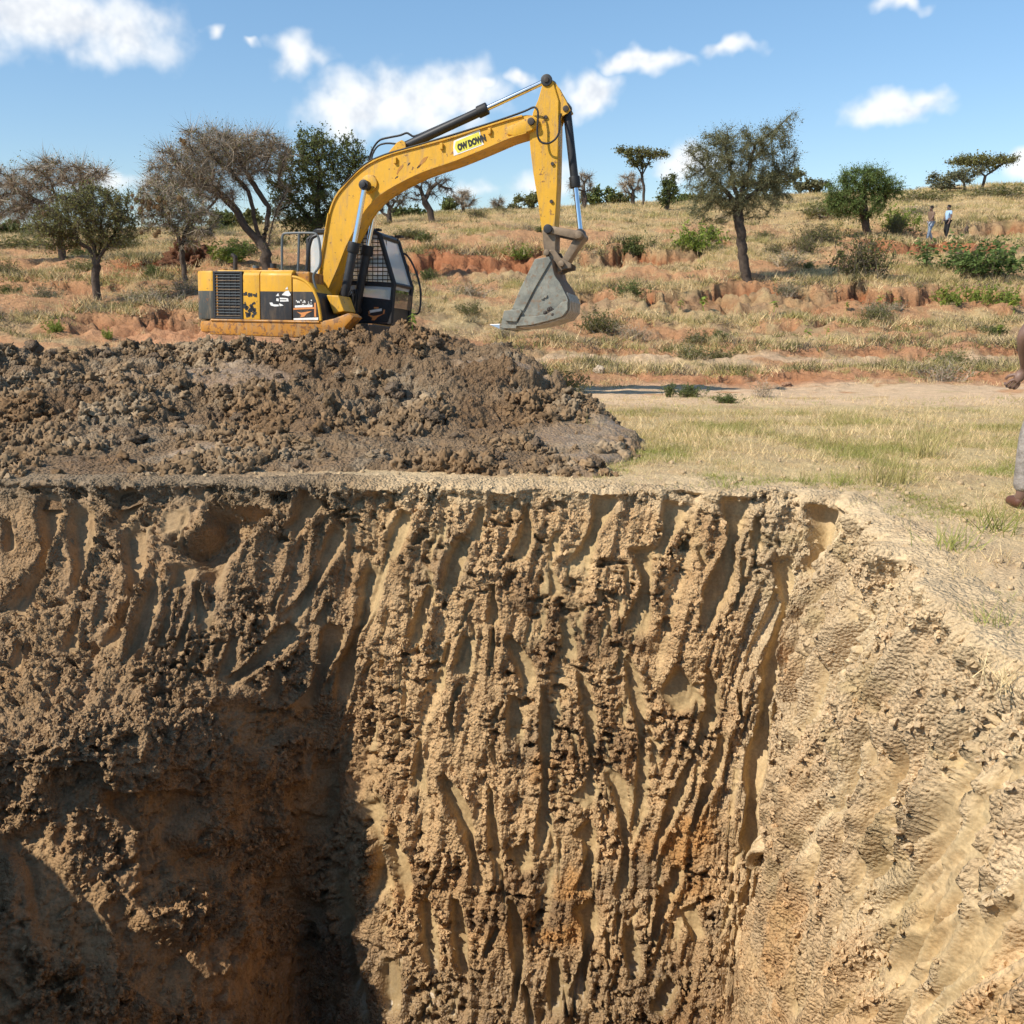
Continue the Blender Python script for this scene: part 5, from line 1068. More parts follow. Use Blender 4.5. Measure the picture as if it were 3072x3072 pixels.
# ------------------------------------------------------------------ vegetation
def leaf_mat(name, col, var=0.35, trans=0.38, rough=0.7):
    m, nt, b = new_mat(name)
    v = ND(nt, 'ShaderNodeAttribute', attribute_name='v').outputs['Fac']; oi = ND(nt, 'ShaderNodeObjectInfo').outputs['Random']
    k = MA(nt, 'ADD', MR(nt, v, 0, 1, 1 - var, 1 + var, False), MR(nt, oi, 0, 1, -0.15, 0.15, False))
    c = ND(nt, 'ShaderNodeVectorMath', operation='SCALE', ins={0: tuple(col), 'Scale': k}).outputs[0]
    nt.links.new(c, b.inputs['Base Color']); b.inputs['Roughness'].default_value = rough; b.inputs['Specular IOR Level'].default_value = 0.2
    tr = ND(nt, 'ShaderNodeBsdfTranslucent'); nt.links.new(c, tr.inputs[0]); mx = ND(nt, 'ShaderNodeMixShader', ins={0: trans})
    nt.links.new(b.outputs[0], mx.inputs[1]); nt.links.new(tr.outputs[0], mx.inputs[2]); nt.links.new(mx.outputs[0], nt.nodes['Material Output'].inputs[0])
    return m
M['bark'] = plain_mat('dark_bark', (0.085, 0.062, 0.046), 0.9, var=0.4, scale=9, bump=0.02); M['barkg'] = plain_mat('grey_bark', (0.15, 0.115, 0.095), 0.9, var=0.35, scale=9, bump=0.02)
M['twig'] = leaf_mat('grey_thorn_twig', (0.34, 0.275, 0.20), 0.4, 0.0); M['twigd'] = leaf_mat('dark_twig', (0.13, 0.105, 0.075), 0.4, 0.0)
M['lf_olive'] = leaf_mat('olive_leaf', (0.185, 0.18, 0.062)); M['lf_green'] = leaf_mat('green_leaf', (0.15, 0.175, 0.055)); M['lf_bright'] = leaf_mat('bright_green_leaf', (0.15, 0.21, 0.06)); M['lf_grey'] = leaf_mat('grey_green_leaf', (0.215, 0.21, 0.11))
M['lf_lime'] = leaf_mat('lime_leaf', (0.26, 0.32, 0.06)); M['lf_dry'] = leaf_mat('dry_leaf', (0.30, 0.235, 0.10)); M['straw'] = leaf_mat('straw', (0.74, 0.56, 0.30), 0.3, 0.2); M['strawg'] = leaf_mat('yellow_green_grass', (0.46, 0.39, 0.15), 0.3, 0.25); M['gblade'] = leaf_mat('fresh_grass', (0.33, 0.34, 0.09), 0.3, 0.3)

def slivers(P, D, L, Wd, rng):            # thin triangles: base P, direction D, length L, width Wd
    n = len(P); D = D / (np.linalg.norm(D, axis=1, keepdims=True) + 1e-9); r = rng.normal(size=(n, 3)); s = np.cross(D, r); s /= np.linalg.norm(s, axis=1, keepdims=True) + 1e-9
    a = P - s * (Wd / 2)[:, None]; b = P + s * (Wd / 2)[:, None]; c = P + D * L[:, None]
    V = np.stack([a, b, c], 1).reshape(-1, 3); Fc = np.arange(3 * n).reshape(-1, 3); return V, Fc, np.repeat(rng.random(n), 3)
def leaf_quads(P, S, rng, flat=0.0):
    n = len(P); d = rng.normal(size=(n, 3)); d[:, 2] *= 1 - flat; d /= np.linalg.norm(d, axis=1, keepdims=True); r = rng.normal(size=(n, 3)); s = np.cross(d, r); s /= np.linalg.norm(s, axis=1, keepdims=True)
    a = P - d * (S * .5)[:, None]; c = P + d * (S * .5)[:, None]; b = P + s * (S * .28)[:, None]; e = P - s * (S * .28)[:, None]
    V = np.stack([a, b, c, e], 1).reshape(-1, 3); q = np.arange(n) * 4; Fc = np.concatenate([np.stack([q, q + 1, q + 2], 1), np.stack([q, q + 2, q + 3], 1)]); return V, Fc, np.repeat(rng.random(n), 4)
def colonize(init, par, A, step, infl, kill, iters, rng, droop=0.0, maxn=2600):
    P = [np.array(p, float) for p in init]; par = list(par); Pa = np.array(P); n = len(A)
    alive = np.ones(n, bool); D = np.linalg.norm(A[:, None] - Pa[None], axis=2); near = D.argmin(1); dist = D.min(1); infl0 = infl
    for it in range(iters):
        act = alive & (dist < infl)
        if not act.any():
            if not alive.any(): break
            infl *= 1.5; continue
        idx = near[act]; v = A[act] - Pa[idx]; v /= np.linalg.norm(v, axis=1, keepdims=True) + 1e-9
        S_ = np.zeros((len(Pa), 3)); np.add.at(S_, idx, v); src = np.unique(idx); d = S_[src]; d /= np.linalg.norm(d, axis=1, keepdims=True) + 1e-9
        d = d + rng.normal(size=d.shape) * 0.22; d[:, 2] -= droop; d /= np.linalg.norm(d, axis=1, keepdims=True); new = Pa[src] + d * step
        k0 = len(Pa); Pa = np.concatenate([Pa, new]); par += list(src)
        Dn = np.linalg.norm(A[:, None] - new[None], axis=2); j = Dn.argmin(1); m = Dn.min(1); up = m < dist; near = np.where(up, k0 + j, near); dist = np.where(up, m, dist); alive &= dist > kill
        if len(Pa) > maxn: break
    return Pa, np.array(par)
def tubes(P, par, rad, sides=4):
    n = len(P); D = np.zeros((n, 3)); D[1:] = P[1:] - P[np.maximum(par[1:], 0)]; D[0] = (0, 0, 1); D[np.linalg.norm(D, axis=1) < 1e-6] = (0, 0, 1); D /= np.linalg.norm(D, axis=1, keepdims=True)
    a = np.cross(D, np.array((0.31, 0.17, 0.93))); bad = np.linalg.norm(a, axis=1) < 0.1; a[bad] = np.cross(D[bad], (1, 0, 0)); a /= np.linalg.norm(a, axis=1, keepdims=True); b = np.cross(D, a)
    ang = np.arange(sides) * 2 * math.pi / sides; V = P[:, None] + rad[:, None, None] * (a[:, None] * np.cos(ang)[None, :, None] + b[:, None] * np.sin(ang)[None, :, None])
    i = np.where(par >= 0)[0]; p = par[i]; k = np.arange(sides); k2 = (k + 1) % sides
    Fc = np.stack([p[:, None] * sides + k, p[:, None] * sides + k2, i[:, None] * sides + k2, i[:, None] * sides + k], -1).reshape(-1, 4)
    return V.reshape(-1, 3), Fc
TREES = []
def make_tree(name, label, cat, base, limbs, blobs, seed, leaf='lf_olive', nleaf=5000, lsize=0.08, ntwig=3500, tlen=0.4, twig='twig', bark='bark', r0=0.13, attr=420, step=0.16, kill=0.24, depth=0.8, group=None, droop=0.03, flat=0.0, lw=0.012, clump=0.07):
    rng = np.random.default_rng(seed); bpx, brow, Y = base
    B = np.array(on_ground(bpx, Y)); B[2] -= 0.05
    row0 = None
    # survey points to metres relative to the foot; the photo row of the foot is brow
    zfix = at(bpx, brow, Y)[2] - B[2] - 0.05
    L = lambda px, row, dy=0.0: at(px, row, Y) + np.array((0, dy, -zfix)) - B
    init = []; par = []
    for li, pl in enumerate(limbs):
        pts = [L(*p) for p in pl]; st = 0
        if li == 0: init.append(np.array((0, 0, -0.15))); par.append(-1); last = 0
        else:
            d = [np.linalg.norm(q - pts[0]) for q in init]; last = int(np.argmin(d)); st = 1
        prev = init[last]
        for q in pts[st:]:
            n = max(1, int(np.linalg.norm(q - prev) / step)); p0 = prev
            for k in range(1, n + 1): init.append(p0 + (q - p0) * k / n + rng.normal(size=3) * 0.012); par.append(last); last = len(init) - 1
            prev = q
    As = []; tot = sum(b[2] * b[3] for b in blobs)
    for b in blobs:
        c = L(b[0], b[1]); e = L(b[0] + b[2] * 1.12, b[1]); f = L(b[0], b[1] - b[3] * 1.12); rx = e[0] - c[0]; rz = f[2] - c[2]; ry = rx * depth if len(b) < 5 else rx * b[4]
        n = int(attr * b[2] * b[3] / tot) + 8; v = rng.normal(size=(n, 3)); v /= np.linalg.norm(v, axis=1, keepdims=True); v *= (rng.random(n) ** 0.42)[:, None]
        As.append(c + v * np.array((rx, ry, rz)))
    A = np.concatenate(As)
    P, par = colonize(init, par, A, step, step * 6, kill, 80, rng, droop)
    n = len(P); ch = np.zeros(n, int); acc = np.zeros(n)
    for i in range(n - 1, 0, -1):
        if acc[i] == 0: acc[i] = 1.0
        acc[par[i]] += acc[i]; ch[par[i]] += 1
    rad = (acc / acc[0]) ** 0.60 * r0; rad = np.maximum(rad, 0.009); rad[0] = r0 * 1.25
    root = empty(name, B); tag(root, label, cat, group)
    V, Fc = tubes(P, par, rad, 5); npobj('trunk', V, Fc, M[bark], root)
    thin = np.where(rad < max(0.035, r0 * 0.2))[0]
    if len(thin) == 0: thin = np.arange(1, n)
    if ntwig:
        k = rng.choice(thin, ntwig); p0 = P[k] + (P[par[k]] - P[k]) * rng.random(ntwig)[:, None]; d0 = P[k] - P[par[k]]; d0 /= np.linalg.norm(d0, axis=1, keepdims=True) + 1e-9
        d = d0 * 0.6 + rng.normal(size=(ntwig, 3)) * 0.75; d[:, 2] += 0.05 - droop * 4; ln = tlen * (0.35 + 0.9 * rng.random(ntwig))
        V, Fc, v = slivers(p0, d, ln, np.full(ntwig, lw), rng); npobj('twigs', V, Fc, M[twig], root, False, {'v': v})
        dn = d / np.linalg.norm(d, axis=1, keepdims=True)
    if nleaf:
        j = rng.integers(0, ntwig, nleaf); pl = p0[j] + dn[j] * (ln[j] * rng.random(nleaf))[:, None] + rng.normal(size=(nleaf, 3)) * clump * 0.4
        if leaf2sel.get(name + str(seed)):
            pass
        V, Fc, v = leaf_quads(pl, lsize * (0.6 + 0.8 * rng.random(nleaf)), rng, flat); npobj('crown', V, Fc, M[leaf], root, False, {'v': v})
    TREES.append((root, P)); return root, B, L
leaf2sel = {}
T1, T1b, _ = make_tree('acacia_tree', 'olive green acacia standing alone on the slope left of the excavator', 'tree', (292, 890, 28), [[(292, 890), (285, 820), (292, 775)], [(292, 775), (262, 735), (235, 715), (220, 660)], [(292, 775), (280, 720), (262, 690), (255, 640)], [(292, 775), (300, 730), (300, 660)], [(292, 775), (318, 730), (345, 690), (350, 640)]],
   [(215, 650, 105, 70), (300, 610, 110, 65), (350, 680, 65, 60), (170, 690, 60, 55), (260, 590, 80, 45)], 1, 'lf_olive', 15000, 0.06, 7500, 0.40, 'twigd', r0=0.12, attr=520, step=0.11, kill=0.17, lw=0.01)
make_tree('thorn_tree', 'leafless grey thorn tree at the left edge of the picture', 'tree', (190, 790, 38), [[(190, 790), (182, 720), (178, 660)], [(178, 660), (120, 620), (60, 590)], [(178, 660), (170, 600), (150, 550)], [(178, 660), (230, 600), (250, 560)]],
   [(60, 590, 110, 80), (150, 540, 110, 55), (-40, 600, 90, 70), (240, 530, 90, 45), (60, 650, 90, 35)], 2, 'lf_olive', 2800, 0.075, 10000, 0.7, 'twig', r0=0.15, attr=560, step=0.17, kill=0.25, lw=0.017)
make_tree('thorn_tree', 'big spreading thorn tree with bare grey crown behind the excavator hood', 'tree', (800, 795, 35), [[(800, 795), (795, 745), (785, 720)], [(785, 720), (735, 670), (705, 610), (660, 570), (600, 540)], [(785, 720), (765, 660), (755, 600), (745, 560), (690, 500)], [(785, 720), (800, 660), (805, 610), (760, 540), (720, 470)], [(795, 745), (815, 660), (830, 615), (860, 560)], [(660, 570), (610, 630), (575, 636)]],
   [(560, 480, 110, 70), (640, 450, 120, 70), (720, 430, 120, 55), (620, 530, 130, 60), (780, 440, 90, 60), (500, 540, 80, 70), (600, 385, 60, 25)], 3, 'lf_olive', 5500, 0.065, 15000, 0.7, 'twig', r0=0.21, attr=900, step=0.16, kill=0.24, lw=0.015, droop=0.02)
make_tree('acacia_tree', 'dense dark green acacia rising directly behind the boom foot', 'tree', (960, 770, 37), [[(960, 770), (955, 690), (950, 640)], [(950, 640), (890, 580), (850, 520)], [(950, 640), (950, 560), (960, 480)], [(950, 640), (1010, 570), (1040, 500)]],
   [(880, 500, 95, 85), (960, 440, 120, 75), (1050, 440, 60, 70), (990, 540, 115, 100), (870, 590, 75, 60), (930, 640, 90, 55), (930, 380, 50, 25)], 4, 'lf_green', 24000, 0.085, 7000, 0.45, 'twigd', r0=0.2, attr=700, step=0.18, kill=0.26, lw=0.013)
T5, T5b, T5L = make_tree('thorn_tree', 'slender drooping thorn tree hung with weaver nests before the termite mound', 'tree', (552, 798, 32), [[(552, 798), (546, 740), (542, 700)], [(542, 700), (530, 650), (500, 600)], [(542, 700), (548, 640), (570, 600)]],
   [(470, 560, 75, 75), (540, 590, 70, 90), (590, 610, 60, 70), (440, 600, 40, 50)], 5, 'lf_olive', 3500, 0.07, 6500, 0.42, 'twig', r0=0.09, attr=420, step=0.13, kill=0.2, lw=0.013, droop=0.14)
make_tree('bare_tree', 'bare leafless tree on the crest under the boom', 'tree', (1298, 665, 56), [[(1298, 665), (1290, 625), (1275, 600)], [(1275, 600), (1262, 560), (1240, 545)], [(1275, 600), (1290, 560), (1310, 545)]], [(1240, 560, 45, 40), (1300, 545, 55, 35), (1330, 560, 35, 25)], 6, None, 0, 0, 1500, 0.6, 'twigd', r0=0.2, attr=200, step=0.25, kill=0.4, lw=0.022)
make_tree('bare_tree', 'small bare tree partly behind the boom cylinders', 'tree', (1170, 665, 58), [[(1170, 665), (1168, 630)]], [(1150, 600, 50, 40), (1190, 585, 50, 35)], 7, 'lf_olive', 300, 0.12, 1400, 0.6, 'twigd', r0=0.16, attr=160, step=0.25, kill=0.4, lw=0.022)
make_tree('bare_tree', 'bare twiggy tree right of a small green one on the crest', 'tree', (1392, 645, 66), [[(1392, 645), (1390, 620)]], [(1392, 595, 38, 28)], 8, None, 0, 0, 1300, 0.6, 'twig', r0=0.13, attr=130, step=0.25, kill=0.4, lw=0.024)
make_tree('bushy_tree', 'small round green tree on the crest between two bare ones', 'tree', (1350, 645, 66), [[(1350, 645), (1350, 625)]], [(1348, 612, 26, 20)], 9, 'lf_green', 2200, 0.15, 500, 0.4, 'twigd', r0=0.12, attr=90, step=0.25, kill=0.4)
make_tree('bare_tree', 'tiny bare tree standing alone on the crest left of the stick', 'tree', (1495, 640, 70), [[(1495, 640), (1494, 622)]], [(1494, 606, 28, 16)], 10, None, 0, 0, 900, 0.5, 'twig', r0=0.1, attr=90, step=0.25, kill=0.4, lw=0.024)
make_tree('bushy_tree', 'low dark acacia on the crest half hidden by the stick', 'tree', (1600, 640, 72), [[(1600, 640), (1598, 615)]], [(1590, 598, 45, 18), (1625, 592, 40, 18)], 11, 'lf_olive', 3200, 0.16, 900, 0.5, 'twigd', r0=0.16, attr=140, step=0.3, kill=0.45, flat=0.4)
make_tree('bare_tree', 'bare tree just right of the bucket cylinder on the crest', 'tree', (1752, 632, 66), [[(1752, 632), (1755, 590), (1750, 560)]], [(1745, 560, 35, 45), (1765, 535, 22, 25)], 12, None, 0, 0, 1500, 0.55, 'twig', r0=0.15, attr=180, step=0.25, kill=0.38, lw=0.024)
make_tree('umbrella_tree', 'tall thin umbrella acacia with a flat anvil crown on the crest', 'tree', (1928, 622, 68), [[(1928, 622), (1932, 570), (1925, 525)], [(1925, 525), (1900, 480), (1870, 460)], [(1925, 525), (1930, 480), (1920, 462)], [(1925, 525), (1950, 480), (1985, 462)]], [(1895, 455, 48, 10), (1940, 458, 55, 12), (1975, 462, 34, 9), (1915, 490, 35, 14)], 13, 'lf_olive', 4800, 0.13, 1500, 0.45, 'twigd', r0=0.10, attr=260, step=0.22, kill=0.3, flat=0.5, lw=0.02)
make_tree('bare_tree', 'grey bare tree beside the thin umbrella acacia', 'tree', (1900, 622, 70), [[(1900, 622), (1898, 590)]], [(1890, 555, 40, 28)], 14, None, 0, 0, 1500, 0.6, 'twig', r0=0.15, attr=160, step=0.25, kill=0.4, lw=0.024)
make_tree('bushy_tree', 'small green tree with a leaning trunk left of the great round acacia', 'tree', (1998, 628, 62), [[(1998, 628), (2008, 590), (2006, 570)]], [(2006, 555, 32, 38), (2000, 585, 30, 25)], 15, 'lf_green', 3200, 0.12, 1200, 0.4, 'twigd', r0=0.13, attr=150, step=0.2, kill=0.3, droop=0.1)
make_tree('acacia_tree', 'great round acacia with sparse grey green crown and thick leaning trunk', 'tree', (2247, 757, 36), [[(2247, 757), (2236, 690), (2228, 620), (2220, 560), (2218, 520)], [(2218, 520), (2150, 450), (2110, 400)], [(2218, 520), (2200, 430), (2180, 340)], [(2218, 520), (2250, 430), (2270, 340)], [(2218, 520), (2310, 460), (2360, 420)], [(2270, 340), (2340, 290), (2385, 245)]],
   [(2140, 400, 85, 90), (2220, 360, 120, 75), (2310, 360, 90, 80), (2340, 460, 60, 70), (2230, 450, 120, 80), (2130, 500, 75, 80), (2270, 520, 90, 45), (2380, 262, 14, 22)], 16, 'lf_grey', 26000, 0.055, 15000, 0.45, 'lf_grey', r0=0.19, attr=1300, step=0.15, kill=0.22, lw=0.011)
make_tree('umbrella_tree', 'flat topped acacia on the crest behind the great round tree', 'tree', (2330, 605, 70), [[(2330, 605), (2325, 570), (2320, 550)]], [(2300, 545, 90, 20), (2360, 530, 60, 20), (2260, 560, 60, 20)], 17, 'lf_olive', 5200, 0.16, 1200, 0.5, 'twigd', r0=0.2, attr=240, step=0.28, kill=0.4, flat=0.5, lw=0.022)
make_tree('bushy_tree', 'bright green acacia with bushy crown leaning over a red bank', 'tree', (2618, 668, 50), [[(2618, 668), (2600, 635), (2600, 610)], [(2600, 610), (2560, 560), (2530, 530)], [(2600, 610), (2600, 540), (2600, 500)], [(2600, 610), (2640, 560), (2670, 530)]], [(2540, 530, 60, 55), (2600, 490, 80, 45), (2650, 520, 60, 50), (2580, 570, 80, 40), (2520, 565, 45, 35)], 18, 'lf_bright', 16000, 0.075, 6500, 0.55, 'lf_green', r0=0.2, attr=620, step=0.17, kill=0.25, lw=0.02)
make_tree('umbrella_tree', 'umbrella acacia with a forked trunk on the right skyline', 'tree', (2945, 572, 74), [[(2945, 572), (2955, 530)], [(2955, 530), (2920, 500), (2880, 490)], [(2955, 530), (2985, 510), (3010, 490)]], [(2940, 482, 95, 12), (2985, 478, 65, 14), (2930, 470, 45, 9)], 19, 'lf_olive', 6500, 0.13, 1600, 0.5, 'twigd', r0=0.11, attr=300, step=0.24, kill=0.32, flat=0.5, lw=0.02)
make_tree('umbrella_tree', 'lower umbrella acacia left of the forked one on the right skyline', 'tree', (2895, 578, 72), [[(2895, 578), (2892, 550)]], [(2850, 535, 60, 14), (2905, 515, 45, 14), (2830, 560, 40, 14)], 20, 'lf_grey', 4600, 0.13, 1500, 0.5, 'twigd', r0=0.10, attr=220, step=0.24, kill=0.34, flat=0.5, lw=0.02)
FAR = [(1795, 605, 60, 30, 'dark green round acacia on the crest right of the stick', 'lf_green'), (1860, 600, 45, 24, 'low green acacia left of the grey bare tree on the crest', 'lf_olive'), (2110, 595, 60, 22, 'low bushy acacia under the left side of the great round tree', 'lf_olive'), (2430, 580, 50, 22, 'grey green thicket tree right of the great round acacia', 'lf_grey'), (20, 700, 60, 26, 'dark green tree low at the left edge on the horizon', 'lf_green'), (1225, 640, 55, 14, 'low green canopy beyond the crest under the boom bend', 'lf_green'),
       (655, 690, 34, 34, 'thin tree far behind the big spreading thorn tree', 'lf_olive'), (690, 685, 28, 30, 'second thin tree far behind the big spreading thorn tree, right of its twin', 'lf_green'), (745, 690, 50, 30, 'far green tree between the limbs of the big thorn tree', 'lf_olive'), (1545, 628, 28, 12, 'low scrubby tree on the crest left of the stick', 'lf_grey'), (1040, 690, 60, 35, 'green tree behind the boom foot, right of the dense acacia', 'lf_green'), (120, 690, 50, 18, 'low far tree behind the leafless thorn tree', 'lf_olive'), (2050, 610, 40, 16, 'small far bush tree right of the leaning trunk', 'lf_green')]
for i, (px, row, rx, ry, lab, lf) in enumerate(FAR):
    make_tree('far_tree', lab, 'tree', (px, row + ry, 78 if row < 640 else 66), [[(px, row + ry), (px - 3, row + ry * .3)]], [(px, row, rx, ry), (px + rx * .4, row + ry * .3, rx * .6, ry * .6), (px - rx * .4, row + ry * .2, rx * .6, ry * .6)], 40 + i, lf, 3600, 0.2, 500, 0.4, 'twigd', r0=0.14, attr=150, step=0.3, kill=0.45, lw=0.025, flat=0.2)

# ---- weaver nests
def nest_mesh(seed):
    rng = np.random.default_rng(seed); v = rng.normal(size=(420, 3)); v /= np.linalg.norm(v, axis=1, keepdims=True); P = v * 0.085 * np.array((1, 1, 1.25)); d = np.cross(v, rng.normal(size=v.shape)) + v * 0.35
    V, Fc, a = slivers(P, d, rng.uniform(.06, .14, 420), np.full(420, .012), rng)
    bm = bmesh.new(); bmesh.ops.create_icosphere(bm, subdivisions=2, radius=0.085); co = np.array([v_.co[:] for v_ in bm.verts]) * np.array((1, 1, 1.25)); fi = np.array([[v_.index for v_ in f.verts] for f in bm.faces]); bm.free()
    return npmesh('nest', np.concatenate([V, co]), np.concatenate([Fc, fi + len(V)]), False, {'v': np.concatenate([a, np.full(len(co), .4)])})
nm = nest_mesh(1); M['nest'] = leaf_mat('nest_straw', (.36, .24, .12), .3, 0.0); nm.materials.append(M['nest']); 
NS = [(397, 586), (410, 600), (427, 605), (396, 623), (422, 627), (449, 607), (462, 620), (478, 598), (474, 623), (494, 608), (505, 637), (446, 625), (538, 594), (424, 697), (466, 705), (476, 695), (543, 420), (551, 426), (604, 630), (132, 641)]
for k, (px, row) in enumerate(NS):
    o = bpy.data.objects.new('weaver_nest', nm); link(o); Yk = 31.5 if k < 16 else (34.0 if k < 19 else 27.5); o.location = at(px, row, Yk); s = 0.48 + 0.3 * ((k * 37) % 10) / 10; o.scale = (s, s, s)
    if k < 16: tag(o, 'ball shaped straw weaver nest hanging in the slender drooping thorn tree', 'bird nest', 'weaver nests in the drooping thorn tree')
    elif k < 18: tag(o, 'straw weaver nest high on the left side of the big spreading thorn tree', 'bird nest', 'pair of nests high in the big thorn tree')
    elif k == 18: tag(o, 'straw nest low among the branches of the big spreading thorn tree', 'bird nest')
    else: tag(o, 'single pale nest in the olive green acacia left of the excavator', 'bird nest')

# ---- shrubs
def bush_mesh(seed, nstem, nleaf, lsize, spread, leafmat, stemmat, r=0.5, h=0.8, lw=0.012, lower=0.25):
    rng = np.random.default_rng(seed); A = []; p0 = rng.normal(size=(nstem, 3)) * np.array((spread * .35, spread * .35, 0)); p0[:, 2] = -0.05
    d = rng.normal(size=(nstem, 3)) * np.array((spread, spread, 0.3)); d[:, 2] = np.abs(d[:, 2]) + 0.75; d /= np.linalg.norm(d, axis=1, keepdims=True); L = h * (0.5 + 0.7 * rng.random(nstem))
    V, Fc, v = slivers(p0, d, L, np.full(nstem, lw * 1.6), rng)
    n2 = nstem * 5; j = rng.integers(0, nstem, n2); t = rng.uniform(.25, 1, n2); p1 = p0[j] + d[j] * (L[j] * t)[:, None]; d1 = d[j] * .5 + rng.normal(size=(n2, 3)) * .6; l1 = h * rng.uniform(.12, .4, n2)
    V1, F1, v1 = slivers(p1, d1, l1, np.full(n2, lw), rng); d1 /= np.linalg.norm(d1, axis=1, keepdims=True)
    nst = len(Fc) + len(F1); V_ = np.concatenate([V, V1]); F_ = np.concatenate([Fc, F1 + len(V)]); v_ = np.concatenate([v, v1])
    if nleaf:
        k = rng.integers(0, n2, nleaf); pl = p1[k] + d1[k] * (l1[k] * rng.random(nleaf))[:, None] + rng.normal(size=(nleaf, 3)) * 0.03; pl[:, 2] = np.maximum(pl[:, 2], 0.02)
        V2, F2, v2 = leaf_quads(pl, lsize * rng.uniform(.6, 1.3, nleaf), rng); F_ = np.concatenate([F_, F2 + len(V_)]); V_ = np.concatenate([V_, V2]); v_ = np.concatenate([v_, v2])
    me = npmesh('shrub', V_, F_, False, {'v': v_}); me.materials.append(M[stemmat]); me.materials.append(M[leafmat])
    mi = np.zeros(len(F_), np.int32); mi[nst:] = 1; me.polygons.foreach_set('material_index', mi); return me
BM = {'green': bush_mesh(1, 60, 2600, .075, .6, 'lf_green', 'twigd'), 'lime': bush_mesh(2, 60, 2400, .085, .6, 'lf_lime', 'twigd'), 'dry': bush_mesh(3, 110, 500, .06, .6, 'lf_olive', 'twig'), 'dark': bush_mesh(4, 130, 1500, .06, .55, 'lf_olive', 'twigd'), 'olive': bush_mesh(5, 80, 2200, .07, .7, 'lf_olive', 'twig'), 'wisp': bush_mesh(6, 60, 260, .05, .55, 'lf_dry', 'twig'), 'grey': bush_mesh(7, 90, 1600, .06, .65, 'lf_grey', 'twig'), 'brt': bush_mesh(8, 70, 2600, .08, .7, 'lf_bright', 'twigd')}
SR = random.Random(12)
def shrub(kind, px, Y, w, h, label=None, group=None, name='shrub', cat='shrub'):
    o = bpy.data.objects.new(name, BM[kind]); link(o); p = on_ground(px, Y); o.location = p; s = w / F * (Y * CT) / 1.02; sz = h / F * (Y * CT) / 0.78
    o.scale = (s, s, sz); o.rotation_euler = (0, 0, SR.uniform(0, 6.28)); tag(o, label, cat, group); return o
for a in [
 ('lime', 2080, 43.6, 105, 75, 'bright leafy green bush on the red bank left of the great round acacia'), ('green', 1905, 44.0, 95, 55, 'dark green bush hanging over the red gully right of the bucket'), ('dark', 2582, 36.6, 150, 125, 'big dark tangled thicket before the stepped red bank, right half'), ('brt', 2930, 37.5, 190, 100, 'wide fresh green thorn bush on the right slope'), ('dark', 2440, 47, 90, 60, 'dark twiggy bush right of the great acacia trunk'), ('dark', 2420, 43, 70, 60, 'dark dry bush below the twiggy one right of the great acacia trunk'),
 ('lime', 2690, 52.5, 70, 65, 'yellow green bush behind the bright acacia'), ('dark', 2680, 50.8, 60, 60, 'dark bush right of the bright acacia trunk'), ('olive', 2470, 57, 110, 50, 'pale olive bush left of the bright acacia'), ('grey', 2750, 58, 60, 40, 'grey leafless bush on the upper right slope'), ('olive', 2990, 66, 150, 40, 'broad olive scrub on the right crest'), ('olive', 2760, 66, 110, 40, 'olive scrub below the lower umbrella acacia'),
 ('lime', 690, 36.0, 85, 55, 'bright green bush between the drooping tree and the big thorn tree'), ('green', 720, 40, 110, 45, 'dark green bush at the foot of the big thorn tree'), ('olive', 1230, 47, 75, 30, 'olive bush right of the cab roof'), ('green', 1285, 36, 45, 35, 'small dark bush on the bare slope right of the cab'), ('dry', 1400, 33.5, 110, 45, 'dry grey shrub on the slope between the cab and the bucket'), ('lime', 1560, 44.3, 60, 40, 'small green bush before the middle red bank behind the stick'),
 ('green', 1890, 33.4, 80, 45, 'dark green weed bush right of the bucket at mid slope'), ('olive', 1790, 28.5, 85, 70, 'sparse leafy shrub right behind the bucket'), ('wisp', 2290, 15.2, 80, 68, 'dry brown shrub standing on the sandy bed'), ('green', 2065, 15.4, 70, 38, 'low dark green weed on the sandy bed'), ('green', 2010, 15.6, 35, 40, 'small green weed left of the low dark one on the sand'), ('olive', 1690, 17.0, 110, 70, 'leafy grey green bush beside the end of the mud heap'), ('green', 2180, 13.9, 70, 26, 'low creeping green weed at the far edge of the grass'),
 ('dry', 2830, 20.8, 120, 75, 'bare twiggy shrub on the right bank of the sandy bed'), ('dark', 2960, 22.6, 60, 36, 'small dark grass bush on the right terrace'), ('lime', 2925, 34.2, 55, 60, 'lime green leafy weed in the upper right meadow'), ('lime', 3010, 33.6, 70, 70, 'lime green weed at the right edge of the meadow'), ('lime', 2850, 33.2, 60, 55, 'lime green weed left of its taller twins in the meadow'), ('dark', 2480, 47.6, 60, 40, 'dark hollow bush on the bank under the bright acacia'), ('dry', 2370, 39.5, 110, 55, 'straw coloured dry shrub right of the great acacia trunk'),
 ('grey', 500, 36.6, 90, 30, 'grey scrub on the red slope left of the drooping tree'), ('olive', 330, 44, 140, 45, 'olive scrub on the left crest'), ('olive', 60, 46, 150, 50, 'olive scrub at the left edge of the crest'), ('dry', 450, 27.5, 150, 55, 'dry brown shrub left of the excavator tail'), ('dry', 560, 29.0, 110, 55, 'grey dry shrub behind the excavator counterweight'), ('lime', 170, 23.6, 40, 40, 'small lime green weed low on the left slope'), ('lime', 325, 23.0, 24, 30, 'tiny lime green weed near the left end of the track'), ('dry', 1510, 27.3, 60, 40, 'dry tuft bush under the bucket'), ('wisp', 1330, 22, 70, 60, 'wispy dry weed behind the heap crest right of the cab')]:
    shrub(*a)
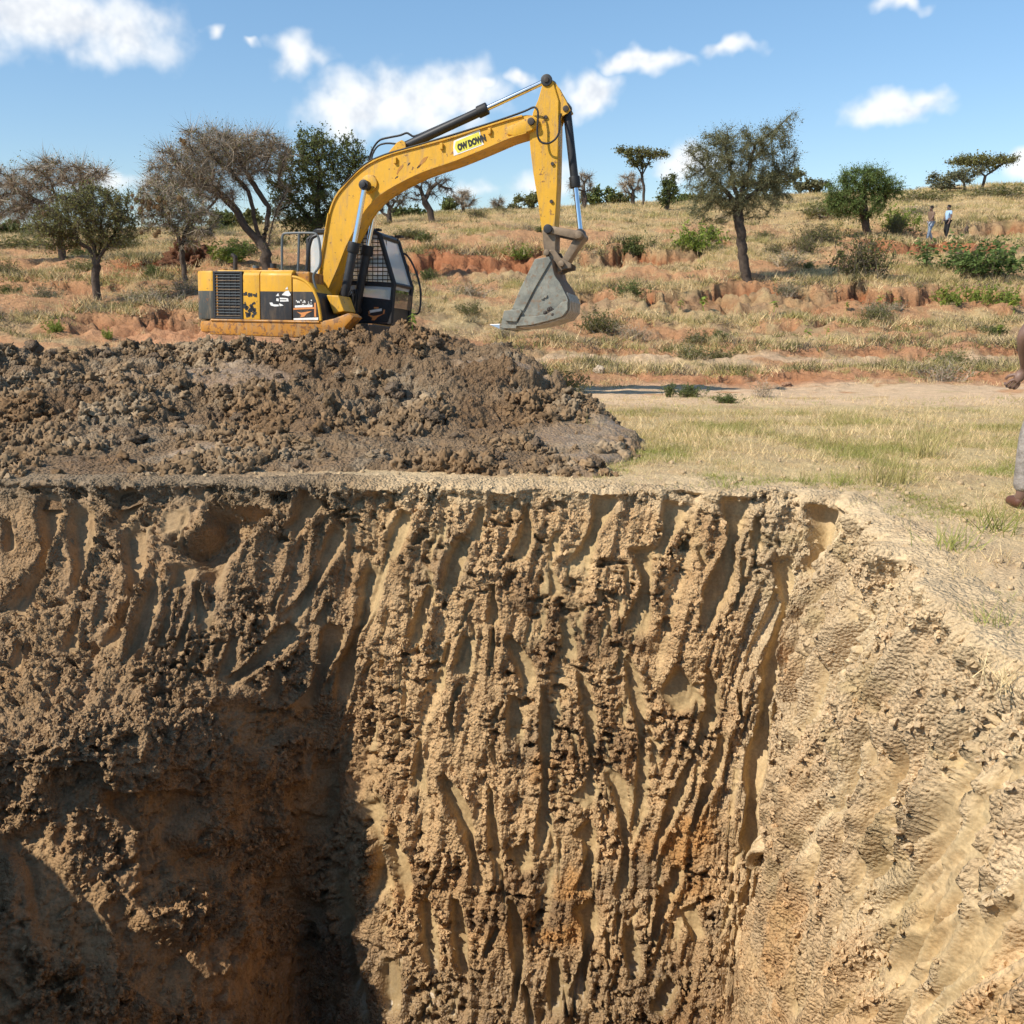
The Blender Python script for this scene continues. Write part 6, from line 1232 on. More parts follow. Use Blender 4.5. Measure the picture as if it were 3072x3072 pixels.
LM = [('the olive green acacia', 290, 700), ('the termite mound', 570, 740), ('the excavator tail', 600, 880), ('the cab', 1180, 800), ('the middle red bank', 1420, 730), ('the bucket', 1620, 900), ('the great round acacia', 2240, 700), ('the dark tangled thicket', 2582, 800), ('the bright green acacia', 2610, 620), ('the two walking people', 2800, 690), ('the wide fresh green bush', 2930, 770), ('the pale boulder', 1797, 1090), ('the thin umbrella acacia', 1930, 600), ('the right skyline umbrella trees', 2930, 560), ('the left picture edge', 0, 800), ('the right picture edge', 3072, 850), ('the big spreading thorn tree', 790, 760), ('the brown shrub on the sand', 2290, 1180), ('the red gully', 1900, 740), ('the leaning small green tree', 2000, 640)]
def whereis(px, row):
    b = sorted((((px - a[1]) ** 2 + (1.6 * (row - a[2])) ** 2), a) for a in LM); a = b[0][1]; dx, dy = px - a[1], (row - a[2]) * 1.6; d = math.hypot(dx, dy); far = 'just ' if d < 110 else ('' if d < 230 else 'well ')
    dr = ('right of' if dx > 0 else 'left of') if abs(dx) > abs(dy) else ('below' if dy > 0 else 'above')
    if abs(dx) > 45 and abs(dy) > 45: dr = ('below and ' if dy > 0 else 'above and ') + ('right of' if dx > 0 else 'left of')
    return far + dr + ' ' + a[0]
def row_of(p): zc_ = p[1] * CT - (p[2] - CAM_H) * ST; return 1536 - F * (p[1] * ST + (p[2] - CAM_H) * CT) / zc_
kinds = ['dry', 'olive', 'grey', 'wisp', 'dark', 'green']
k = 0
while k < 96:
    px = SR.uniform(-60, 3130); Y = math.exp(SR.uniform(math.log(24), math.log(72)))
    if 560 < px < 1500 and Y < 27: continue
    if 1230 < px < 1620 and 37 < Y < 45: continue
    g = SR.random(); kd = kinds[int(g * 6)]; s = SR.uniform(.5, 1.1) * 2400 / Y
    nm_ = {'dry': 'dry grey scrub clump', 'olive': 'olive scrub clump', 'grey': 'grey green scrub clump', 'wisp': 'wispy straw coloured scrub clump', 'dark': 'dark twiggy scrub clump', 'green': 'dark green scrub clump'}[kd]
    sc_ = shrub(kd, px, Y, s, s * SR.uniform(.45, .7), None, 'low scrub on the hillside', 'scrub_clump'); sc_['label'] = ('small ' if s * Y < 1700 else 'broad ' if s * Y > 2300 else '') + nm_ + ' ' + whereis(px, row_of(sc_.location)); k += 1

# ---- broad leaved seedlings
def seedling_mesh(seed, n=14, h=.35, ls=.12):
    rng = np.random.default_rng(seed); V = []; Fq = []; 
    st, sf, sv = slivers(np.zeros((3, 3)) + rng.normal(size=(3, 3)) * .01, np.array([[rng.normal() * .2, rng.normal() * .2, 1] for _ in range(3)]), np.full(3, h), np.full(3, .02), rng)
    P = np.zeros((n, 3)); P[:, 2] = h * rng.uniform(.45, 1.0, n); a = rng.uniform(0, 6.28, n); out = np.stack([np.cos(a), np.sin(a), rng.uniform(-.5, .4, n)], 1); s = np.stack([-np.sin(a), np.cos(a), a * 0], 1); L_ = ls * rng.uniform(.7, 1.3, n)
    A = P; B = P + out * L_[:, None] * .5 + s * L_[:, None] * .32; C_2 = P + out * L_[:, None] + np.array((0, 0, -.3)) * L_[:, None] * .6; D = P + out * L_[:, None] * .5 - s * L_[:, None] * .32
    V = np.stack([A, B, C_2, D], 1).reshape(-1, 3); q = np.arange(n) * 4; Fc = np.concatenate([np.stack([q, q + 1, q + 2], 1), np.stack([q, q + 2, q + 3], 1)])
    me = npmesh('seedling', np.concatenate([st, V]), np.concatenate([sf, Fc + len(st)]), False, {'v': np.concatenate([sv, np.repeat(rng.random(n), 4)])}); me.materials.append(M['lf_lime']); return me
SM = [seedling_mesh(k) for k in range(3)]
for i, (px, Y, h, lab) in enumerate([(2420, 27.9, 46, 'bright green broad leaved seedling on the meadow right of centre'), (2480, 28.3, 34, 'smaller bright green seedling right of its twin on the meadow'), (2995, 28.6, 42, 'bright green seedling in the meadow near the right edge'), (2110, 32.5, 52, 'leafy seedling with pale flowers right of the bucket'), (2040, 32.2, 40, 'short leafy seedling left of the flowering one'), (2320, 32.4, 46, 'seedling at mid slope below the great acacia'), (2640, 32.8, 40, 'seedling before the dark tangled thicket'), (2540, 32.0, 34, 'low seedling left of the dark thicket foot'), (2830, 33.0, 60, 'leafy seedling by the wide thorn bush'), (3040, 32.4, 66, 'tall leafy seedling at the right edge of the slope'), (2690, 32.4, 44, 'seedling right of the dark tangled thicket')]):
    o = bpy.data.objects.new('seedling', SM[i % 3]); link(o); o.location = on_ground(px, Y); s = h / F * Y / .4; o.scale = (s, s, s); o.rotation_euler = (0, 0, i * 1.7); tag(o, lab, 'plant', 'broad leaved seedlings on the slope')
o = bpy.data.objects.new('sapling', SM[1]); link(o); p = at(1238, 985, 11.7); o.location = (p[0], p[1], heap_height(np.array([p[0]]), np.array([p[1]]), False)[0][0] - 0.02); s = 70 / F * 11.7 / .4; o.scale = (s * .8, s * .8, s); tag(o, 'lime green sapling poking up from the top of the mud heap before the cab', 'plant')

# ---- grass
def tuft_mesh(name, n, h, w, spread, lean, mat, seed):
    rng = np.random.default_rng(seed); P = rng.normal(size=(n, 3)) * spread; P[:, 2] = -0.02; D = rng.normal(size=(n, 3)) * lean; D[:, 2] = 1; V, Fc, v = slivers(P, D, h * rng.uniform(.5, 1.15, n), np.full(n, w), rng)
    me = npmesh(name, V, Fc, False, {'v': v}); me.materials.append(mat); return bpy.data.objects.new(name, me)
grass = scatter
def hill_grass():
    rng = np.random.default_rng(5); n = 95000; q = rng.uniform(-150, 3220, n); Y = np.exp(rng.uniform(math.log(19.5), math.log(88), n)); x = (q - 1536) / F * (Y * CT + 0.45)
    z, cut = ground(x, Y); p2 = np.stack([x, Y, Y * 0], -1); d = fbm(p2 * 0.23, 4, 0.55, seed=31); d2 = fbm(p2 * 0.9, 4, 0.55, seed=33); bare = sst(d - 0.45 * d2 + 0.16 * (1 - sst(q, 1000, 1600)), -0.16, 0.14) * (1 - sst(Y, 46, 66))
    keep = (cut < 0.07) & (rng.random(n) > bare * 0.93) & (rng.random(n) > 0.25 * (1 - sst(d2, -.4, .3)))
    lt = (q < 1500) & (Y + 1.2 * d2 < 25.0) & (q > 300 + 500 * rng.random(n)) | (q < 1500) & (Y < 21); rb = (q >= 1350) & (((Y + d2 > 23.2) & (Y + d2 < 25.6)) | (Y < 21.3) & (rng.random(n) < .75)); bas = (q > 1200) & (q < 1640) & (Y > 37.5) & (Y < 45) & (rng.random(n) < .93); bs2 = (q > 2560) & (q < 2990) & (Y > 45) & (Y < 49.6) & (rng.random(n) < .7); rdp = rng.random(n) < 0.8 * np.exp(-((q - 500) / 150) ** 2 - ((Y - 36) / 4.5) ** 2)
    keep &= ~(lt | rb | bas | bs2 | rdp) & ~((Y < 29) & (rng.random(n) < .8)); P = np.stack([x, Y, z], -1)[keep]; Yk = Y[keep]; g = fbm(P * np.array((.3, .3, 0)), 3, .5, seed=44)[...] ; m = len(P)
    s = (0.42 + 0.6 * rng.random(m)) * (Yk / 36) ** 0.55 * (1 + 0.5 * g)
    gr = (g + rng.normal(size=m) * .25) > 0.36
    T = [tuft_mesh('dry_tuft', 24, .25, .016, .15, .55, M['straw'], k) for k in range(4)]; T2 = [tuft_mesh('green_tuft', 22, .24, .018, .14, .55, M['strawg'], 10 + k) for k in range(3)]
    grass('dry_grass', 'dry straw coloured grass covering the hillside', P[~gr], s[~gr], T, 1); W3 = [tuft_mesh('weed_tuft', 30, .26, .03, .16, .8, M['lf_olive'], 20 + k) for k in range(2)] + [tuft_mesh('weed_tuft', 34, .2, .02, .16, .8, M['twigd'], 24)]
    wd = (fbm(P * np.array((.5, .5, 0)), 3, .6, seed=46) > .12) & (rng.random(m) < .16); grass('hillside_weeds', 'low olive weeds among the dry hillside grass', P[wd], s[wd] * 1.15, W3, 6)
    lq = []; ly = []
    for pts_, h_, L_, am_ in SCARP:
        k_ = int(110 * (pts_[-1][0] - pts_[0][0]) / 600 + 60); qq = rng.uniform(pts_[0][0] + 30, pts_[-1][0] - 30, k_); lq.append(qq); ly.append(np.interp(qq, [a_[0] for a_ in pts_], [a_[1] for a_ in pts_]) + rng.uniform(-.3, 1.3, k_))
    lq = np.concatenate(lq); ly = np.concatenate(ly); lx = (lq - 1536) / F * (ly * CT + .45); lz, lc = ground(lx, ly); kk_ = lc < .05; LP = np.stack([lx, ly, lz], -1)[kk_]
    grass('bank_top_grass', 'overhanging dry grass along the lips of the red banks', LP, rng.uniform(.7, 1.5, len(LP)) * (LP[:, 1] / 36) ** .5, [tuft_mesh('lip_tuft', 26, .34, .018, .16, .7, M['straw'], 90), tuft_mesh('lip_tuft', 26, .3, .02, .16, .8, M['lf_olive'], 91), tuft_mesh('lip_tuft', 26, .3, .018, .16, .8, M['strawg'], 92), tuft_mesh('lip_tuft', 30, .26, .016, .16, .9, M['twigd'], 93)], 9)
    grass('green_grass', 'patches of yellow green grass on the hillside', P[gr], s[gr], T2, 2)
hill_grass()
def near_grass():
    rng = np.random.default_rng(8); n = 60000; q = rng.uniform(1500, 3300, n); Y = np.exp(rng.uniform(math.log(3.0), math.log(15.2), n)); x = (q - 1536) / F * (Y * CT + 0.45); z, _ = ground(x, Y); d = rim_dist(x, Y); p2 = np.stack([x, Y, Y * 0], -1); g = fbm(p2 * 1.1, 3, .55, seed=61)
    hz, _, he = heap_height(x, Y, False); den = sst(d + .5 * g, .35, 1.3) * (1 - 0.97 * sst(Y, 11.6, 13.0)); den = den * np.clip(.52 + 1.3 * g, .10, 1); den = np.maximum(den, .09 * (d > .06)); den = np.where(x > 2.1, den * np.where(Y < 5.6, .22, 1), den)
    keep = (d > .08) & (rng.random(n) < den) & ~((he > .3) & (hz > z - .02)); P = np.stack([x, Y, z], -1)[keep]; m = len(P); gk = g[keep] + rng.normal(size=m) * .22; s = (.45 + .6 * rng.random(m)) * (.7 + .5 * sst(P[:, 1], 6.5, 10)); lowg = P[:, 1] < 8.3
    T = [tuft_mesh('dry_tuft', 12, .12, .0055, .07, .8, M['straw'], 30 + k) for k in range(4)]; T2 = [tuft_mesh('green_tuft', 12, .08, .006, .06, .7, M['gblade'], 40 + k) for k in range(3)]; T3 = [tuft_mesh('mixed_tuft', 12, .11, .0055, .07, .8, M['strawg'], 50 + k) for k in range(3)]
    a = (gk > .42) | (lowg & (gk > .2)); b = (~a) & (gk > .06)
    grass('near_green_grass', 'short fresh green grass on the flat beside the pit', P[a], s[a], T2, 3); grass('near_mixed_grass', 'yellow green grass on the flat beside the pit', P[b], s[b], T3, 4); c = ~(a | b); grass('near_dry_grass', 'dry straw grass on the flat beside the pit', P[c], s[c], T, 5)
near_grass()
# distinct tufts along the rim
TMESH = [tuft_mesh('t', 70, .22, .006, .06, .6, M['gblade'], 71).data, tuft_mesh('t', 60, .34, .006, .045, .28, M['strawg'], 72).data, tuft_mesh('t', 50, .2, .006, .06, .7, M['straw'], 73).data]
for i, (px, row, kd, s, lab) in enumerate([(2990, 1588, 0, 1.25, 'large green grass tuft near the right edge beside the pit'), (2850, 1650, 0, 1.1, 'green grass tuft on the right rim, left of the largest one'), (2640, 1452, 1, 1.2, 'tall yellow green grass tuft at the pit corner'), (2700, 1440, 1, 1.0, 'tall grass tuft right of the tallest at the pit corner'), (2520, 1450, 0, .9, 'green tuft on the rim left of the pit corner'), (2190, 1462, 0, .9, 'green tuft on the rim above the long groove'), (2420, 1445, 0, .7, 'small tuft on the rim near the right corner'), (3000, 1690, 2, .9, 'dry tuft below the large green one at the right edge'), (2980, 1880, 0, .8, 'small green tuft low on the right rim'), (3020, 2050, 2, .9, 'dry sparse tuft on the right rim close to the viewer'), (2780, 1330, 1, 1.3, 'tall brown green clump in the meadow before the standing person'), (1760, 1290, 1, 1.1, 'grass tuft at the toe of the mud heap'), (2900, 1740, 2, .7, 'dry tuft on the crumbling right rim')]):
    d = ray(px, row); t = -CAM_H / d[2]; p = np.array((0, 0, CAM_H)) + d * t; o = bpy.data.objects.new('grass_tuft', TMESH[kd]); link(o); o.location = (p[0], p[1], gz(p[0], p[1]) - .01); o.scale = (s, s, s); o.rotation_euler = (0, 0, i * 2.1); tag(o, lab, 'grass tuft', 'distinct grass tufts by the pit')
# ------------------------------------------------------------------ loose clods
def mud_tint(n, rng): return np.tile(np.array((0.19, 0.132, 0.083)), (n, 1))
def clod_label(px, row, s):
    c = ['far left', 'left', 'left middle', 'middle', 'right middle', 'right', 'far right'][int(np.clip(px / 272, 0, 6))]; r_ = ['on the crest', 'just below the crest', 'high on the slope', 'on the middle of the slope', 'low on the slope', 'near the toe'][int(np.clip((row - 1030) / 66, 0, 5))]
    return ('tiny' if s < .05 else 'small' if s < .07 else 'fist sized') + ' mud clod ' + r_ + ' of the heap, ' + c
def build_clods():
    rng = np.random.default_rng(3); ms = []
    for k in range(6):
        V, fi = clod_mesh(k + 1); me = npmesh('clod', V, fi, True, {'tint': mud_tint(len(V), rng), 'wet': np.full(len(V), .15)}); me.materials.append(M['mud']); ms.append(me)
    def spot(px, Y): x = (px - 1536) / F * (Y * CT + .35); return x, Y, float(heap_height(np.array([x]), np.array([Y]))[0][0])
    big = [(30, 12.0, .13, 'large mud clod on the heap crest at the left edge of the picture'), (110, 12.0, .12, 'large mud clod on the crest, second from the left edge'), (275, 12.0, .17, 'biggest rounded clod sitting on the left heap crest'), (405, 12.0, .11, 'dark clod on the crest right of the biggest one'), (500, 12.0, .09, 'small dark clod on the crest left of the excavator tail'), (180, 11.3, .13, 'flat clod below the left heap crest'), (1310, 11.4, .10, 'pale clod high on the right part of the heap'), (1185, 9.6, .13, 'pale block of mud halfway down the heap')]
    for i, (px, Y, s, lab) in enumerate(big):
        x, y, z = spot(px, Y); o = bpy.data.objects.new('mud_clod', ms[i % 6]); link(o); o.location = (x, y, z + s * .25); o.scale = (s, s, s); o.rotation_euler = (rng.uniform(-.3, .3), rng.uniform(-.3, .3), rng.uniform(0, 6)); tag(o, lab, 'clod', 'named clods on the heap')
    k = 0
    while k < 90:
        px = rng.uniform(-40, 1900); Y = rng.uniform(7.1, 12.0); x, y, z = spot(px, Y); g = gz(x, y)
        if z < g + .01: continue
        s = rng.uniform(.035, .085) * (1.25 if rng.random() < .2 else 1); o = bpy.data.objects.new('mud_clod', ms[k % 6]); link(o); o.location = (x, y, z + s * .2); o.scale = (s, s, s); o.rotation_euler = (rng.uniform(-.5, .5), rng.uniform(-.5, .5), rng.uniform(0, 6)); tag(o, clod_label(px, row_of(o.location), s), 'clod', 'loose clods strewn over the heap'); k += 1
    V0, f0 = clod_mesh(9, 1)
    # dry crumbs and pebbles on the rim flat
    n = 2600; px = rng.uniform(500, 3300, n); Y = np.exp(rng.uniform(math.log(3.0), math.log(9.0), n)); x = (px - 1536) / F * (Y * CT + .4); g, _ = ground(x, Y); m = (rim_dist(x, Y) > .02) & (rim_dist(x, Y) < 1.6); x, Y, g = x[m], Y[m], g[m]; n = len(x); s = .004 + .026 * rng.random(n) ** 3; V = V0[None] * s[:, None, None] + np.stack([x, Y, g + s * .3], -1)[:, None]; Fc = (f0[None] + (np.arange(n) * len(V0))[:, None, None]).reshape(-1, 3); V = V.reshape(-1, 3)
    o = npobj('soil_crumbs', V, Fc, M['ground'], smooth=True, attrs={'tint': np.tile(np.array((.50, .36, .21)), (len(V), 1))}); tag(o, 'dry soil crumbs along the rim', kind='stuff')
build_clods()
# pale boulder on the terrace, termite mound
def rock(name, label, cat, px, Y, sc, tint, seed, amp=.3, mat='ground'):
    V, fi = clod_mesh(seed, 4, amp); o = npobj(name, V * np.array(sc), fi, M[mat], attrs={'tint': np.tile(np.array(tint), (len(V), 1))}); p = on_ground(px, Y); o.location = (p[0], p[1], p[2] + sc[2] * .35); tag(o, label, cat); return o
rock('boulder', 'pale sandy boulder on the terrace right of the heap', 'boulder', 1797, 21.6, (.14, .13, .15), (.62, .50, .36), 23)
rock('stone', 'small reddish stone on the near edge of the sandy bed', 'stone', 2360, 19.9, (.12, .1, .08), (.42, .24, .15), 24)
def termite():
    bm = bmesh.new(); bmesh.ops.create_icosphere(bm, subdivisions=5, radius=1.0); co = np.array([v.co[:] for v in bm.verts]); fi = np.array([[v.index for v in f.verts] for f in bm.faces]); bm.free()
    t = (co[:, 2] + 1) / 2; xy = co[:, :2] / (np.linalg.norm(co[:, :2], axis=1, keepdims=True) + 1e-6); r = (1 - t) ** .75 * .95 + .16 * (1 - t ** 6); V = np.stack([xy[:, 0] * r, xy[:, 1] * r, t], -1); n = fbm(V * 3.2, 4, .6, seed=8); V[:, :2] *= (1 + .55 * n)[:, None]; V[:, 2] *= 1 + .25 * n
    p = on_ground(570, 37.5); o = npobj('termite_mound', V * np.array((.95, .85, 1.25)), fi, M['ground'], attrs={'tint': np.tile(np.array((.19, .088, .05)), (len(V), 1))}); o.location = (p[0], p[1], p[2] - .12); tag(o, 'reddish brown termite mound beside the slender drooping tree', 'termite mound')
termite()
def stump(): 
    p = on_ground(2897, 53.0); mb = MB(); mb.tube([(0, 0, -.2), (.04, 0, .25), (-.04, 0, .5), (.05, .02, .65)], .10, 7, 3); o = mb.build('tree_stump', M['bark'], None, smooth=True); o.location = p; tag(o, 'dark dead stump on the red bank at upper right', 'stump')
stump()
# ------------------------------------------------------------------ motorcycle parked behind the machine
def motorcycle():
    p = at(872, 802, 24.0); g = gz(p[0], p[1]); r = empty('motorcycle', (p[0], p[1], g), R(12)); tag(r, 'red motorcycle parked behind the excavator deck, seen through the hand rail', 'motorcycle')
    M['red'] = plain_mat('red_fairing', (.35, .03, .025), .35); 
    for x in (-.62, .62):
        mb = MB(); n = 26; ring = [(x + .29 * math.cos(a), 0, .3 + .29 * math.sin(a)) for a in np.linspace(0, 2 * math.pi, n)]; mb.tube(ring, .045, 6, 1); w = mb.build('wheel', M['rub'], r, smooth=True); MB().cyl((x, -.05, .3), (x, .05, .3), .06).build('hub', M['steel'], w)
        mb = MB(); [mb.tube([(x, 0, .3), (x + .27 * math.cos(a), 0, .3 + .27 * math.sin(a))], .005, 4, 1) for a in np.linspace(0, 5.9, 10)]; mb.build('spokes', M['steel'], w)
    MB().box(-.25, .2, -.12, .12, .28, .55).build('engine', M['steel'], r, .03); MB().poly([(-.1, .72), (.35, .72), (.42, .85), (.2, .95), (-.1, .86)], -.12, .12).build('fuel_tank', M['red'], r, .04, True)
    MB().poly([(-.75, .80), (-.1, .74), (-.1, .84), (-.7, .92)], -.12, .12).build('seat', M['rub'], r, .03, True); MB().poly([(-.9, .75), (-.3, .55), (-.3, .72), (-.85, .88)], -.1, .1).build('tail_fairing', M['red'], r, .03)
    MB().tube([(.62, -.08, .3), (.45, -.08, .95)], .025, 6, 1).tube([(.62, .08, .3), (.45, .08, .95)], .025, 6, 1).build('fork', M['steel'], r); MB().tube([(.35, -.35, 1.02), (.46, -.1, 1.0), (.46, .1, 1.0), (.35, .35, 1.02)], .014, 6, 3).build('handlebar', M['blk'], r); MB().ball((.55, 0, .9), .1, 2).build('headlamp', M['white'], r, smooth=True)
    for s in (-1, 1): mm = MB().tube([(.38, s * .25, 1.02), (.36, s * .32, 1.22)], .008, 4, 1).build('mirror', M['blk'], r); MB().ball((.36, s * .33, 1.25), .06, 2, (.4, 1, .7)).build('mirror_glass', M['chrome'], mm, smooth=True)
    MB().box(-.9, -.62, -.15, .15, .92, 1.1).build('luggage_box', M['white'], r, .03)
motorcycle()
# ------------------------------------------------------------------ people
def skin_body(name, joints, edges, mat, parent, sub=2, root=0):
    me = bpy.data.meshes.new(name); me.from_pydata([j[0] for j in joints], edges, []); me.update(); o = bpy.data.objects.new(name, me); link(o, parent)
    sk = o.modifiers.new('skin', 'SKIN'); sk.use_smooth_shade = True
    for i, j in enumerate(joints): r = j[1]; me.skin_vertices[0].data[i].radius = r if isinstance(r, tuple) else (r, r); me.skin_vertices[0].data[i].use_root = (i == root)
    sb = o.modifiers.new('sub', 'SUBSURF'); sb.levels = sub; sb.render_levels = sub
    dg = bpy.context.evaluated_depsgraph_get(); m2 = bpy.data.meshes.new_from_object(o.evaluated_get(dg)); o.modifiers.clear(); o.data = m2; m2.materials.clear(); m2.materials.append(mat); m2.polygons.foreach_set('use_smooth', [True] * len(m2.polygons)); m2.name = name
    return o
M['skin'] = plain_mat('dark_brown_skin', (.19, .112, .082), .5, var=.12, scale=20); M['hair'] = plain_mat('black_hair', (.012, .010, .009), .8)
M['brownshirt'] = plain_mat('brown_shirt', (.19, .125, .085), .9, var=.15); M['jeans'] = plain_mat('pale_blue_jeans', (.30, .36, .44), .9, var=.2); M['blueshirt'] = plain_mat('light_blue_shirt', (.36, .53, .72), .9, var=.08); M['blacktr'] = plain_mat('black_trousers', (.02, .02, .022), .9); M['greytr'] = plain_mat('grey_khaki_trousers', (.30, .26, .225), .95, var=.3, scale=14, bump=.05); M['shoe'] = plain_mat('brown_leather_shoe', (.12, .05, .03), .6); M['maroon'] = plain_mat('maroon_shirt', (.14, .05, .05), .9)
def fingers(hx, hy, hz, dirv, side, out, curl=1.0):
    """five finger chains rooted in the palm: list of (points, radii)"""
    ch = []; d = Vector(dirv).normalized(); s = Vector(side).normalized(); nrm = Vector(out).normalized(); base = Vector((hx, hy, hz))
    for k, ln in enumerate((.070, .080, .075, .058)):
        p0 = base + d * .045 + s * (-.030 + .020 * k); p1 = p0 + d * ln * .45 + nrm * .008; p2 = p1 + (d * (.75 - .6 * curl) + nrm * .9 * curl).normalized() * ln * .38; p3 = p2 + (d * (.5 - 1.2 * curl) + nrm * .8 * curl).normalized() * ln * .3; ch.append(([p0, p1, p2, p3], [.0095, .009, .0085, .007]))
    p0 = base - s * .035 - d * .0; p1 = p0 - s * .022 + d * .03 + nrm * .01; p2 = p1 + d * .028 + nrm * .018 + s * .006; ch.append(([p0, p1, p2], [.012, .0105, .009])); return ch
def person(label, loc, rz, H, pose, shirt, trousers, shoes, group=None, hi=False):
    r = empty('person', loc, rz); tag(r, label, 'person', group); k = H / 1.75; J = {a: Vector(b) * k for a, b in pose.items()}
    R_ = lambda v: tuple(q * k for q in v) if isinstance(v, tuple) else v * k
    names = []; jo = []; ed = []
    def add(nm_, p, rad, par=None): jo.append((tuple(p), R_(rad))); names.append(nm_); i = len(jo) - 1; (ed.append((names.index(par) if isinstance(par, str) else par, i)) if par is not None else None); return i
    add('pelvis', J['pelvis'], (.135, .10)); add('waist', J['waist'], (.125, .095), 'pelvis'); add('chest', J['chest'], (.155, .11), 'waist'); add('neckb', J['neck'], (.065, .06), 'chest'); h = J['head']; nk = J['neck']
    add('neckt', nk + (h - nk) * .4, (.052, .055), 'neckb'); add('jaw', h + Vector((.02, 0, -.06)) * k, (.068, .075), 'neckt'); add('skull', h + Vector((-.005, 0, .02)) * k, (.085, .098), 'jaw'); add('crown', h + Vector((-.01, 0, .085)) * k, (.062, .072), 'skull')
    for s in 'LR':
        add('sh' + s, J['sh' + s], .058, 'chest'); add('el' + s, J['el' + s], .040, 'sh' + s); add('wr' + s, J['wr' + s], .027, 'el' + s); d = (J['wr' + s] - J['el' + s]).normalized(); d = J.get('hd' + s, d).normalized()
        pm = add('pa' + s, J['wr' + s] + d * .05 * k, (.030, .022), 'wr' + s); add('pb' + s, J['wr' + s] + d * .085 * k, (.036, .016), pm)
        out = Vector((1, 0, 0)) if abs(d.x) < .7 else Vector((0, 0, -1)); side = d.cross(out).normalized() * (1 if s == 'L' else -1)
        out = side.cross(d).normalized() * (1 if s == 'L' else -1)
        for pts, rad in fingers(*(J['wr' + s] + d * .05 * k), d, side, out, .8 if hi else .4):
            pi = pm
            for q, rr_ in zip(pts, rad): pi = add('f', q, rr_, pi)
        add('hi' + s, J['hi' + s], .085, 'pelvis'); add('kn' + s, J['kn' + s], .058, 'hi' + s); add('an' + s, J['an' + s], .038, 'kn' + s); a = J['an' + s]; add('ft' + s, a + Vector((.07, 0, -.045)) * k, (.04, .03), 'an' + s); add('to' + s, a + Vector((.16, 0, -.06)) * k, (.035, .02), 'ft' + s)
    body = skin_body('body', jo, ed, M['skin'], r)
    # face
    hd = h
    MB().ball(tuple(hd + Vector((.098, 0, -.005)) * k), .016 * k, 2, (1, .8, 1.5)).build('nose', M['skin'], r, smooth=True)
    for s in (-1, 1):
        e = MB().ball(tuple(hd + Vector((.078, s * .033, .025)) * k), .013 * k, 2).build('eye', M['white'], r, smooth=True); MB().ball(tuple(hd + Vector((.088, s * .033, .025)) * k), .006 * k, 1).build('pupil', M['hair'], e)
        MB().ball(tuple(hd + Vector((-.005, s * .094, .0)) * k), .026 * k, 2, (.8, .35, 1.25)).build('ear', M['skin'], r, smooth=True)
    MB().ball(tuple(hd + Vector((.082, 0, -.055)) * k), .02 * k, 2, (.5, 1.3, .35)).build('mouth', M['maroon'], r, smooth=True)
    MB().ball(tuple(hd + Vector((-.018, 0, .045)) * k), .105 * k, 3, (.98, .92, .92)).build('hair', M['hair'], r, smooth=True)
    # shirt with short sleeves, trousers, shoes: slightly larger skins over the body
    sl = lambda s, t: J['sh' + s] + (J['el' + s] - J['sh' + s]) * t
    js = [(tuple(J['pelvis'] + Vector((0, 0, -.03)) * k), R_((.165, .128))), (tuple(J['waist']), R_((.155, .12))), (tuple(J['chest']), R_((.178, .132))), (tuple(J['neck'] + Vector((0, 0, -.03)) * k), R_((.088, .078)))]; es = [(0, 1), (1, 2), (2, 3)]
    for s in 'LR': js += [(tuple(J['sh' + s]), R_(.076)), (tuple(sl(s, .35)), R_(.068)), (tuple(sl(s, .62)), R_(.066))]; n = len(js); es += [(2, n - 3), (n - 3, n - 2), (n - 2, n - 1)]
    skin_body('shirt', js, es, shirt, r)
    jt = [(tuple(J['pelvis'] + Vector((0, 0, .03)) * k), R_((.150, .112)))]; et = []
    for s in 'LR':
        kn = J['kn' + s]; an = J['an' + s]; jt += [(tuple(J['hi' + s]), R_(.105)), (tuple((J['hi' + s] + kn) / 2), R_(.092)), (tuple(kn), R_(.078)), (tuple((kn + an) / 2), R_(.070)), (tuple(an + (kn - an) * .06), R_(.062))]; n = len(jt); et += [(0, n - 5), (n - 5, n - 4), (n - 4, n - 3), (n - 3, n - 2), (n - 2, n - 1)]
    skin_body('trousers', jt, et, trousers, r)
    for s in 'LR': a = J['an' + s]; skin_body('shoe', [(tuple(a + Vector((-.03, 0, -.03)) * k), R_((.05, .046))), (tuple(a + Vector((.06, 0, -.042)) * k), R_((.048, .042))), (tuple(a + Vector((.165, 0, -.058)) * k), R_((.046, .03)))], [(0, 1), (1, 2)], shoes, r)
    return r
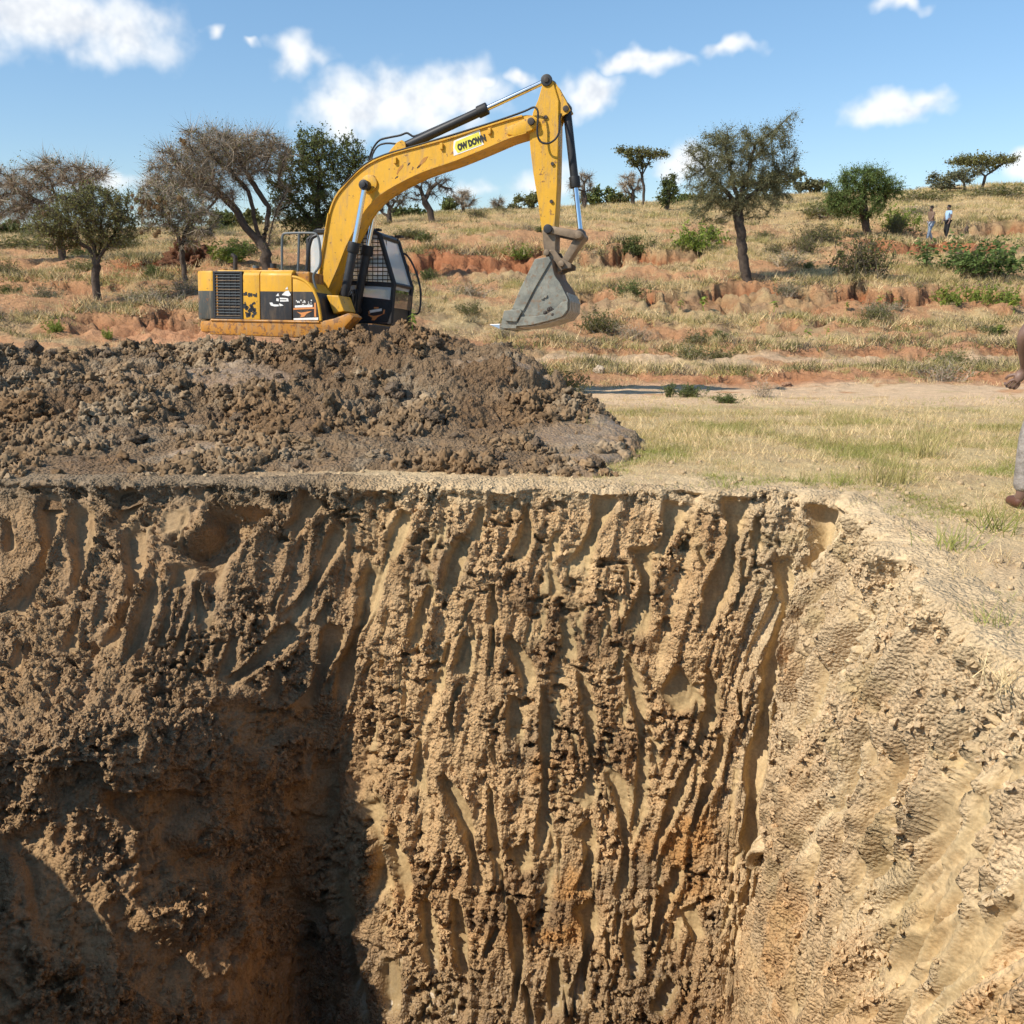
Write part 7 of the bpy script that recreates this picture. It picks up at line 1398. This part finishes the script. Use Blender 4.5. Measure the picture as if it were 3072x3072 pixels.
walk = dict(pelvis=(0, 0, .95), waist=(.01, 0, 1.10), chest=(.04, 0, 1.30), neck=(.05, 0, 1.47), head=(.09, 0, 1.62), shL=(.04, .18, 1.40), shR=(.04, -.18, 1.40), elL=(.14, .24, 1.16), elR=(-.10, -.25, 1.16), wrL=(.32, .24, .98), wrR=(-.10, -.26, .92), hiL=(0, .10, .90), hiR=(0, -.10, .90), knL=(.16, .11, .50), knR=(-.02, -.11, .48), anL=(.24, .11, .09), anR=(-.22, -.11, .12))
stand = dict(pelvis=(0, 0, .95), waist=(0, 0, 1.10), chest=(.0, 0, 1.30), neck=(.0, 0, 1.47), head=(.04, 0, 1.62), shL=(0, .18, 1.40), shR=(0, -.18, 1.40), elL=(.0, .25, 1.13), elR=(.02, -.25, 1.13), wrL=(.10, .25, .90), wrR=(.14, -.24, .92), hiL=(0, .10, .90), hiR=(0, -.10, .90), knL=(.04, .11, .49), knR=(.05, -.11, .49), anL=(.08, .11, .09), anR=(-.08, -.11, .09))
def place(px, Y): p = on_ground(px, Y); return (p[0], p[1], p[2])
p = place(2788, 50.6); person('person in a brown shirt and pale jeans walking left on the hillside', (p[0], p[1], p[2]), R(195), 1.75, walk, M['brownshirt'], M['jeans'], M['shoe'], 'two people walking on the hillside')
p = place(2838, 50.8); person('person in a light blue shirt and black trousers on the hillside', (p[0], p[1], p[2]), R(190), 1.68, stand, M['blueshirt'], M['blacktr'], M['shoe'], 'two people walking on the hillside')
edge = dict(pelvis=(0, 0, .95), waist=(0, 0, 1.10), chest=(.0, 0, 1.30), neck=(.0, 0, 1.47), head=(.03, 0, 1.62), shL=(0, .18, 1.40), shR=(0, -.18, 1.40), elL=(-.02, .36, 1.13), elR=(-.03, -.30, 1.12), wrL=(.12, .255, .90), hdL=(.15, .5, -.85), wrR=(.10, -.285, .855), hiL=(0, .10, .90), hiR=(0, -.10, .90), knL=(.03, .20, .49), knR=(.03, -.13, .49), anL=(.0, .22, .09), anR=(.0, -.15, .09))
pe = at(3168, 1500, 5.9); person('person in grey trousers at the right edge, arm bent, beside the pit', (pe[0], pe[1], gz(pe[0], pe[1])), R(85), 1.72, edge, M['maroon'], M['greytr'], M['shoe'], hi=True)
